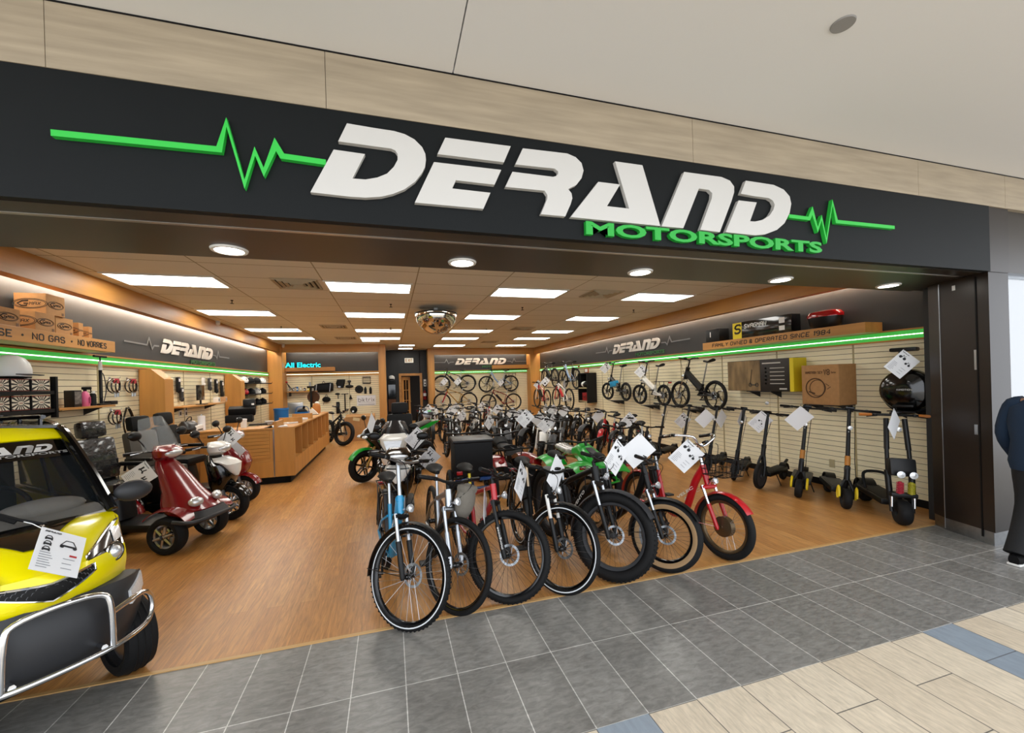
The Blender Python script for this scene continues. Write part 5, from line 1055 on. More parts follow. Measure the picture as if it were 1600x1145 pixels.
def make_quad(label, col, R=.19, seatw=None, col2=None):
    t = thing('quad_bike', label, 'quad bike'); wb = .8
    for x, nm in ((0, 'front_wheel'), (-wb, 'rear_wheel')):
        for s in (-1, 1): wheel(t, nm, vec(x, s*.33, R), R, .15, kind='mag', rim=steel, disc=False, lod=1, ri=R*.55)
    q = MB(); q.box((-wb/2, 0, R+.1), (wb*.9, .2, .16), b=.03)
    for x in (0, -wb): q.tube([(x, -.3, R), (x, .3, R)], .025, 8); 
    for s in (-1, 1): q.tube([(0, s*.25, R), (-.08, s*.1, R+.2)], .016, 6)
    q.build('chassis', dblack, t)
    q = MB(); loft(q, [((.22, 0, .5), .06, .03), ((.12, 0, .54), .15, .06), ((-.05, 0, .62), .16, .09), ((-.25, 0, .7), .13, .1), ((-.42, 0, .66), .1, .07)], 22, 2.6, 'x'); q.build('nose', col2 or col, t)
    MB().lathe([(.04, 0), (.062, .004), (.062, .016), (.04, .02)], 20, c=(.08, 0, .64), axis=(.6, 0, .8), closed=True).build('gauge_ring', alu, t)
    q = MB(); q.box((.0, 0, .665), (.3, .13, .05), rot=(0, .45, 0), b=.02); q.build('center_panel', dgrey, t)
    for x, nm in ((0, 'front_fender'), (-wb, 'rear_fender')):
        for s in (-1, 1):
            q = MB(); q.sheet(lambda u, v: vec(x+.27*(u-.5)*2*1.05, s*(.12+.32*v), .5+.07*math.sin(PI*u)-.05*v-.06*(2*u-1)**2+.03*math.sin(v*3)), 10, 6, .012); q.build(nm, col if x < 0 or not col2 else col2, t)
    q = MB(); loft(q, [((-.36, 0, .66), .09, .05), ((-.55, 0, .64), .12, .06), ((-.85, 0, .68), .12, .05)], 18, 2.6, 'x'); q.build('seat', seatw or dblack, t)
    q = MB(); q.tube([(-.22, -.33, .86), (-.2, -.12, .82), (-.2, .12, .82), (-.22, .33, .86)], .013, 8); q.tube([(-.15, 0, .6), (-.2, 0, .82)], .02, 8); ho = q.build('handlebar', black, t)
    for s in (-1, 1): MB().tube([(-.225, s*.35, .862), (-.21, s*.23, .845)], .019, 8).build('grip', black, ho)
    q = MB(); q.tube(smooth_path([(.16, -.2, .34), (.32, -.18, .32), (.32, .18, .32), (.16, .2, .34)], 3), .014, 6); q.tube([(.1, -.12, .5), (.3, -.12, .44), (.3, .12, .44), (.1, .12, .5)], .014, 6)
    for s in (-1, 1): q.tube([(.31, s*.12, .44), (.31, s*.14, .32)], .012, 6)
    q.build('front_bumper', col2 or col, t)
    for s in (-1, 1): MB().ell((-wb-.22, s*.2, .5), (.03, .05, .035), 10, 6).build('tail_light', redlens, t)
    q = MB(); q.tube([(-wb-.1, -.3, .7), (-wb-.3, -.3, .7), (-wb-.3, .3, .7), (-wb-.1, .3, .7)], .012, 6)
    for y in (-.15, 0, .15): q.tube([(-wb-.3, y, .7), (-wb-.05, y, .7)], .009, 6)
    for s in (-1, 1): q.tube([(-wb-.12, s*.2, .7), (-wb-.1, s*.14, .5)], .01, 6)
    q.build('rear_rack', dblack, t); return t
gq = make_quad('green quad bike with black centre panel behind the white cards of the front row', greenp, seatw=plasticwrap); at(gq, 2.78, 2.25, -80); gq['group'] = 'quad bikes'
rq = make_quad('red and black quad bike between the green quad and the cargo trike', redp, col2=dblack); at(rq, 1.80, 4.1, 91); rq['group'] = 'quad bikes'
# black cargo trike with a large box
t = thing('cargo_trike', 'black three-wheel cargo trike with large square box behind the silver bicycle', 'trike', (1.05, 2.55, 0), (0, 0, D_(88)), VG)
wheel(t, 'front_wheel', vec(.82, 0, .28), .28, .07, lod=1, kind='mag')
for s in (-1, 1): wheel(t, 'rear_wheel', vec(0, s*.3, .28), .28, .07, lod=1, disc=False, kind='spoke')
MB().box((0, 0, .72), (.5, .52, .46), b=.03).build('cargo_box', dblack, t); MB().box((0, 0, .965), (.53, .55, .04), b=.015).build('box_lid', black, t)
q = MB(); q.tube([(-.1, 0, .42), (.4, 0, .35), (.66, 0, .64)], .028, 8); q.tube([(0, -.29, .28), (0, .29, .28)], .02, 8); q.box((0, 0, .46), (.5, .5, .04)); q.tube([(0, 0, .28), (0, 0, .48)], .03, 8); q.build('frame', mat('deep_blue_paint', '#123e78', .35, coat=.4), t)
q = MB(); q.tube([(.82, .06, .28), (.7, .06, .6), (.66, 0, .68), (.62, 0, .95)], .02, 8); q.tube([(.82, -.06, .28), (.7, -.06, .6), (.66, 0, .68)], .02, 8); q.build('fork', black, t)
q = MB(); q.tube([(.5, -.3, 1.0), (.61, -.1, .97), (.61, .1, .97), (.5, .3, 1.0)], .014, 8); q.build('handlebar', black, t)
q = MB(); q.tube([(.38, 0, .36), (.33, 0, .8)], .018, 8); saddle(q, vec(.32, 0, .84), .3, .24); q.build('saddle', dblack, t)
for s in (-1, 1): MB().box((-.27, s*.2, .56), (.03, .08, .05), b=.01).build('tail_light', redlens, t)
# ------------------------------------------------------------------ small yellow car
t = thing('microcar', 'bright yellow enclosed microcar with chrome bull bar and black bumper', 'car', (-1.925, -.205, 0), (0, 0, D_(-43)))
lp = lambda a, b, v: a+(b-a)*v
def hw_(x): return .43 if x < 0 else .43-.55*x*x
def tyrewheel(x, s):
    q = MB(); c = vec(x, s*.415, .23); prof = [(.165, -.075), (.2, -.082), (.222, -.07), (.23, -.04), (.23, .04), (.222, .07), (.2, .082), (.165, .075)]
    W_ = MB().lathe([(0, -.05), (.06, -.055), (.15, -.03), (.17, -.07), (.17, .07), (.15, .05), (.06, .02), (0, .03)], 28, c=c, axis=(0, 1, 0)).build('front_wheel' if x > -.5 else 'rear_wheel', alu, t)
    q.lathe(prof, 40, c=c, axis=(0, 1, 0), closed=True)
    for y in (-.035, 0, .035): torus(q, c+vec(0, y, 0), .229, .006, 40, 5)
    q.build('tyre', rubber, W_)
for s in (-1, 1): tyrewheel(0, s); tyrewheel(-1.55, s)
ub = MB(); ub.box((-.75, 0, .34), (1.9, .62, .16), b=.03); ub.tube([(0, -.36, .23), (0, .36, .23)], .025, 8); ub.tube([(-1.55, -.36, .23), (-1.55, .36, .23)], .03, 8); ub.box((.15, 0, .36), (.34, .5, .12), b=.02); ub.build('chassis', dblack, t)
hood = lambda y, v: vec(lp(-.1, .33, v)-lp(.10, .26, v)*(y/.42)**2, y*lp(1.0, .88, v), 1.0-.04*v-.12*v*v-.03*(y/.42)**2)
HD = t
MB().sheet(lambda u, v: hood((u-.5)*.86, v), 24, 12, .01).build('bonnet', yellowp, t)
q = MB(); q.sheet(lambda u, v: hood((u-.5)*lp(.56, .1, v**.8), v*.62)+vec(.004, 0, .016), 14, 12, .004); bs = q.build('bonnet_stripe', gblack, t)
# nose with grille
nose = lambda y, z: vec(.335-.27*(y/.38)**2+.03*math.sin((.84-z)/.18*PI), y, z)
MB().sheet(lambda u, v: nose((u-.5)*.76, lp(.845-.02*(2*u-1)**2, .66, v)), 24, 8, .01).build('front_panel', yellowp, t)
gp = lambda u, v: nose((u-.5)*.36, .80+.0-.085*v*(1-.6*abs(2*u-1))+.02*abs(2*u-1))+vec(.006, 0, 0)
MB().sheet(gp, 16, 6, .006).build('grille', dblack, t)
q = MB(); q.tube([gp(i/16, 0)+vec(.004, 0, 0) for i in range(17)]+[gp(1-i/16, 1)+vec(.004, 0, 0) for i in range(17)], .006, 6, closed=True); q.build('grille_trim', chrome, t)
q = MB()
for i in range(1, 12):
    for j in range(1, 4):
        p = gp(i/12+(.04 if j % 2 else 0), j/4); torus(q, p+vec(.002, 0, 0), .011, .002, 6, 4, axis=(1, 0, 0))
q.build('grille_mesh', grey, t, smooth=0)
# headlights, corner lamps
for s in (-1, 1):
    def hl(u, v):
        y = lp(.155, .385, u)
        if v < .5: return vec(.352-.275*(y/.38)**2, s*y, lp(.735+.05*u, .835-.02*u, v*2))
        return hood(s*y*.43/(.43*.9), 1-(v-.5)*2*lp(.06, .62, u**1.2))+vec(.014, s*.004, .014)
    q = MB(); q.sheet(hl, 12, 8, .012); o = q.build('headlight', gblack, t)
    q = MB(); q.tube([hl(i/10, 0) for i in range(11)]+[hl(1, i/6) for i in range(1, 6)]+[hl(1-i/10, 1) for i in range(11)], .006, 6, closed=True); q.build('lamp_trim', chrome, o)
    c = hl(.62, .48); q = MB(); nrm = vec(.85, s*.5, .1); torus(q, c+nrm*.012, .05, .008, 26, 6, axis=nrm); q.build('projector_ring', chrome, o)
    MB().ell(c+nrm*.0, (.04, .04, .04), 16, 10).build('projector_lens', lampglass, o)
    q = MB(); q.sheet(lambda u, v: hl(.1+.85*u, .04+.1*v)+nrm*.005, 10, 2, .003); q.build('amber_strip', amber, o)
    q = MB(); q.sheet(lambda u, v: hl(.72+.26*u, .62+.3*v)+nrm*.006, 6, 4, .003); q.build('reflector', lampglass, o)
bump = lambda y, z: vec(.40-.36*(abs(y)/.47)**2.6-.05*((.5-z)/.17)**2, y, z)
bump_t = lambda u: bump((u-.5)*.92, .69-.07*(2*u-1)**2)
MB().sheet(lambda u, v: bump((u-.5)*.92, lp(.69-.07*(2*u-1)**2, .33, v)), 32, 12, .015).build('bumper', dgrey, t)
MB().sheet(lambda u, v: bump_t(u).lerp(nose((u-.5)*.70, .675-.03*(2*u-1)**2)+vec(-.05, 0, 0), v)+vec(0, 0, .012*math.sin(v*PI)), 32, 4, .01).build('bumper_shelf', dgrey, t)
q = MB(); q.tube([bump((i/20-.5)*.62, .47+.09*(2*i/20-1)**2)+vec(.002, 0, 0) for i in range(21)], .007, 6); q.build('bumper_groove', dblack, t)
for s in (-1, 1):
    MB().sheet(lambda u, v: bump(s*lp(.33, .455, u), lp(.515+.02*u, .59+.03*u, v))+vec(.03, s*.012, 0), 8, 6, .02).build('corner_lamp', lampwhite, t)
    # side body: front wing, door, rear
    MB().sheet(lambda u, v: vec(lp(lp(.10, .0, v), -.28, u), s*(lp(.375, .435, min(1, u*2.2)**.7)+.012*math.sin(v*PI)), lp(max(.48, .30+.22*math.sin(min(1, u*1.2)*PI)), lp(.93, .985, u), v)), 14, 8, .01).build('front_wing', yellowp, t)
    MB().sheet(lambda u, v: vec(lp(-.28, -1.15, u), s*(.435+.02*math.sin(v*PI)), lp(.3, 1.0, v)), 10, 8, .012).build('door', yellowp, t)
    MB().sheet(lambda u, v: vec(lp(-1.15, -2.0, u), s*(lp(.435, .36, u*u)+.015*math.sin(v*PI)), lp(.3+.25*math.sin(PI*min(1, u*1.25)), 1.0, v)), 12, 8, .012).build('rear_wing', yellowp, t)
    MB().sheet(lambda u, v: vec(lp(lp(-.36, -.68, v), lp(-1.15, -1.15, v), u), s*lp(.425, .355, v), lp(1.02, 1.45, v)), 8, 6, .006).build('side_window', dglass, t)
    MB().sheet(lambda u, v: vec(lp(-1.2, lp(-1.8, -1.6, v), u), s*lp(.42, .35, v), lp(1.02, 1.45, v)), 8, 6, .006).build('quarter_window', dglass, t)
    q = MB(); q.tube(smooth_path([(-.17, s*.425, .99), (-.38, s*.405, 1.2), (-.62, s*.365, 1.44), (-.8, s*.355, 1.525), (-1.2, s*.35, 1.55), (-1.7, s*.34, 1.48), (-1.95, s*.37, 1.0)], 5), .028, 8); q.tube([(-1.17, s*.43, 1.0), (-1.17, s*.352, 1.54)], .022, 8); q.tube([(-.17, s*.43, 1.0), (-1.95, s*.4, 1.0)], .02, 8); q.build('window_frame', gblack, t)
    q = MB(); q.ell((-.24, s*.56, 1.075), (.055, .105, .07), 18, 12); q.tube([(-.26, s*.42, 1.03), (-.25, s*.5, 1.05)], .02, 8); mo = q.build('wing_mirror', dgrey, t)
    MB().ell((-.275, s*.565, 1.075), (.03, .09, .058), 16, 8).build('mirror_glass', chrome, mo)
    q = MB(); q.tube([(-.75, s*.28, 1.6), (-1.65, s*.27, 1.58)], .014, 8)
    for x in (-.8, -1.2, -1.6): q.tube([(x, s*.28, 1.6), (x, s*.28, 1.54)], .012, 6)
    q.build('roof_rail', gblack, t)
ws = lambda u, v: vec(lp(-.13, -.60, v)-.09*(2*u-1)**2, (u-.5)*lp(.84, .70, v), lp(.995, 1.45, v)+.01*math.sin(u*PI))
MB().sheet(ws, 16, 10, .006).build('windscreen', mat('car_screen', '#20262a', .04, alpha=.34, spec=.8), t)
q = MB(); q.sheet(lambda u, v: ws(.02+.96*u, .75+.24*v)+vec(.004, 0, .003), 16, 3, .001); so = q.build('screen_sticker', gblack, t)
q = MB(); q.M = None; tmp = MB(); derand(tmp, (0, 0, 0), (1, 0, 0), (0, 1, 0), .56, .001); text_mesh(tmp, 'MOTORSPORTS', (.20, -.026, 0), (1, 0, 0), (0, 1, 0), .02, .42, .001, bold=.03)
for p in tmp.v: q.v.append(ws(.5+(p.x-.28)/.72, .86+(p.y-.02)/.67)+vec(.007+p.z*0, 0, .005))
q.f = tmp.f; q.fm = tmp.fm; q.build('sticker_lettering', signw, so, smooth=0)
MB().sheet(lambda u, v: vec(lp(-.60, -.74, v)-.07*(2*u-1)**2, (u-.5)*lp(.70, .66, v), lp(1.455, 1.54, v**.7)+.012*math.sin(u*PI)), 14, 6, .02).build('roof_visor', yellowp, t)
MB().sheet(lambda u, v: vec(lp(-.73, -1.75, v), (u-.5)*.68, 1.54+.04*math.sin(u*PI)*math.sin(.5+v*2.2)-.06*v*v), 10, 8, .02).build('roof', gblack, t)
q = MB(); q.tube([(-.8, -.28, 1.6), (-.8, .28, 1.6)], .012, 6); q.build('roof_rack_bar', gblack, t); MB().tube([(-1.6, -.27, 1.585), (-1.6, .27, 1.585)], .012, 6).build('roof_rack_bar', gblack, t)
MB().sheet(lambda u, v: vec(lp(-1.97, -1.72, v), (u-.5)*lp(.76, .66, v), lp(.3, 1.5, v)), 6, 6, .012).build('tailgate', yellowp, t)
q = MB(); q.sheet(lambda u, v: vec(lp(-.17, -.5, v), (u-.5)*.8, .97+.06*math.sin(v*PI)), 8, 5, .02); q.ell((-.36, .16, 1.05), (.09, .2, .06), 14, 8); q.build('dashboard', mat('pale_dash', '#c8c2b7', .6), t)
torus(q := MB(), vec(-.5, 0, 1.07), .15, .014, 26, 8, axis=(.8, 0, .5)); q.build('steering_wheel', dblack, t)
q = MB(); q.box((-1.15, 0, .75), (.45, .6, .14), b=.04); q.box((-1.38, 0, 1.05), (.12, .58, .55), rot=(0, -.15, 0), b=.05); q.build('seat', leather, t)
q = MB(); q.tube([(-.06, .12, 1.0), (-.15, .02, 1.05), (-.34, -.22, 1.215)], .008, 6); q.tube([(-.13, .0, 1.045), (-.38, -.3, 1.26)], .012, 4); q.build('wiper', dblack, t)
# chrome bull bar
q = MB(); X = .455
bar = lambda pts, r=.0145, closed=False: q.tube(smooth_path(pts, 4), r, 10)
bar([(X-.0, -.195, .40), (X+.01, -.185, .62), (X+.0, -.15, .69), (X+.015, 0, .715), (X+.0, .15, .69), (X+.01, .185, .62), (X, .195, .40)])
bar([(X+.0, -.19, .575), (X-.04, -.28, .59), (X-.09, -.36, .59), (X-.13, -.41, .54), (X-.13, -.415, .46), (X-.08, -.36, .405), (X, -.2, .395), (X+.012, 0, .39), (X, .2, .395), (X-.08, .36, .405), (X-.13, .415, .46), (X-.13, .41, .54), (X-.09, .36, .59), (X-.04, .28, .59), (X, .19, .575)])
for s in (-1, 1): q.tube([(X, s*.16, .41), (.2, s*.16, .38)], .014, 6)
q.build('bull_bar', chrome, t)
# ------------------------------------------------------------------ counter, wooden fins, goods on the counter wall
def slab(mb, lo, hi, b=0.0): return mb.box([(a+c)/2 for a, c in zip(lo, hi)], [abs(c-a) for a, c in zip(lo, hi)], b=b)
ct = thing('sales_counter', 'long honey wood sales counter with slatted front and open cubbies on its side', 'counter', (-2.4, 6, 0)); CO = Matrix.Translation((2.4, -6, 0))
CX, CY0, CY1, CZ = -1.72, 5.30, 9.75, 1.03
q = MB(CO); slab(q, (-3.2, CY0, .14), (-2.06, CY0+.04, CZ-.03)); slab(q, (-2.05, CY0-.005, .14), (CX, CY0+.04, CZ)); slab(q, (-3.2, CY0-.012, .14), (-2.05, CY0, .42)); slab(q, (-2.05, CY0-.012, .14), (CX, CY0, .42)); q.build('front_panel', wood, ct, smooth=0)
q = MB(CO)
for k in range(8): slab(q, (-3.15, CY0-.012, .49+k*.063), (-2.12, CY0, .49+k*.063+.054))
q.build('front_slats', woodx, ct, smooth=0)
q = MB(CO); slab(q, (-2.065, CY0-.014, .14), (-2.045, CY0, CZ)); q.build('metal_edge', alu, ct, smooth=0)
q = MB(CO); slab(q, (-3.2, CY0-.02, CZ-.03), (-2.05, CY0+.55, CZ)); slab(q, (CX-.5, CY0+.02, CZ-.03), (CX, CY1, CZ)); slab(q, (-2.05, CY0-.005, CZ), (-2.0, CY0+.5, CZ+.11)); q.build('counter_top', woodh, ct, smooth=0)
q = MB(CO); slab(q, (CX-.02, CY0+.05, .14), (CX, CY1, .42)); slab(q, (CX-.36, CY0+.05, .42), (CX-.34, CY1, CZ-.03)); n_c = 7
for k in range(n_c+1): y = CY0+.06+(CY1-CY0-.1)*k/n_c; slab(q, (CX-.36, y-.02, .42), (CX-.002, y+.02, CZ-.03))
slab(q, (CX-.36, CY0+.06, .42), (CX-.004, CY1, .45)); q.build('side_cubbies', wood, ct, smooth=0)
for y0, y1, zz in ((6.15, 6.19, .12), (7.3, 7.34, .12)):
    q = MB(CO); slab(q, (CX-.44, y0, CZ), (CX-.02, y1, CZ+zz)); q.build('top_divider', wood, ct, smooth=0)
q = MB(CO); slab(q, (-3.15, CY0+.1, 0), (CX-.1, CY0+.2, .14)); slab(q, (CX-.18, CY0+.1, 0), (CX-.1, CY1-.1, .14)); q.build('toe_kick', dblack, ct, smooth=0)
def fin(y, lab, x1=-3.49, h=2.11):
    t = thing('wooden_fin', lab, 'wood divider', (XL, y, 0), group='wood dividers on the counter wall')
    MB().prism([(.024, 0), (x1-XL, 0), (x1-XL, 1.95), (x1-XL-.17, h), (.024, h)], (0, .28, 0), (1, 0, 0), (0, 0, 1), .28).build('fin_body', wood, t, smooth=0)
    MB().box((x1-XL+.003, .14, .97), (.006, .27, 1.94)).build('edge_strip', mat('light_oak_edge', '#c18a47', .45), t, smooth=0)
ya = RX(214, 600, XL).y; yb = RX(349, 600, XL).y
fin(ya, 'tall wood divider with slanted top, the one closer to the yellow car'); fin(yb, 'tall wood divider with slanted top, the one beside the helmet trays')
def wshelf(px0, px1, py, x, dpt, lab, m=woodh, th=.025):
    y0, y1 = RX(px0, py, x).y, RX(px1, py, x).y; z = RX((px0+px1)/2, py, x).z
    t = thing('wall_shelf', lab, 'shelf', (XL+.014, (y0+y1)/2, z)); MB().box((dpt/2, 0, -th/2), (dpt, abs(y1-y0), th)).build('board', m, t, smooth=0)
    q = MB()
    for s in (-1, 1): q.prism([(0, -.12), (dpt*.8, -th), (0, -th)], (0, s*abs(y1-y0)*.35, 0), (1, 0, 0), (0, 0, 1), .006)
    for s in (1, -1):
        qq = MB(); qq.prism([(0, -.12), (dpt*.8, -th), (0, -th)], (0, s*abs(y1-y0)*.35, 0), (1, 0, 0), (0, 0, 1), .006); qq.build('bracket', brk, t, smooth=0)
    return y0, y1, z
# carton rack with sunburst boxes
xf = -3.5
ys = [RX(p, 620, xf).y for p in (-14, 15.5, 16.5, 47, 49, 79)]; zA = RX(40, 611, xf).z; zB = RX(40, 641, xf).z; zT = RX(40, 592, xf).z; yE = RX(84, 620, xf).y; y_s = ys[0]-.02
hA = min(.21, zT-zA); hB = RX(40, 618, xf).z-zB
t = thing('carton_rack', 'black metal wall rack holding two rows of sunburst printed cartons', 'rack', (XL+.014, (y_s+yE)/2, zB)); ro = t.location
q = MB(Matrix.Translation(-ro))
for z in (zB-.02, zA-.02): slab(q, (XL+.014, y_s, z-.02), (xf+.02, yE, z+.018))
q.build('tray', dblack, t, smooth=0)
for y in (y_s, yE): q = MB(Matrix.Translation(-ro)); slab(q, (xf-.02, y-.015, zB-.1), (xf+.03, y+.015, zT+.03)); slab(q, (XL+.014, y-.015, zB-.06), (xf, y+.015, zB-.02)); slab(q, (XL+.014, y-.012, zA-.04), (xf, y+.012, zA-.02)); q.build('upright', dblack, t, smooth=0)
sunw = mat('cream_print', '#ded8c6', .55); sunr = mat('brown_red_print', '#7a3023', .6); cartonk = mat('black_carton', '#1a1715', .55)
pos = ['leftmost', 'middle', 'right end']
for row, (z, h) in enumerate(((zA, hA), (zB, hB))):
    for k in range(3):
        y0, y1 = ys[2*k], ys[2*k+1]; w = y1-y0-.012; t = thing('printed_carton', f'sunburst printed carton, {["left", "middle", "right"][k]} one of the {["upper", "lower"][row]} rack row', 'box', (xf-.12, (y0+y1)/2, z), group='sunburst cartons in the black rack')
        MB().box((0, 0, h/2), (.24, w, h), b=.003).build('carton', cartonk, t, smooth=0)
        q = MB(); C_ = vec(.1215, 0, h*.5)
        for j in range(14):
            a0 = 2*PI*j/14; a1 = a0+.26
            def lim(a, r=1.0):
                c_, s_ = math.cos(a), math.sin(a); m_ = min(w*.48/max(1e-4, abs(c_)), h*.42/max(1e-4, abs(s_))); return (c_*m_, s_*m_)
            p0, p1 = lim(a0), lim(a1); q.add([C_+vec(0, .1*w*math.cos(a0), .12*h*math.sin(a0)), C_+vec(0, *p0), C_+vec(0, *p1)], [(0, 1, 2)])
        q.ell(C_, (.002, .16*w, .13*h), 16, 6); q.build('sunburst_print', sunw, t, smooth=0)
        q = MB(); q.box((.121, 0, h*.955), (.002, w, h*.07)); q.box((.121, 0, h*.04), (.002, w, h*.05)); q.box((.1225, 0, h*.5), (.003, w*.2, h*.06)); q.build('border_print', sunr, t, smooth=0)
yh = RX(20, 580, -3.62).y; t = thing('white_helmet', 'white open-face helmet sitting on top of the carton rack', 'helmet', (-3.64, yh, zA+hA), (0, 0, .2))
q = MB(); q.rings([[vec(.15*r_*math.cos(a), .125*r_*math.sin(a), z) for a in [2*PI*j/24 for j in range(24)]] for r_, z in ((.9, .0), (1, .05), (1.0, .1), (.9, .16), (.68, .21), (.35, .24), (.05, .247))]); q.build('shell', white, t)
MB().sheet(lambda u, v: vec(.15*1.03*math.cos((u-.5)*2)+.08*v, .128*1.03*math.sin((u-.5)*2), .045-.01*v), 10, 3, .008).build('visor_peak', dgrey, t); q = MB(); q.lathe([(.13, 0), (.145, .02), (.13, .03)], 24, closed=True); q.build('trim_edge', dblack, t)
wshelf(-30, 80, 662, -3.5, .34, 'wood shelf under the carton rack')
y0, y1, zs = wshelf(92, 180, 635, -3.58, .26, 'small wood shelf holding the pink spray bottle')
def onsh(px, x=-3.68): return RX(px, 620, x).y
t = thing('photo_carton', 'black carton with grey photo print beside the pink bottle', 'box', (-3.70, onsh(114, -3.7), zs)); MB().box((0, 0, .1), (.1, .13, .205), b=.003).build('carton', cartonk, t); MB().box((.051, 0, .11), (.002, .11, .15)).build('photo_print', mat('grey_photo', '#6a6660', .5, noise=.7, nscale=22), t, smooth=0)
t = thing('spray_bottle', 'pink cleaner bottle with black and pink trigger', 'bottle', (-3.66, onsh(133, -3.66), zs), (0, 0, .3)); loft(MB(), [((0, 0, 0), .04, .055), ((0, 0, .01), .043, .06), ((0, 0, .13), .043, .06), ((0, 0, .165), .03, .04), ((0, 0, .19), .014, .014)], 20, 2.6).build('bottle_body', pink, t)
q = MB(); q.cyl((0, 0, .19), (0, 0, .21), .017, 12); q.box((.015, 0, .225), (.09, .03, .035), b=.008); q.tube([(.05, 0, .21), (.055, 0, .185), (.045, 0, .165)], .006, 6); q.build('trigger', dblack, t); MB().box((.044, 0, .075), (.002, .07, .08)).build('label_print', mat('magenta_print', '#9c1f57', .5), t, smooth=0)
t = thing('black_bottle', 'black bottle with pale cap between pink bottle and floor pump', 'bottle', (-3.70, onsh(145, -3.7), zs)); MB().lathe([(0, 0), (.035, 0), (.035, .14), (.02, .16), (0, .16)], 18).build('bottle_body', dblack, t); MB().lathe([(0, .16), (.024, .16), (.024, .19), (0, .19)], 16).build('cap', white, t)
t = thing('floor_pump', 'black and white floor pump standing on the small wood shelf', 'pump', (-3.68, onsh(158, -3.68), zs)); ph = RX(158, 557, -3.68).z-zs
MB().cyl((0, 0, .02), (0, 0, ph*.72), .018, 12).build('barrel', dblack, t); q = MB(); q.cyl((0, 0, ph*.72), (0, 0, ph*.9), .02, 12); q.build('collar', white, t); q = MB(); q.cyl((0, 0, ph*.9), (0, 0, ph), .008, 8); q.cyl((0, -.12, ph), (0, .12, ph), .014, 10); q.build('handle', dblack, t); MB().box((0, 0, .012), (.1, .22, .024), b=.008).build('foot', dblack, t)
q = MB(); q.tube(smooth_path([(.02, .01, .03), (.03, .05, .2), (.02, .03, ph*.6), (.025, -.03, ph*.62), (.03, -.05, .1)], 4), .005, 6); q.build('hose', dgrey, t)
t = thing('small_black_box', 'low black box lying next to the floor pump foot', 'box', (-3.68, onsh(172, -3.68), zs)); MB().box((0, 0, .025), (.1, .14, .05), b=.006).build('box_body', dblack, t)
redc = mat('red_tag', '#b03440', .5)
def cable_lock(px, py, r, lab, dx=.05, x=XL+.014):
    P = RX(px, py, x+dx); t = thing('cable_lock', lab, 'cable lock', (x, P.y, P.z), group='cable locks hung on the slatted wall')
    q = MB(); q.tube([(0, 0, r+.01), (.12, 0, r+.01), (.13, 0, r+.03)], .004, 5); q.box((.002, 0, r+.01), (.004, .04, .04)); q.build('peg', alu, t)
    q = MB()
    for k in range(3): torus(q, vec(dx+.022*(k-1)+.02, .01*(k-1), 0), r-.006*k, .008, 26, 6, axis=(1, .2*(k-1), 0))
    q.build('cable', gblack, t); q = MB(); q.box((dx+.03, 0, r-.03), (.05, .06, .07), b=.01); q.build('header_tag', redc, t)
    q = MB(); q.cyl((dx+.03, -.03, -r-.01), (dx+.03, -.03, -r-.06), .014, 8); q.cyl((dx+.03, .03, -r), (dx+.03, .03, -r-.055), .014, 8); q.cyl((dx+.03, -.05, -r+.0), (dx+.03, .05, -r+.0), .01, 6); q.build('lock_head', alu, t)
cable_lock(178, 603, .1, 'coiled black cable lock with red tag, upper one next to the pump'); cable_lock(205, 603, .1, 'coiled black cable lock with red tag, upper one next to the wood divider'); cable_lock(180, 652, .1, 'coiled black cable lock hanging below the small wood shelf')
P = RX(200, 645, XL+.06); t = thing('cable_lock', 'long black folding cable hanging open in a tall loop', 'cable lock', (XL+.014, P.y, P.z), group='cable locks hung on the slatted wall')
q = MB(); q.tube(smooth_path([(.04, -.02, .08), (.05, -.12, -.1), (.05, -.09, -.28), (.05, 0, -.36), (.05, .08, -.26), (.05, .1, -.1), (.04, .02, .08), (.04, .1, .0), (.05, .17, -.2)], 5), .012, 7); q.build('cable', gblack, t); MB().tube([(0, 0, .07), (.07, 0, .07)], .004, 5).build('peg', alu, t); MB().cyl((.05, -.01, -.36), (.05, -.01, -.42), .014, 8).build('lock_head', alu, t)
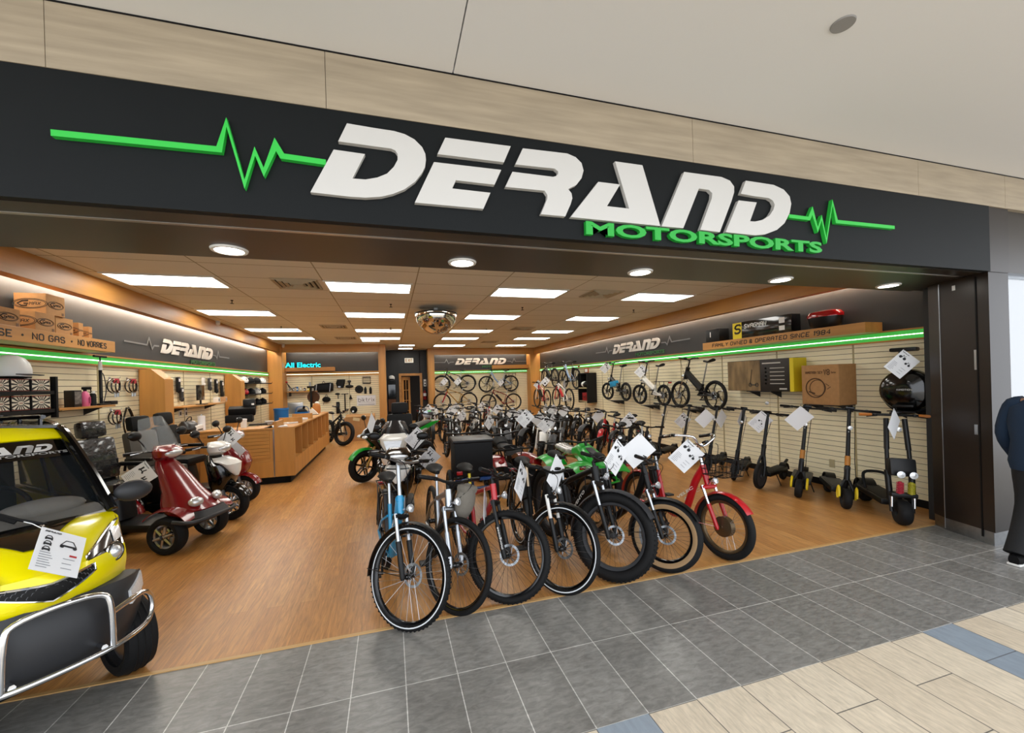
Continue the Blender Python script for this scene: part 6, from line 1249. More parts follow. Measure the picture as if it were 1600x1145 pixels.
# between the two dividers
y0, y1, zs = wshelf(285, 352, 632, -3.55, .3, 'wood shelf holding the dark monitor between the dividers')
P = RX(314, 613, -3.65); t = thing('monitor', 'dark computer monitor on the wood shelf between the dividers', 'monitor', (-3.66, P.y, zs), (0, 0, .1))
MB().box((0, 0, .24), (.03, .42, .3), b=.008).build('screen_body', screen, t); q = MB(); q.box((0, 0, .05), (.02, .06, .1)); q.box((.02, 0, .006), (.16, .2, .012), b=.004); q.build('stand', dblack, t)
for i, (px, py, w, h, m, lb) in enumerate(((279, 601, .10, .28, dblack, 'black accessory pack hanging against the first wood divider'), (284, 616, .09, .25, dgrey, 'grey accessory pack hanging below the first divider packs'), (318, 596, .07, .16, white, 'white card pack hanging above the monitor'), (328, 600, .1, .26, dgrey, 'grey strap pack hanging right of the monitor'), (338, 603, .1, .3, dblack, 'black strap bundle hanging between monitor and second divider'), (347, 607, .1, .38, black, 'long black strap bundle hanging against the second divider'), (333, 621, .1, .12, white, 'white small carton on the monitor shelf'), (345, 623, .1, .12, mat('peach_pack', '#c79a72', .6), 'peach coloured pack on the monitor shelf'))):
    P = RX(px, py, XL+.07); t = thing('accessory_pack', lb, 'accessory', (XL+.014, P.y, P.z if py < 620 else zs+h/2+.001), group='accessories on the counter wall')
    if py < 620:
        q = MB(); q.box((.05, 0, 0), (.05, w, h), b=.02); q.ell((.06, 0, -h*.35), (.035, w*.45, h*.22), 10, 6); q.build('pack', m, t); MB().tube([(0, 0, h/2+.005), (.09, 0, h/2+.005)], .004, 5).build('peg', alu, t); MB().box((.077, 0, h*.3), (.003, w*.7, h*.2)).build('pack_label', paper, t, smooth=0)
    else: MB().box((.12, 0, 0), (.1, w, h), b=.004).build('carton', m, t); MB().box((.171, 0, 0), (.002, w*.7, h*.4)).build('pack_label', inkg, t, smooth=0)
for px, lb in ((281, 'white double socket plate left of its twin under the packs'), (290, 'white double socket plate right of its twin under the packs')):
    P = RX(px, 642, XL+.014); t = thing('socket_plate', lb, 'socket', P, group='socket plates'); MB().box((.005, 0, 0), (.01, .1, .2), b=.003).build('plate', white, t)
    for z in (-.05, .05): MB().box((.012, 0, z), (.006, .045, .06), b=.002).build('socket', dgrey, t)
# low cabinet behind the scooters, with bag, roll, white machine
y0, y1 = ya+.32, min(yb-.03, CY0+.55); t = thing('low_cabinet', 'low honey wood cabinet against the wall between the two dividers', 'cabinet', (XL+.33, (y0+y1)/2, 0)); hC = .98
MB().box((0, 0, hC/2), (.56, y1-y0, hC)).build('cabinet_body', wood, t, smooth=0); MB().box((.01, 0, hC+.012), (.6, y1-y0, .025)).build('cabinet_top', woodh, t, smooth=0)
for k in range(3):
    w = (y1-y0)/3; y = -(y1-y0)/2+(k+.5)*w; o = MB().box((.285, y, hC*.48), (.012, w-.03, hC*.8)).build('cabinet_door', wood, t, smooth=0); MB().tube([(.29, y-.05, .74), (.32, y-.05, .74), (.32, y+.05, .74), (.29, y+.05, .74)], .006, 6).build('door_handle', dblack, o)
zc = hC+.026; xc = -3.45
def P_on(px, x=xc): return RX(px, 660, x).y
t = thing('black_bag', 'crumpled black leather bag on the low cabinet against the first divider', 'bag', (xc, max(P_on(290), y0+.3), zc)); loft(MB(), [((0, 0, 0), .14, .22), ((0, 0, .08), .15, .24), ((.01, .02, .16), .1, .2), ((0, 0, .21), .04, .15)], 22, 2.6).build('bag_body', mat('black_leather', '#141212', .35, bump=.6, bscale=14), t)
q = MB(); q.tube(smooth_path([(.02, -.1, .19), (.05, -.06, .27), (.05, .06, .27), (.02, .1, .19)], 4), .008, 6); q.build('bag_handle', dblack, t)
t = thing('paper_roll', 'white paper towel roll standing on the low cabinet', 'paper roll', (xc+.08, P_on(315, xc+.08), zc)); MB().lathe([(.02, 0), (.06, 0), (.06, .27), (.02, .27)], 20, closed=True).build('roll', paper, t); MB().cyl((0, 0, 0), (0, 0, .3), .012, 8).build('roll_holder', alu, t)
t = thing('label_printer', 'white desk machine on the low cabinet next to the second divider', 'printer', (xc, min(P_on(334), y1-.25), zc)); MB().box((0, 0, .06), (.3, .32, .12), b=.02).build('printer_body', white, t); q = MB(); q.cyl((0, -.1, .15), (0, .1, .15), .05, 18); q.build('paper_reel', paper, t); MB().box((.152, 0, .04), (.004, .2, .02)).build('paper_slot', dgrey, t)
# helmet trays beyond the second divider
yh0, yh1 = yb+.34, RX(421, 610, -3.5).y
for k, (py, lb) in enumerate(((598, 'top'), (615, 'middle'), (632, 'bottom'))):
    z = RX(402, py, -3.5).z; t = thing('display_tray', f'{lb} black wire tray of goggles and helmets beside the second wood divider', 'tray', (XL+.014, (yh0+yh1)/2, z), group='helmet trays on the counter wall'); L_ = yh1-yh0
    q = MB(); q.box((.2, 0, -.012), (.4, L_, .02), b=.004); 
    for y in (-L_/2, 0, L_/2): q.tube([(0, y, -.02), (.4, y, -.02), (.42, y, .03)], .008, 5)
    q.build('tray_body', dblack, t, smooth=0)
    for j in range(4):
        y = (yh0+yh1)/2+L_*(-.36+.24*j); c_ = white if (j+k) % 3 == 0 else (redb if (k == 1 and j == 0) else dblack)
        h = thing('bike_helmet', f'{"white" if c_ is white else "red" if c_ is redb else "black"} helmet, {["first", "second", "third", "last"][j]} from the divider on the {lb} wall tray', 'helmet', (XL+.22, y, z+.001), group='helmets on the wall trays')
        q = MB(); q.rings([[vec(.13*r_*math.cos(a), .1*r_*math.sin(a), zz+.02*math.cos(a)*(1-r_)) for a in [2*PI*n_/18 for n_ in range(18)]] for r_, zz in ((.92, 0), (1, .03), (.96, .07), (.75, .115), (.4, .14), (.05, .147))]); q.build('shell', c_, h)
        for s in (-1, 0, 1): MB().box((.06, s*.045, .1+.012*(s == 0)), (.1, .016, .045), rot=(0, .5, 0), b=.005).build('vent_slot', dgrey if c_ is not dblack else steel, h)
# goods on the counter
def ctop(px, py): return RZ(px, py, CZ+.001)
def cthing(name, lb, cat, px, py, rz=0): P = ctop(px, py); return thing(name, lb, cat, (P.x, P.y, CZ+.001), (0, 0, rz))
t = cthing('paper_cup', 'tall white cylinder container on the slatted end of the counter', 'container', 381, 668); MB().lathe([(0, 0), (.05, 0), (.052, .15), (.046, .155), (0, .155)], 20).build('cup_body', white, t); MB().lathe([(.053, .14), (.055, .14), (.055, .16), (.04, .165), (0, .165)], 20).build('lid', paper, t)
t = cthing('cash_register', 'black till with raised display on the counter behind the white container', 'till', 372, 660, .2); t.location.y += .12
MB().box((0, 0, .08), (.5, .4, .16), b=.02).build('till_body', dblack, t); MB().box((.05, -.02, .24), (.5, .2, .18), rot=(.3, 0, 0), b=.03).build('hood', dblack, t); MB().box((.18, .02, .4), (.24, .1, .2), b=.04).build('display_head', black, t); MB().box((.25, -.035, .38), (.05, .004, .04)).build('display_window', white, t)
t = cthing('keyboard', 'black keyboard with cable on the counter beside the white bowl', 'keyboard', 404, 664, .1); MB().box((0, 0, .012), (.32, .13, .02), b=.005).build('keyboard_base', dblack, t); q = MB()
for i in range(12):
    for j in range(4): q.box((-.14+i*.0255, -.045+j*.03, .025), (.02, .022, .008))
q.build('key_caps', dgrey, t, smooth=0)
t = cthing('bowl', 'shallow white bowl on the counter corner', 'bowl', 421, 663); MB().lathe([(0, .005), (.04, 0), (.05, .01), (.085, .07), (.082, .07), (.045, .016), (0, .012)], 24).build('bowl_body', white, t)
for i, (px, py, lb, w) in enumerate(((437, 666, 'pile of white leaflets on the counter corner', .24), (452, 661, 'white brochure lying on the counter in front of the blue basket', .22), (466, 656, 'stack of white forms beside the blue basket', .24))):
    t = cthing('leaflet', lb, 'paper', px, py, .3+i*.4); t.location.x = min(t.location.x, CX-.2)
    MB().box((0, 0, .008+.006*i), (w, .3, .014+.012*i)).build('sheets', paper, t, smooth=0); MB().box((0, .05, .0165+.012*i+.001), (w*.6, .12, .002)).build('printed_block', inkg if i else inkb, t, smooth=0)
t = cthing('blue_basket', 'small blue plastic basket with dark gloves on the counter', 'basket', 466, 655); t.location.x = CX-.27; t.location.y += .35
q = MB(); q.rings([[vec(sx*.14*k_, sy*.12*k_, z) for sx, sy in ((-1, -1), (1, -1), (1, 1), (-1, 1))] for k_, z in ((.8, 0), (1, .15), (.96, .15), (.78, .012))], caps=True); q.build('basket_body', blueplastic, t, smooth=0); q = MB(); q.ell((0, 0, .15), (.11, .09, .07), 12, 8); q.box((.02, .03, .22), (.05, .05, .14), rot=(.3, .4, 0), b=.02); q.build('contents', dblack, t)
q = MB(); q.tube(smooth_path([(-.14, 0, .15), (-.1, 0, .26), (.1, 0, .26), (.14, 0, .15)], 4), .007, 6); q.build('basket_handle', blueplastic, t)
t = cthing('white_iron', 'white wedge shaped device beside the blue basket', 'device', 476, 652); t.location.x = CX-.22; t.location.y += .9; MB().prism([(-.12, 0), (.12, 0), (.1, .04), (-.02, .17), (-.1, .12)], (0, .05, 0), (1, 0, 0), (0, 0, 1), .1).build('device_body', white, t, smooth=0); MB().box((0, 0, .006), (.26, .13, .012)).build('device_base', dgrey, t)
t = cthing('yellow_bottle', 'small yellow squeeze bottle at the far end of the counter', 'bottle', 467, 638); t.location = (CX-.3, 8.9, CZ+.001); MB().lathe([(0, 0), (.035, 0), (.037, .1), (.015, .14), (.008, .18), (0, .18)], 16).build('bottle_body', yel, t); MB().lathe([(.016, .135), (.018, .135), (.018, .155), (0, .155)], 12).build('cap', redb, t)
t = cthing('orange_bag', 'orange and brown paper bag with sweets at the far end of the counter', 'bag', 480, 640); t.location = (CX-.25, 9.3, CZ+.001); loft(MB(), [((0, 0, 0), .1, .12), ((0, 0, .12), .11, .13), ((.01, 0, .22), .09, .11), ((0, .02, .27), .05, .08)], 16, 2.4).build('bag_body', mat('orange_paper', '#b9763a', .7, bump=.6, bscale=16), t); MB().ell((.02, .03, .27), (.06, .06, .05), 10, 6).build('bag_contents', white, t)
t = thing('bike_stand', 'tall black work stand rising behind the far end of the counter', 'stand', (CX-.55, 10.35, 0)); q = MB(); q.cyl((0, 0, .02), (0, 0, 1.75), .03, 10); q.box((0, 0, 1.75), (.2, .06, .06), b=.01); q.build('post', dblack, t); q = MB(); q.box((0, 0, .012), (.5, .06, .024)); q.box((0, 0, .012), (.06, .5, .024)); q.build('foot', dblack, t)
q = MB(); torus(q, vec(.06, .05, 1.45), .17, .02, 26, 8, axis=(.3, 1, 0)); q.lathe([(0, -.01), (.15, -.006), (.15, .006), (0, .01)], 24, c=(.06, .05, 1.45), axis=(.3, 1, 0)); q.build('hanging_wheel', mat('brown_wheel', '#4a2c18', .5), t)
# work desk at the back with computer and shelves
t = thing('work_desk', 'cluttered wood work desk in the corner behind the counter', 'desk', (-2.9, 11.9, 0)); MB().box((0, 0, .74), (.95, .62, .04)).build('desk_top', woodx, t, smooth=0)
for sx in (-1, 1):
    for sy in (-1, 1): MB().box((sx*.43, sy*.27, .36), (.05, .05, .72)).build('leg', wood, t, smooth=0)
t = thing('silver_computer', 'silver all-in-one computer seen from behind on the work desk', 'computer', (-2.98, 11.78, .761)); MB().box((0, 0, .32), (.46, .03, .36), b=.01).build('screen_body', alu, t); q = MB(); q.box((0, .03, .08), (.14, .02, .16)); q.box((0, .06, .006), (.18, .16, .012)); q.build('stand', alu, t)
t = thing('blue_bin', 'round blue bin standing in the corner behind the counter', 'bin', (-3.2, 10.9, 0)); MB().lathe([(0, 0), (.18, 0), (.2, 1.1), (.19, 1.1), (.16, .02), (0, .02)], 24).build('bin_body', blueplastic, t); MB().lathe([(.2, 1.08), (.215, 1.09), (.21, 1.13), (.19, 1.13)], 24, closed=True).build('bin_rim', blueplastic, t)
zq = 1.62; t = thing('wall_shelf', 'cluttered wood shelf on the back wall left of the long black bag', 'shelf', (-2.9, YBL-.014, zq)); MB().box((0, -.16, -.015), (.95, .32, .03)).build('board', woodx, t, smooth=0); q = MB(); q.box((-.4, -.14, -.1), (.02, .26, .14)); q.build('bracket', brk, t, smooth=0)
cols = [white, alu, blueplastic, mat('cream_box', '#c9bd9e', .6), dgrey, yel, white, steel]
for k in range(8):
    t = thing('shelf_jar', f'{["white", "silver", "blue", "cream", "dark grey", "yellow", "white", "steel"][k]} can on the cluttered back shelf, {["first", "second", "third", "fourth", "fifth", "sixth", "seventh", "last"][k]} from the corner column', 'can', (-3.3+.115*k, YBL-.17, zq+.001), group='cans on the cluttered back shelf'); hh = .09+.07*((k*5) % 4)/3
    MB().lathe([(0, 0), (.035, 0), (.035, hh), (.025, hh+.015), (0, hh+.02)], 14).build('can_body', cols[k], t); MB().box((0, -.0345, hh*.5), (.04, .003, hh*.4)).build('can_label', paper if cols[k] is not white else inkg, t, smooth=0)
t = thing('folded_tripod', 'black folded tripod leaning on the corner column shelf', 'tripod', (-3.36, YBL-.345, zq+.02)); q = MB(); q.tube([(0, 0, .3), (.12, -.04, .05), (.3, -.05, .12)], .012, 6); q.tube([(.0, .0, .28), (.2, .0, .0)], .012, 6); q.build('legs', dblack, t); MB().box((0, .02, .3), (.06, .06, .05), b=.01).build('head', redb, t)
# back-left wall: hung goods
BG = 'bike accessories hung on the All Electric wall'
def peg(t, z): MB().tube([(0, 0, z), (0, -.09, z)], .004, 5).build('peg', alu, t)
def bh_(px, py, name, lb, cat): P = RY(px, py, YBL-.1); return thing(name, lb, cat, (P.x, YBL-.014, P.z), group=BG)
t = bh_(506, 606, 'duffel_bag', 'long black duffel bag hung high on the All Electric wall', 'bag'); q = MB(); loft(q, [((-.3, -.12, -.02), .11, .12), ((-.2, -.12, 0), .12, .15), ((.2, -.12, .02), .12, .17), ((.31, -.12, .03), .1, .14)], 20, 2.8, 'x'); q.build('bag_body', dblack, t)
for x in (-.22, .22): q = MB(); q.box((x, -.245, 0), (.02, .006, .3), rot=(0, .12, 0)); q.build('strap', alu, t, smooth=0)
q = MB(); q.tube(smooth_path([(-.05, -.1, .15), (0, -.1, .24), (.05, -.1, .15)], 4), .01, 6); q.build('bag_handle', dblack, t); peg(t, .22)
t = bh_(532, 599, 'pannier_bag', 'black pannier bag hung right of the long duffel', 'bag'); q = MB(); loft(q, [((.0, -.1, -.16), .1, .08), ((0, -.1, .0), .15, .09), ((.03, -.1, .14), .14, .07)], 18, 3); q.build('bag_body', dblack, t); MB().box((-.03, -.19, -.12), (.08, .01, .05)).build('reflector', alu, t, smooth=0); peg(t, .13)
t = bh_(546, 601, 'saddle_pack', 'black sprung saddle hung between pannier bag and round lamp', 'saddle'); q = MB(); q.ell((0, -.1, -.06), (.14, .08, .06), 14, 8); q.tube([(0, -.1, -.02), (.0, -.1, .1)], .025, 8); q.build('saddle_pad', dblack, t); q = MB(); q.box((.0, -.1, .12), (.12, .06, .08), b=.02); q.build('spring_box', dgrey, t); peg(t, .13)
t = bh_(561, 608, 'round_case', 'round black case hung above the white poster', 'case'); MB().lathe([(0, -.03), (.12, -.03), (.14, 0), (.12, .03), (0, .03)], 26, c=(0, -.07, 0), axis=(0, 1, 0)).build('case_body', dblack, t); q = MB(); torus(q, vec(0, -.11, 0), .09, .008, 24, 6); q.build('rim', steel, t); peg(t, .1)
t = bh_(573, 594, 'wire_basket', 'black wire front basket hung in the upper corner above the poster', 'basket'); q = MB()
for k in range(4): s_ = .8+.07*k; q.tube([(sx*.14*s_, -.04-.05*k, sz*.12*s_) for sx, sz in ((-1, -1), (1, -1), (1, 1), (-1, 1))], .006, 5, closed=True)
for k in range(6):
    u = -1+.4*k
    q.tube([(u*.14*.8, -.04, -.1), (u*.14, -.19, -.12)], .004, 4); q.tube([(u*.14*.8, -.04, .1), (u*.14, -.19, .12)], .004, 4); q.tube([(u*.11, -.04, -.1), (u*.11, -.04, .1)], .004, 4)
q.build('basket_wires', dblack, t); peg(t, .1)
for px, lb in ((571, 'small black bottle left of its twin above the poster'), (579, 'small black bottle right of its twin above the poster')):
    t = bh_(px, 610, 'tool_bottle', lb, 'bottle'); MB().lathe([(0, -.12), (.04, -.12), (.045, .06), (.03, .1), (0, .11)], 14, c=(0, -.06, 0)).build('bottle_body', dblack, t); MB().lathe([(.0, .1), (.025, .1), (.02, .14), (0, .14)], 12, c=(0, -.06, 0)).build('cap', dgrey, t); peg(t, .05)
t = bh_(510, 624, 'handlebar_pack', 'black rounded handlebar pack hung below the duffel', 'bag'); q = MB(); q.ell((0, -.09, 0), (.14, .08, .1), 18, 10); q.build('bag_body', dblack, t); q = MB(); q.tube([(-.08, -.08, -.08), (-.1, -.08, -.18)], .008, 5); q.build('strap', dblack, t); q = MB(); q.tube(smooth_path([(-.05, -.05, .08), (0, -.05, .17), (.05, -.05, .08)], 4), .008, 5); q.build('bag_handle', dblack, t); peg(t, .15)
t = bh_(484, 604, 'silver_pump', 'silver and black frame pump hung left of the duffel', 'pump'); MB().cyl((0, -.05, -.02), (0, -.05, .16), .03, 12).build('pump_head', alu, t); MB().cyl((0, -.05, -.26), (0, -.05, -.02), .024, 12).build('pump_barrel', dblack, t); peg(t, .1)
t = bh_(539, 628, 'tall_pump', 'tall black floor pump hung upside on the All Electric wall', 'pump'); MB().cyl((0, -.06, -.3), (0, -.06, .28), .02, 10).build('pump_barrel', dblack, t); MB().cyl((-.12, -.06, .29), (.12, -.06, .29), .015, 8).build('handle', dblack, t); MB().box((0, -.06, -.31), (.18, .1, .025), b=.008).build('foot', dblack, t); peg(t, .2)
t = bh_(553, 640, 'black_helmet', 'black helmet with white tag hung over the cardboard box', 'helmet'); MB().ell((0, -.12, 0), (.12, .1, .13), 18, 10).build('shell', dblack, t); MB().box((-.02, -.222, -.05), (.06, .004, .06)).build('paper_tag', paper, t, smooth=0); peg(t, .05)
t = bh_(548, 621, 'horn_lamp', 'small black bell shaped lamp hung beside the tall pump', 'lamp'); MB().lathe([(.015, .1), (.02, .04), (.06, -.05), (0, -.06)], 16, c=(0, -.07, 0)).build('lamp_body', dblack, t); peg(t, .08)
t = bh_(528, 637, 'battery_pack', 'tall narrow black battery pack hung behind the fat bike', 'battery'); MB().box((0, -.06, 0), (.11, .09, .42), b=.02).build('pack_body', dblack, t); MB().box((0, -.107, .1), (.06, .004, .1)).build('pack_label', dgrey, t, smooth=0); peg(t, .18)
t = bh_(528, 616, 'saddle_hung', 'black bicycle saddle on its post above the battery pack', 'saddle'); saddle(MB(Matrix.Translation((0, -.1, .0)) @ Matrix.Rotation(PI/2, 4, 'Z')), vec(0, 0, 0), .26, .18).build('saddle_pad', dblack, t); MB().tube([(0, -.08, -.02), (0, -.05, -.16)], .014, 8).build('post', steel, t); peg(t, .0)
P0, P1 = RY(558, 634, YBL-.02), RY(587, 617, YBL-.02); t = thing('poster', 'white lettered poster on the back wall above the cardboard box', 'poster', ((P0.x+P1.x)/2, YBL-.016, P0.z)); w, h = P1.x-P0.x, P1.z-P0.z
MB().box((0, -.005, h/2), (w, .01, h)).build('poster_sheet', paper, t, smooth=0); q = MB(); stroke_text(q, 'biktrix', (0, -.0105, h*.4), (1, 0, 0), (0, 0, 1), h*.36, w*.84, .1, .003, align='C'); q.box((0, -.012, h*.3), (w*.82, .002, .006)); q.box((0, -.012, h*.1), (w*.86, .002, .014)); q.build('lettering', inkblk, t, smooth=0)
P = RZ(562, 689); t = thing('cardboard_box', 'big open brown cardboard box standing below the poster', 'box', (P.x, P.y+.32, 0)); hB_ = .72; w = .92
q = MB()
for sx in (-1, 1): q.box((sx*w/2, 0, hB_/2), (.012, .6, hB_))
for sy in (-1, 1): q.box((0, sy*.3, hB_/2), (w, .012, hB_))
q.box((0, 0, .01), (w, .6, .02)); q.build('carton', card_b, t, smooth=0); MB().box((0, .42, hB_+.04), (w, .26, .01), rot=(.3, 0, 0)).build('flap', card_b, t, smooth=0); MB().box((-.08, -.31, hB_-.03), (.2, .006, .1), rot=(.0, .2, 0)).build('tape_patch', mat('pale_tape', '#c8b58c', .4), t, smooth=0)
q = MB(); q.box((.1, .0, hB_-.08), (.5, .3, .1), b=.03); q.build('packing', dblack, t)
fb = make_bike('black fat tyre bicycle leaning by the end of the counter', lod=1, R=.36, tw=.1, wb=1.1, style='diamond', col=dblack, fork=black, steer=.5, tube=.03, kick=True, bar='riser'); P = RZ(536, 697); set_bike(fb, P.x, P.y+.05, -62, -.06)
# beside the office door
P = RY(611, 606, YD-.3); t = thing('helmet_case', 'black display case with white helmet on top, left of the office door', 'display case', (.06, YD-.25, 0)); MB().box((0, 0, .95), (.34, .4, 1.9), b=.01).build('case_body', dblack, t); q = MB(); q.box((0, -.205, 1.5), (.28, .01, .5)); q.build('case_window', dglass, t, smooth=0); MB().box((0, -.2, .9), (.3, .02, .5)).build('case_shelf', darkwood, t, smooth=0)
t = thing('white_black_helmet', 'white helmet on top of the black case by the office door', 'helmet', (.06, YD-.26, 1.902)); q = MB(); q.ell((0, 0, .121), (.13, .15, .12), 18, 10); q.build('shell', white, t); MB().box((0, -.12, .06), (.2, .08, .05), b=.02).build('visor', dblack, t)
P = RY(664, 617, YD-.06); t = thing('fire_extinguisher', 'red fire extinguisher with pale label right of the office door', 'extinguisher', (P.x, YD-.09, P.z-.2)); MB().lathe([(0, 0), (.07, .0), (.075, .03), (.075, .32), (.03, .38), (.02, .42), (0, .42)], 18).build('cylinder', mat('extinguisher_red', '#7f0d10', .3), t); MB().lathe([(.0755, .16), (.077, .16), (.077, .28), (.0755, .28)], 18, closed=True).build('label_band', paper, t); q = MB(); q.box((0, -.02, .44), (.03, .12, .03)); q.tube([(0, -.06, .42), (.06, -.08, .3), (.07, -.06, .1)], .01, 6); q.build('valve', dblack, t)
P = RY(664, 598, YD-.02); t = thing('thermostat', 'pale wall controller above the fire extinguisher', 'thermostat', (P.x, YD-.001, P.z)); MB().box((0, -.02, 0), (.11, .04, .3), b=.01).build('casing', white, t); MB().lathe([(0, 0), (.03, 0), (.03, .008), (0, .008)], 16, c=(0, -.04, .04), axis=(0, -1, 0)).build('dial', dgrey, t); MB().box((0, -.042, -.08), (.06, .004, .06)).build('window', dgrey, t, smooth=0)
# small black shelf unit on the scooter wall near the corner
P = RX(917, 606, XR-.2); t = thing('shelf_unit', 'small black open shelf unit on the scooter wall by the red white bicycle', 'shelf unit', (XR-.016, P.y, P.z-.45)); W_ = .62
for y in (-W_/2, W_/2): MB().box((-.17, y, .45), (.34, .05, .95)).build('side_panel', dblack, t, smooth=0)
q = MB()
for z in (0.02, .45): q.box((-.17, 0, z), (.34, W_, .03))
q.build('shelf_board', mat('pale_board', '#b8a67c', .5), t, smooth=0)
q = MB(); q.box((-.17, 0, .93), (.34, W_, .03)); q.build('shelf_top', dblack, t, smooth=0); us = Vector(t.location)
t = thing('black_white_helmet', 'white and black helmet in the black shelf unit', 'helmet', (us.x-.17, us.y+.05, us.z+.466)); MB().ell((0, 0, .1), (.14, .17, .1), 16, 10).build('shell', dblack, t); MB().ell((-.03, .05, .11), (.13, .13, .1), 14, 8).build('white_panel', white, t)
t = thing('red_carton', 'red carton in the lower bay of the black shelf unit', 'box', (us.x-.17, us.y-.05, us.z+.036)); MB().box((0, 0, .13), (.24, .38, .26), b=.005).build('carton', mat('red_carton_card', '#8f0f14', .5), t); MB().box((-.121, 0, .13), (.002, .2, .08)).build('label_print', redp, t, smooth=0)
t = thing('small_red_sign', 'small framed red and white notice on top of the black shelf unit', 'notice', (us.x-.17, us.y, us.z+.946)); MB().box((0, 0, .08), (.04, .24, .16), b=.005).build('frame', mat('orange_frame', '#a8552c', .5), t); MB().box((-.021, 0, .08), (.003, .18, .1)).build('notice_sheet', paper, t, smooth=0)
# cartons on the left ledge
LB = 'helmet cartons on the wood ledge'
gk = mat('carton_black_print', '#1c1814', .6)
def gbox(pxL, pxM, pxR, pyb, pyt, lb, zbase, dx=0.0, dark=False):
    """carton: front face pxM..pxR looks into the shop, side face pxL..pxM looks to the entrance"""
    xf_ = -3.53+dx; y0, y1 = RX(pxM, (pyb+pyt)/2, xf_).y, RX(pxR, (pyb+pyt)/2, xf_).y; h = RX(pxM, pyt, xf_).z-RX(pxM, pyb, xf_).z; dpt = .29+dx
    t = thing('helmet_carton', lb, 'box', (xf_-dpt/2, (y0+y1)/2, zbase), group=LB); L_ = y1-y0; MB().box((0, 0, h/2), (dpt, L_, h), b=.003).build('carton', card_b, t, smooth=0)
    def logo(M, w):
        q = MB(M); s_ = min(w*.42, h*1.1)
        for rx, rz in ((1.0, .36), (.9, .3)): q.tube([vec(s_*rx*math.cos(a), 0, s_*rz*math.sin(a)) for a in [2*PI*j/28 for j in range(28)]], s_*.018, 4, closed=True)
        q.tube([vec(s_*a_, 0, s_*b_) for a_, b_ in ((-.1, .2), (-.45, .17), (-.72, 0), (-.5, -.16), (-.2, -.15), (-.12, .0), (-.35, .0))], s_*.05, 4); stroke_text(q, 'MAX', (-.04*s_, -.001, -.1*s_), (1, 0, 0), (0, 0, 1), .2*s_, .62*s_, .16, .002, shear=.2); return q
    logo(Matrix.Translation((dpt/2+.001, 0, h*.5)) @ Matrix.Rotation(PI/2, 4, 'Z'), L_).build('printed_logo', gk, t, smooth=0)
    if pxL is not None: logo(Matrix.Translation((0, -L_/2-.001, h*.5)), dpt*1.3).build('side_logo', gk, t, smooth=0)
    MB().box((dpt/2+.001, L_*.38, h*.12), (.002, .03, .03)).build('stamp', inkb, t, smooth=0); return h
zl = 2.431
h1 = gbox(None, -8, 31, 506, 477, 'brown logo printed carton at the picture edge of the ledge, lower layer', zl)
h2 = gbox(32, 55, 86, 514, 485, 'brown logo printed carton in the middle of the lower layer', zl)
h3 = gbox(None, 87, 114, 520, 493, 'brown logo printed carton right of the middle one, lower layer', zl, -.04)
gbox(115, 123, 130, 524, 500, 'narrow brown carton turned sideways near the end of the ledge', zl, -.09)
gbox(131, 139, 144, 526, 505, 'smallest brown carton, last one towards the end of the ledge', zl, -.13)
gbox(10, 72, 101, 490, 458, 'brown logo printed carton lying alone on the upper layer', zl+max(h1, h2)+.001, -.02)
# ------------------------------------------------------------------ the mass of bicycles in the middle and along the scooter wall
BV = {
 'fat': dict(lod=2, R=.34, tw=.1, wb=1.12, style='mixte', col=black, fork=black, forkleg=alu, tube=.028, fender=dgrey, barw=.56, rmotor=.07, saddle_h=.9),
 'blk': dict(lod=2, R=.35, tw=.055, wb=1.1, style='diamond', col=dblack, fork=black, barw=.56, forkleg=steel, fender=black, rack=dblack),
 'wht': dict(lod=2, R=.35, tw=.055, wb=1.1, style='diamond', col=whitep, fork=whitep, barw=.56, rack=dblack, saddlem=dgrey),
 'step': dict(lod=2, R=.33, tw=.06, wb=1.1, style='step', col=black, fork=black, forkleg=alu, barw=.56, rack=dblack, fender=black, saddle_h=.88),
 'red': dict(lod=2, R=.31, tw=.07, wb=1.12, style='cruiser', col=redb, fork=dblack, barw=.52, barz=.1, saddle_h=.86, fender=redb, headtube=.18),
 'whf': dict(lod=2, R=.33, tw=.1, wb=1.1, style='mixte', col=dblack, fork=whitep, forkleg=whitep, tube=.026, barw=.56, rmotor=.07, fender=white),
}
PROTO = {}
def place_bike(kind, x, y, hd, lean, label, group, steer=0.0, card=None, ck=0, cyaw=0.0, clabel=''):
    k = (kind, steer)
    if k not in PROTO: b = PROTO[k] = make_bike(label, **{**BV[kind], 'steer': steer})
    else: b = dup(PROTO[k], label)
    set_bike(b, x, y, hd, lean); b['group'] = group
    if card:
        h = D_(hd); d = vec(math.cos(h), math.sin(h), 0); l = vec(-d.y, d.x, 0)
        P = vec(x, y, 0)-d*.28+l*(card*.2-lean*-1.0*0)+vec(0, 0, 1.02)+l*(-lean*1.0); place_card(ck, P+d*.06, cyaw, clabel)
    return b
ORD = ['first', 'second', 'third', 'fourth', 'fifth', 'sixth', 'seventh', 'eighth', 'ninth', 'tenth']
KN = {'fat': 'black fat tyre e-bike', 'blk': 'black city e-bike with rack', 'wht': 'white framed city bicycle', 'step': 'black low-step e-bike', 'red': 'red low-step cruiser', 'whf': 'black fat tyre bicycle with white fork'}
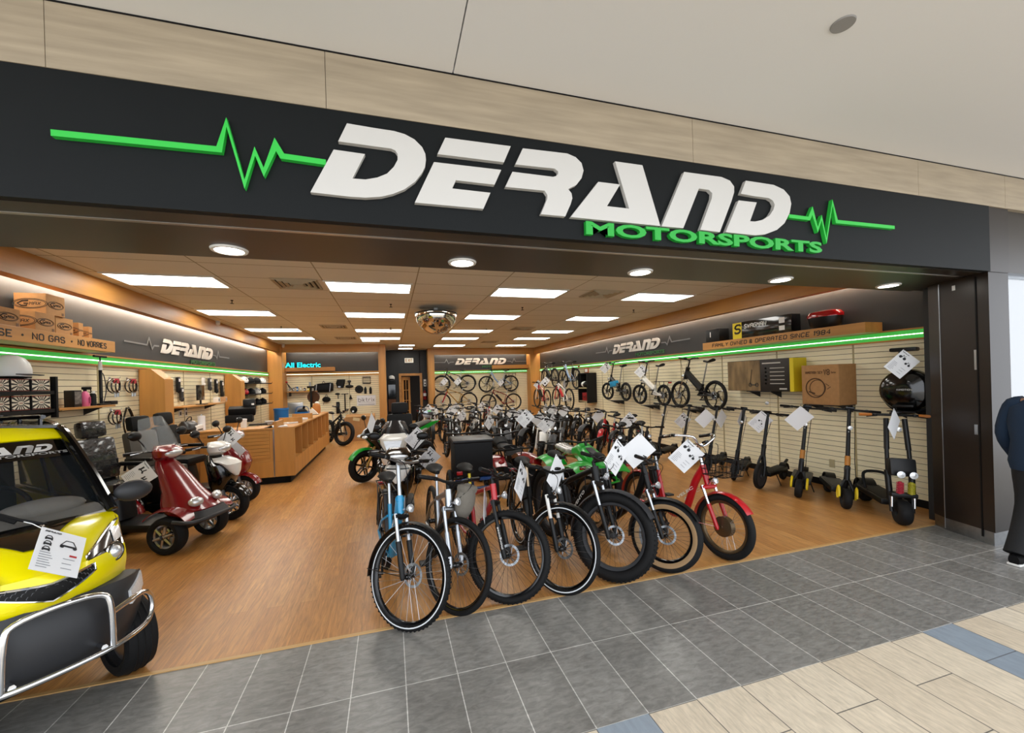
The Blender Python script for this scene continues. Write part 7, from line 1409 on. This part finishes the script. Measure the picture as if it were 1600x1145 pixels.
def row(kinds, x0, y0, dx, dy, hd, group, where, cards, hj=6, lean=-.07):
    rnd = random.Random(len(group)*7+len(kinds))
    for i, k in enumerate(kinds):
        x, y = x0+dx*i, y0+dy*i; j = rnd.uniform(-1, 1)
        place_bike(k, x+.04*j, y, hd+hj*j, lean, f'{KN[k]}, {ORD[i]} {where}', group, steer=(0, .25, -.2)[i % 3], card=cards[i], ck=(0, 0, -1)[i % 3], cyaw=D_((-25, 35, -5, 60, 10, -40)[i % 6]), clabel=f'price card on the {ORD[i]} bicycle {where}')
row(['step', 'red', 'fat', 'blk', 'step', 'fat', 'blk', 'step'], 4.45, 4.5, -.03, .62, -138, 'bicycles in the row before the scooters', 'from the entrance, row before the scooters', [1, None, 1, 1, None, 1, 1, 1])
row(['fat', 'whf', 'fat', 'blk', 'fat', 'blk'], 2.95, 4.35, -.02, .68, -125, 'bicycles in the middle row', 'from the entrance in the middle bicycle row', [-1, 1, 1, None, 1, 1])
row(['wht', 'blk', 'wht', 'blk', 'wht', 'fat'], .95, 9.3, .52, .06, -91, 'bicycles in the back row', 'from the office door, back bicycle row', [1, 1, -1, 1, 1, None], hj=4)
row(['blk', 'wht', 'blk', 'wht', 'blk', 'red'], 1.0, 11.5, .5, .05, -90, 'bicycles in the last row', 'from the office door, row under the hung bicycles', [1, None, 1, None, 1, None], hj=8)
row(['step', 'blk', 'fat'], 1.3, 5.6, .53, -.12, -86, 'bicycles behind the red quad', 'from the walkway, row right behind the red quad', [None, 1, None], hj=3)
row(['fat', 'step'], 3.42, 2.7, .58, .12, -122, 'bicycles beside the green quad', 'behind the tan tyre bicycle, by the green quad', [None, None])
row(['blk', 'step', 'wht'], .98, 7.5, .58, -.02, -88, 'bicycles behind the quad bikes', 'from the walkway, short row behind the quads', [None, 1, None])
t = thing('blue_white_helmet', 'pale blue and green open helmet lying on the rear rack behind the green motorcycle', 'helmet'); q = MB(); q.ell((0, 0, .11), (.15, .12, .12), 18, 10); q.build('shell', mat('pale_blue_shell', '#a7bcd8', .3, coat=.5), t); MB().ell((.02, -.02, .17), (.08, .08, .06), 12, 8).build('green_panel', mat('mint_green', '#79c48a', .4), t); MB().box((.1, -.07, .07), (.12, .1, .08), b=.03).build('visor_opening', dblack, t)
t.location = (1.0, 8.73, .772)
# ------------------------------------------------------------------ price cards on the vehicles up front
def fcard(kind, px, py, y, yaw, label, roll=0.0, pitch=0.0): return place_card(kind, RY(px, py, y), D_(yaw), label, roll=D_(roll), pitch=D_(pitch))
fcard(0, 815, 722, .34, 51, 'white price card turned almost edge-on from the red bicycle handlebar')
fcard(-1, 870, 712, .34, 38, 'blank backed price card hanging from the black bicycle with white striped tyres')
fcard(0, 965, 688, .36, 17, 'price card with bicycle pictures on the fat tyre e-bike handlebar')
fcard(-1, 1000, 679, .34, -30, 'large blank backed card on the bicycle with tan tyre sidewalls', roll=4)
fcard(0, 1075, 688, .38, -34, 'price card hanging from the red cruiser handlebar in the front row')
fcard(-1, 758, 764, .36, 70, 'narrow card seen edge-on from the silver grey bicycle')
fcard(1, 652, 668, 3.2, -12, 'price card in front of the white motor scooter headlight')
fcard(1, 672, 699, 2.95, -18, 'price card hanging lower, beside the black motor scooter with white shield')
fcard(-1, 581, 646, 3.6, 70, 'thin card seen edge-on from the white motor scooter mirror')
fcard(1, 226, 722, 2.38, -6, 'price card on the red four-wheel mobility scooter', roll=12)
fcard(1, 361, 668, 4.0, -12, 'price card on the red scooter closest to the counter', roll=2)
fcard(-1, 368, 690, 4.1, -20, 'blank backed card under the printed one on the red scooter by the counter')
fcard(0, 822, 640, 4.05, -18, 'price card with bicycle picture standing alone over the quad bikes')
fcard(2, 1190, 643, 1.9, -42, 'price card with scooter picture on the big-wheel scooter')
fcard(-1, 1251, 636, 1.30, -48, 'large blank backed card on the yellow armed scooter')
fcard(-1, 1160, 640, 2.45, 20, 'narrow card on the slim folding scooter beside the big-wheel one')
fcard(-1, 1128, 640, 2.85, 14, 'narrow blank card beside the blank card of the fifth scooter')
fcard(-1, 1103, 640, 3.05, -30, 'blank backed card on the scooter under the hung black e-bike')
fcard(0, 1068, 645, 4.2, -30, 'price card with pictures next to the first bicycle behind the scooters')
fcard(-1, 1398, 640, .10, 12, 'crumpled narrow card hanging from the dual-stem scooter bars')
fcard(0, 1412, 548, .28, -38, 'price card hanging from the unicycle handle')
fcard(0, 1003, 570, RX(1003, 570, XR-.35).y, -35, 'price card on the white folding e-bike on the wall')
fcard(0, 947, 566, RX(947, 566, XR-.35).y, -35, 'price card on the blue folding e-bike on the wall')
for px, py, y, yw, lb in ((695, 590, YBR-.40, 10, 'price card on the dark hung bicycle by the office door'), (716, 590, YBR-.6, -20, 'price card at the rear wheel of the dark hung bicycle'), (771, 594, YBR-.6, 65, 'narrow price card on the pale blue hung bicycle'), (783, 592, YBR-.6, 15, 'price card at the rack of the pale blue hung bicycle'), (841, 594, RX(841, 594, XR-.95).y, -15, 'price card on the red and gold bicycle by the corner column'), (853, 589, RX(853, 589, XR-.95).y, -20, 'price card between the two red bicycles in the corner'), (883, 591, RX(883, 591, XR-.9).y, 40, 'grey looking card on the red and white bicycle')):
    fcard(0, px, py, y, yw, lb)
# the large sheet lying on the yellow car's bonnet
FW, SDV, OC = vec(.7314, -.682, 0), vec(.682, .7314, 0), vec(-1.885, -.16, 0)
def onf(px, py, f): d = ray(px, py); return CAMP+d*((f-(CAMP-OC).dot(FW))/d.dot(FW))
bl, br_, tl_ = onf(42, 890, .40), onf(122, 902, .40), onf(74, 826, .22)
X_ = (br_-bl); w = X_.length; X_.normalize(); Yv = tl_-bl; Yv = (Yv-X_*Yv.dot(X_)); h = Yv.length; Yv.normalize(); N_ = X_.cross(Yv)
t = thing('price_card', 'large price card with car pictures tied to the bonnet of the yellow car', 'price card', bl, group='price cards hanging from the vehicles'); R_ = Matrix((X_, -N_, Yv)).transposed().to_4x4() @ Matrix.Translation((w/2, 0, h/2))
bend = lambda x, z: .03*math.sin(x*8)*.3
q = MB(R_); q.sheet(lambda u, v: ((u-.5)*w, bend((u-.5)*w, 0), (v-.5)*h), 8, 8, .001); q.build('sheet', paper, t, smooth=60)
q = MB(); print_marks(q, w, h, 3); q.v = [R_ @ Vector((p.x, p.y+bend(p.x, p.z)-.001, p.z)) for p in q.v]; q.build('print', [ink, inkg, inkr], t, smooth=0)
q = MB(R_); q.tube([(-w/2+.02, .0, h/2-.01), (-w/2-.03, .02, h/2+.03), (-w/2-.06, .03, h/2+.04)], .002, 5); q.build('string', paper, t)
# ------------------------------------------------------------------ passer-by at the edge of the entrance
def skin_mesh(name, chains, m, parent, sub=2):
    """chains: lists of (point, radius) grown into one continuous surface; chain 0 starts at the pelvis root"""
    me = bpy.data.meshes.new(name); bm = bmesh.new(); L_ = bm.verts.layers.skin.verify(); seen = {}
    for ch in chains:
        prev = None
        for p, r in ch:
            key = tuple(round(c, 4) for c in p)
            if key not in seen:
                v = bm.verts.new(p); v[L_].radius = (r, r) if not isinstance(r, tuple) else r; v[L_].use_root = not seen; seen[key] = v
            v = seen[key]
            if prev is not None and prev is not v: bm.edges.new((prev, v))
            prev = v
    bm.to_mesh(me); bm.free(); o = bpy.data.objects.new(name, me); COL.objects.link(o); o.parent = parent; me.materials.append(m)
    sk = o.modifiers.new('skin', 'SKIN'); sk.use_smooth_shade = True; sb = o.modifiers.new('smooth', 'SUBSURF'); sb.levels = sb.render_levels = sub
    return o
skin = mat('skin', '#b98a6c', .5); navy = mat('navy_fleece', '#12283f', .85, bump=.3, bscale=120); trou = mat('black_trousers', '#121315', .8, bump=.2, bscale=90)
t = thing('person', 'person in navy fleece jacket and black trousers walking past the pillar, mostly outside the frame', 'person', (5.44, -.98, 0))
pel, ch, nk = (0, 0, .93), (.03, 0, 1.3), (.05, 0, 1.46)
chains = [[(pel, .13), ((.01, 0, 1.08), .12), (ch, .14), (nk, .06), ((.075, 0, 1.53), .055), ((.085, 0, 1.62), (.085, .075)), ((.085, 0, 1.7), (.09, .08))]]
for s in (-1, 1):
    fx = -.17 if s > 0 else .34   # near leg trails, far leg steps ahead
    kx = fx*.35+.07; chains.append([(pel, .13), ((.0, s*.09, .86), .09), ((kx, s*.1, .5), .06), ((fx-.02, s*.1, .1), .04), ((fx+.10, s*.11, .045), .035)])
    ax = .12 if s > 0 else .2
    sh = (.03, s*.17, 1.4); el = (.03+ax*.3-.05, s*.25, 1.13); wr_ = (.03+ax*1.0, s*.24, .92); pm = (.03+ax*1.18, s*.235, .86)
    chains.append([(ch, .14), (sh, .06), (el, .045), (wr_, .028), (pm, (.022, .036))])
    for k in range(4):
        y0 = pm[1]+(k-1.5)*.02; b0 = Vector(pm)+Vector((ax*.1, (k-1.5)*.019, -.045)); L1 = (.028, .034, .032, .025)[k]
        b1 = b0+Vector((ax*.03, 0, -L1)); b2 = b1+Vector((-ax*.02, 0, -L1*.8)); chains.append([(pm, (.022, .036)), (tuple(b0), .0095), (tuple(b1), .009), (tuple(b2), .008)])
    th = Vector(pm)+Vector((.03, -s*.005, -.01)); chains.append([(pm, (.022, .036)), (tuple(th), .011), (tuple(th+Vector((.015, 0, -.035))), .009)])
skin_mesh('body', chains, skin, t)
q = MB(); loft(q, [((0, 0, .83), .155, .2), ((.0, 0, .9), .165, .215), ((.01, 0, 1.08), .15, .2), ((.02, 0, 1.25), .16, .225), ((.03, 0, 1.38), .14, .215), ((.04, 0, 1.45), .09, .13), ((.055, 0, 1.5), .075, .08)], 26, 2.2); jk = q.build('jacket', navy, t)
for s in (-1, 1):
    ax = .12 if s > 0 else .2
    q = MB(); q.tube(smooth_path([(.035, s*.13, 1.41), (.03, s*.2, 1.37), (.03+ax*.3-.05, s*.255, 1.13), (.03+ax*.95, s*.245, .93)], 4), [.075]*4+[.07, .066, .062, .06]+[.056, .053, .05, .046, .044][:5], 14); q.build('sleeve', navy, jk)
    fx = -.17 if s > 0 else .34; kx = fx*.35+.07
    q = MB(); q.tube(smooth_path([(0, s*.06, .93), (.0, s*.09, .82), (kx, s*.1, .5), (fx-.01, s*.1, .09)], 4), [.12, .12, .118, .115, .11, .105, .1, .095, .09, .088, .086, .088, .092], 16); q.build('trouser_leg', trou, t)
    q = MB(); loft(q, [((fx-.07, s*.105, .05), .035, .04), ((fx-.03, s*.105, .06), .045, .055), ((fx+.06, s*.108, .055), .045, .045), ((fx+.14, s*.11, .04), .045, .03), ((fx+.185, s*.11, .03), .025, .018)], 16, 2.4, 'x'); so = q.build('shoe', dblack, t); MB().box((fx+.05, s*.108, .011), (.25, .085, .022), b=.01).build('sole', white, so)
q = MB(); q.ell((.07, 0, 1.70), (.112, .098, .11), 18, 12); q.ell((.03, 0, 1.64), (.075, .09, .1), 14, 8); q.build('hair', mat('dark_hair', '#2a1d15', .7, bump=.5, bscale=60), t)
q = MB(); q.tube([(.165, 0, 1.66), (.195, 0, 1.625), (.17, 0, 1.61)], [.01, .016, .01], 8)
for s in (-1, 1): q.ell((.085, s*.083, 1.64), (.02, .012, .032), 10, 6)
q.build('nose_and_ears', skin, t)
q = MB()
for s in (-1, 1): q.ell((.165, s*.032, 1.66), (.01, .014, .008), 10, 6)
q.build('eyes', dblack, t); MB().ell((.168, 0, 1.575), (.008, .026, .007), 10, 6).build('mouth', mat('lip', '#8a4f45', .5), t)
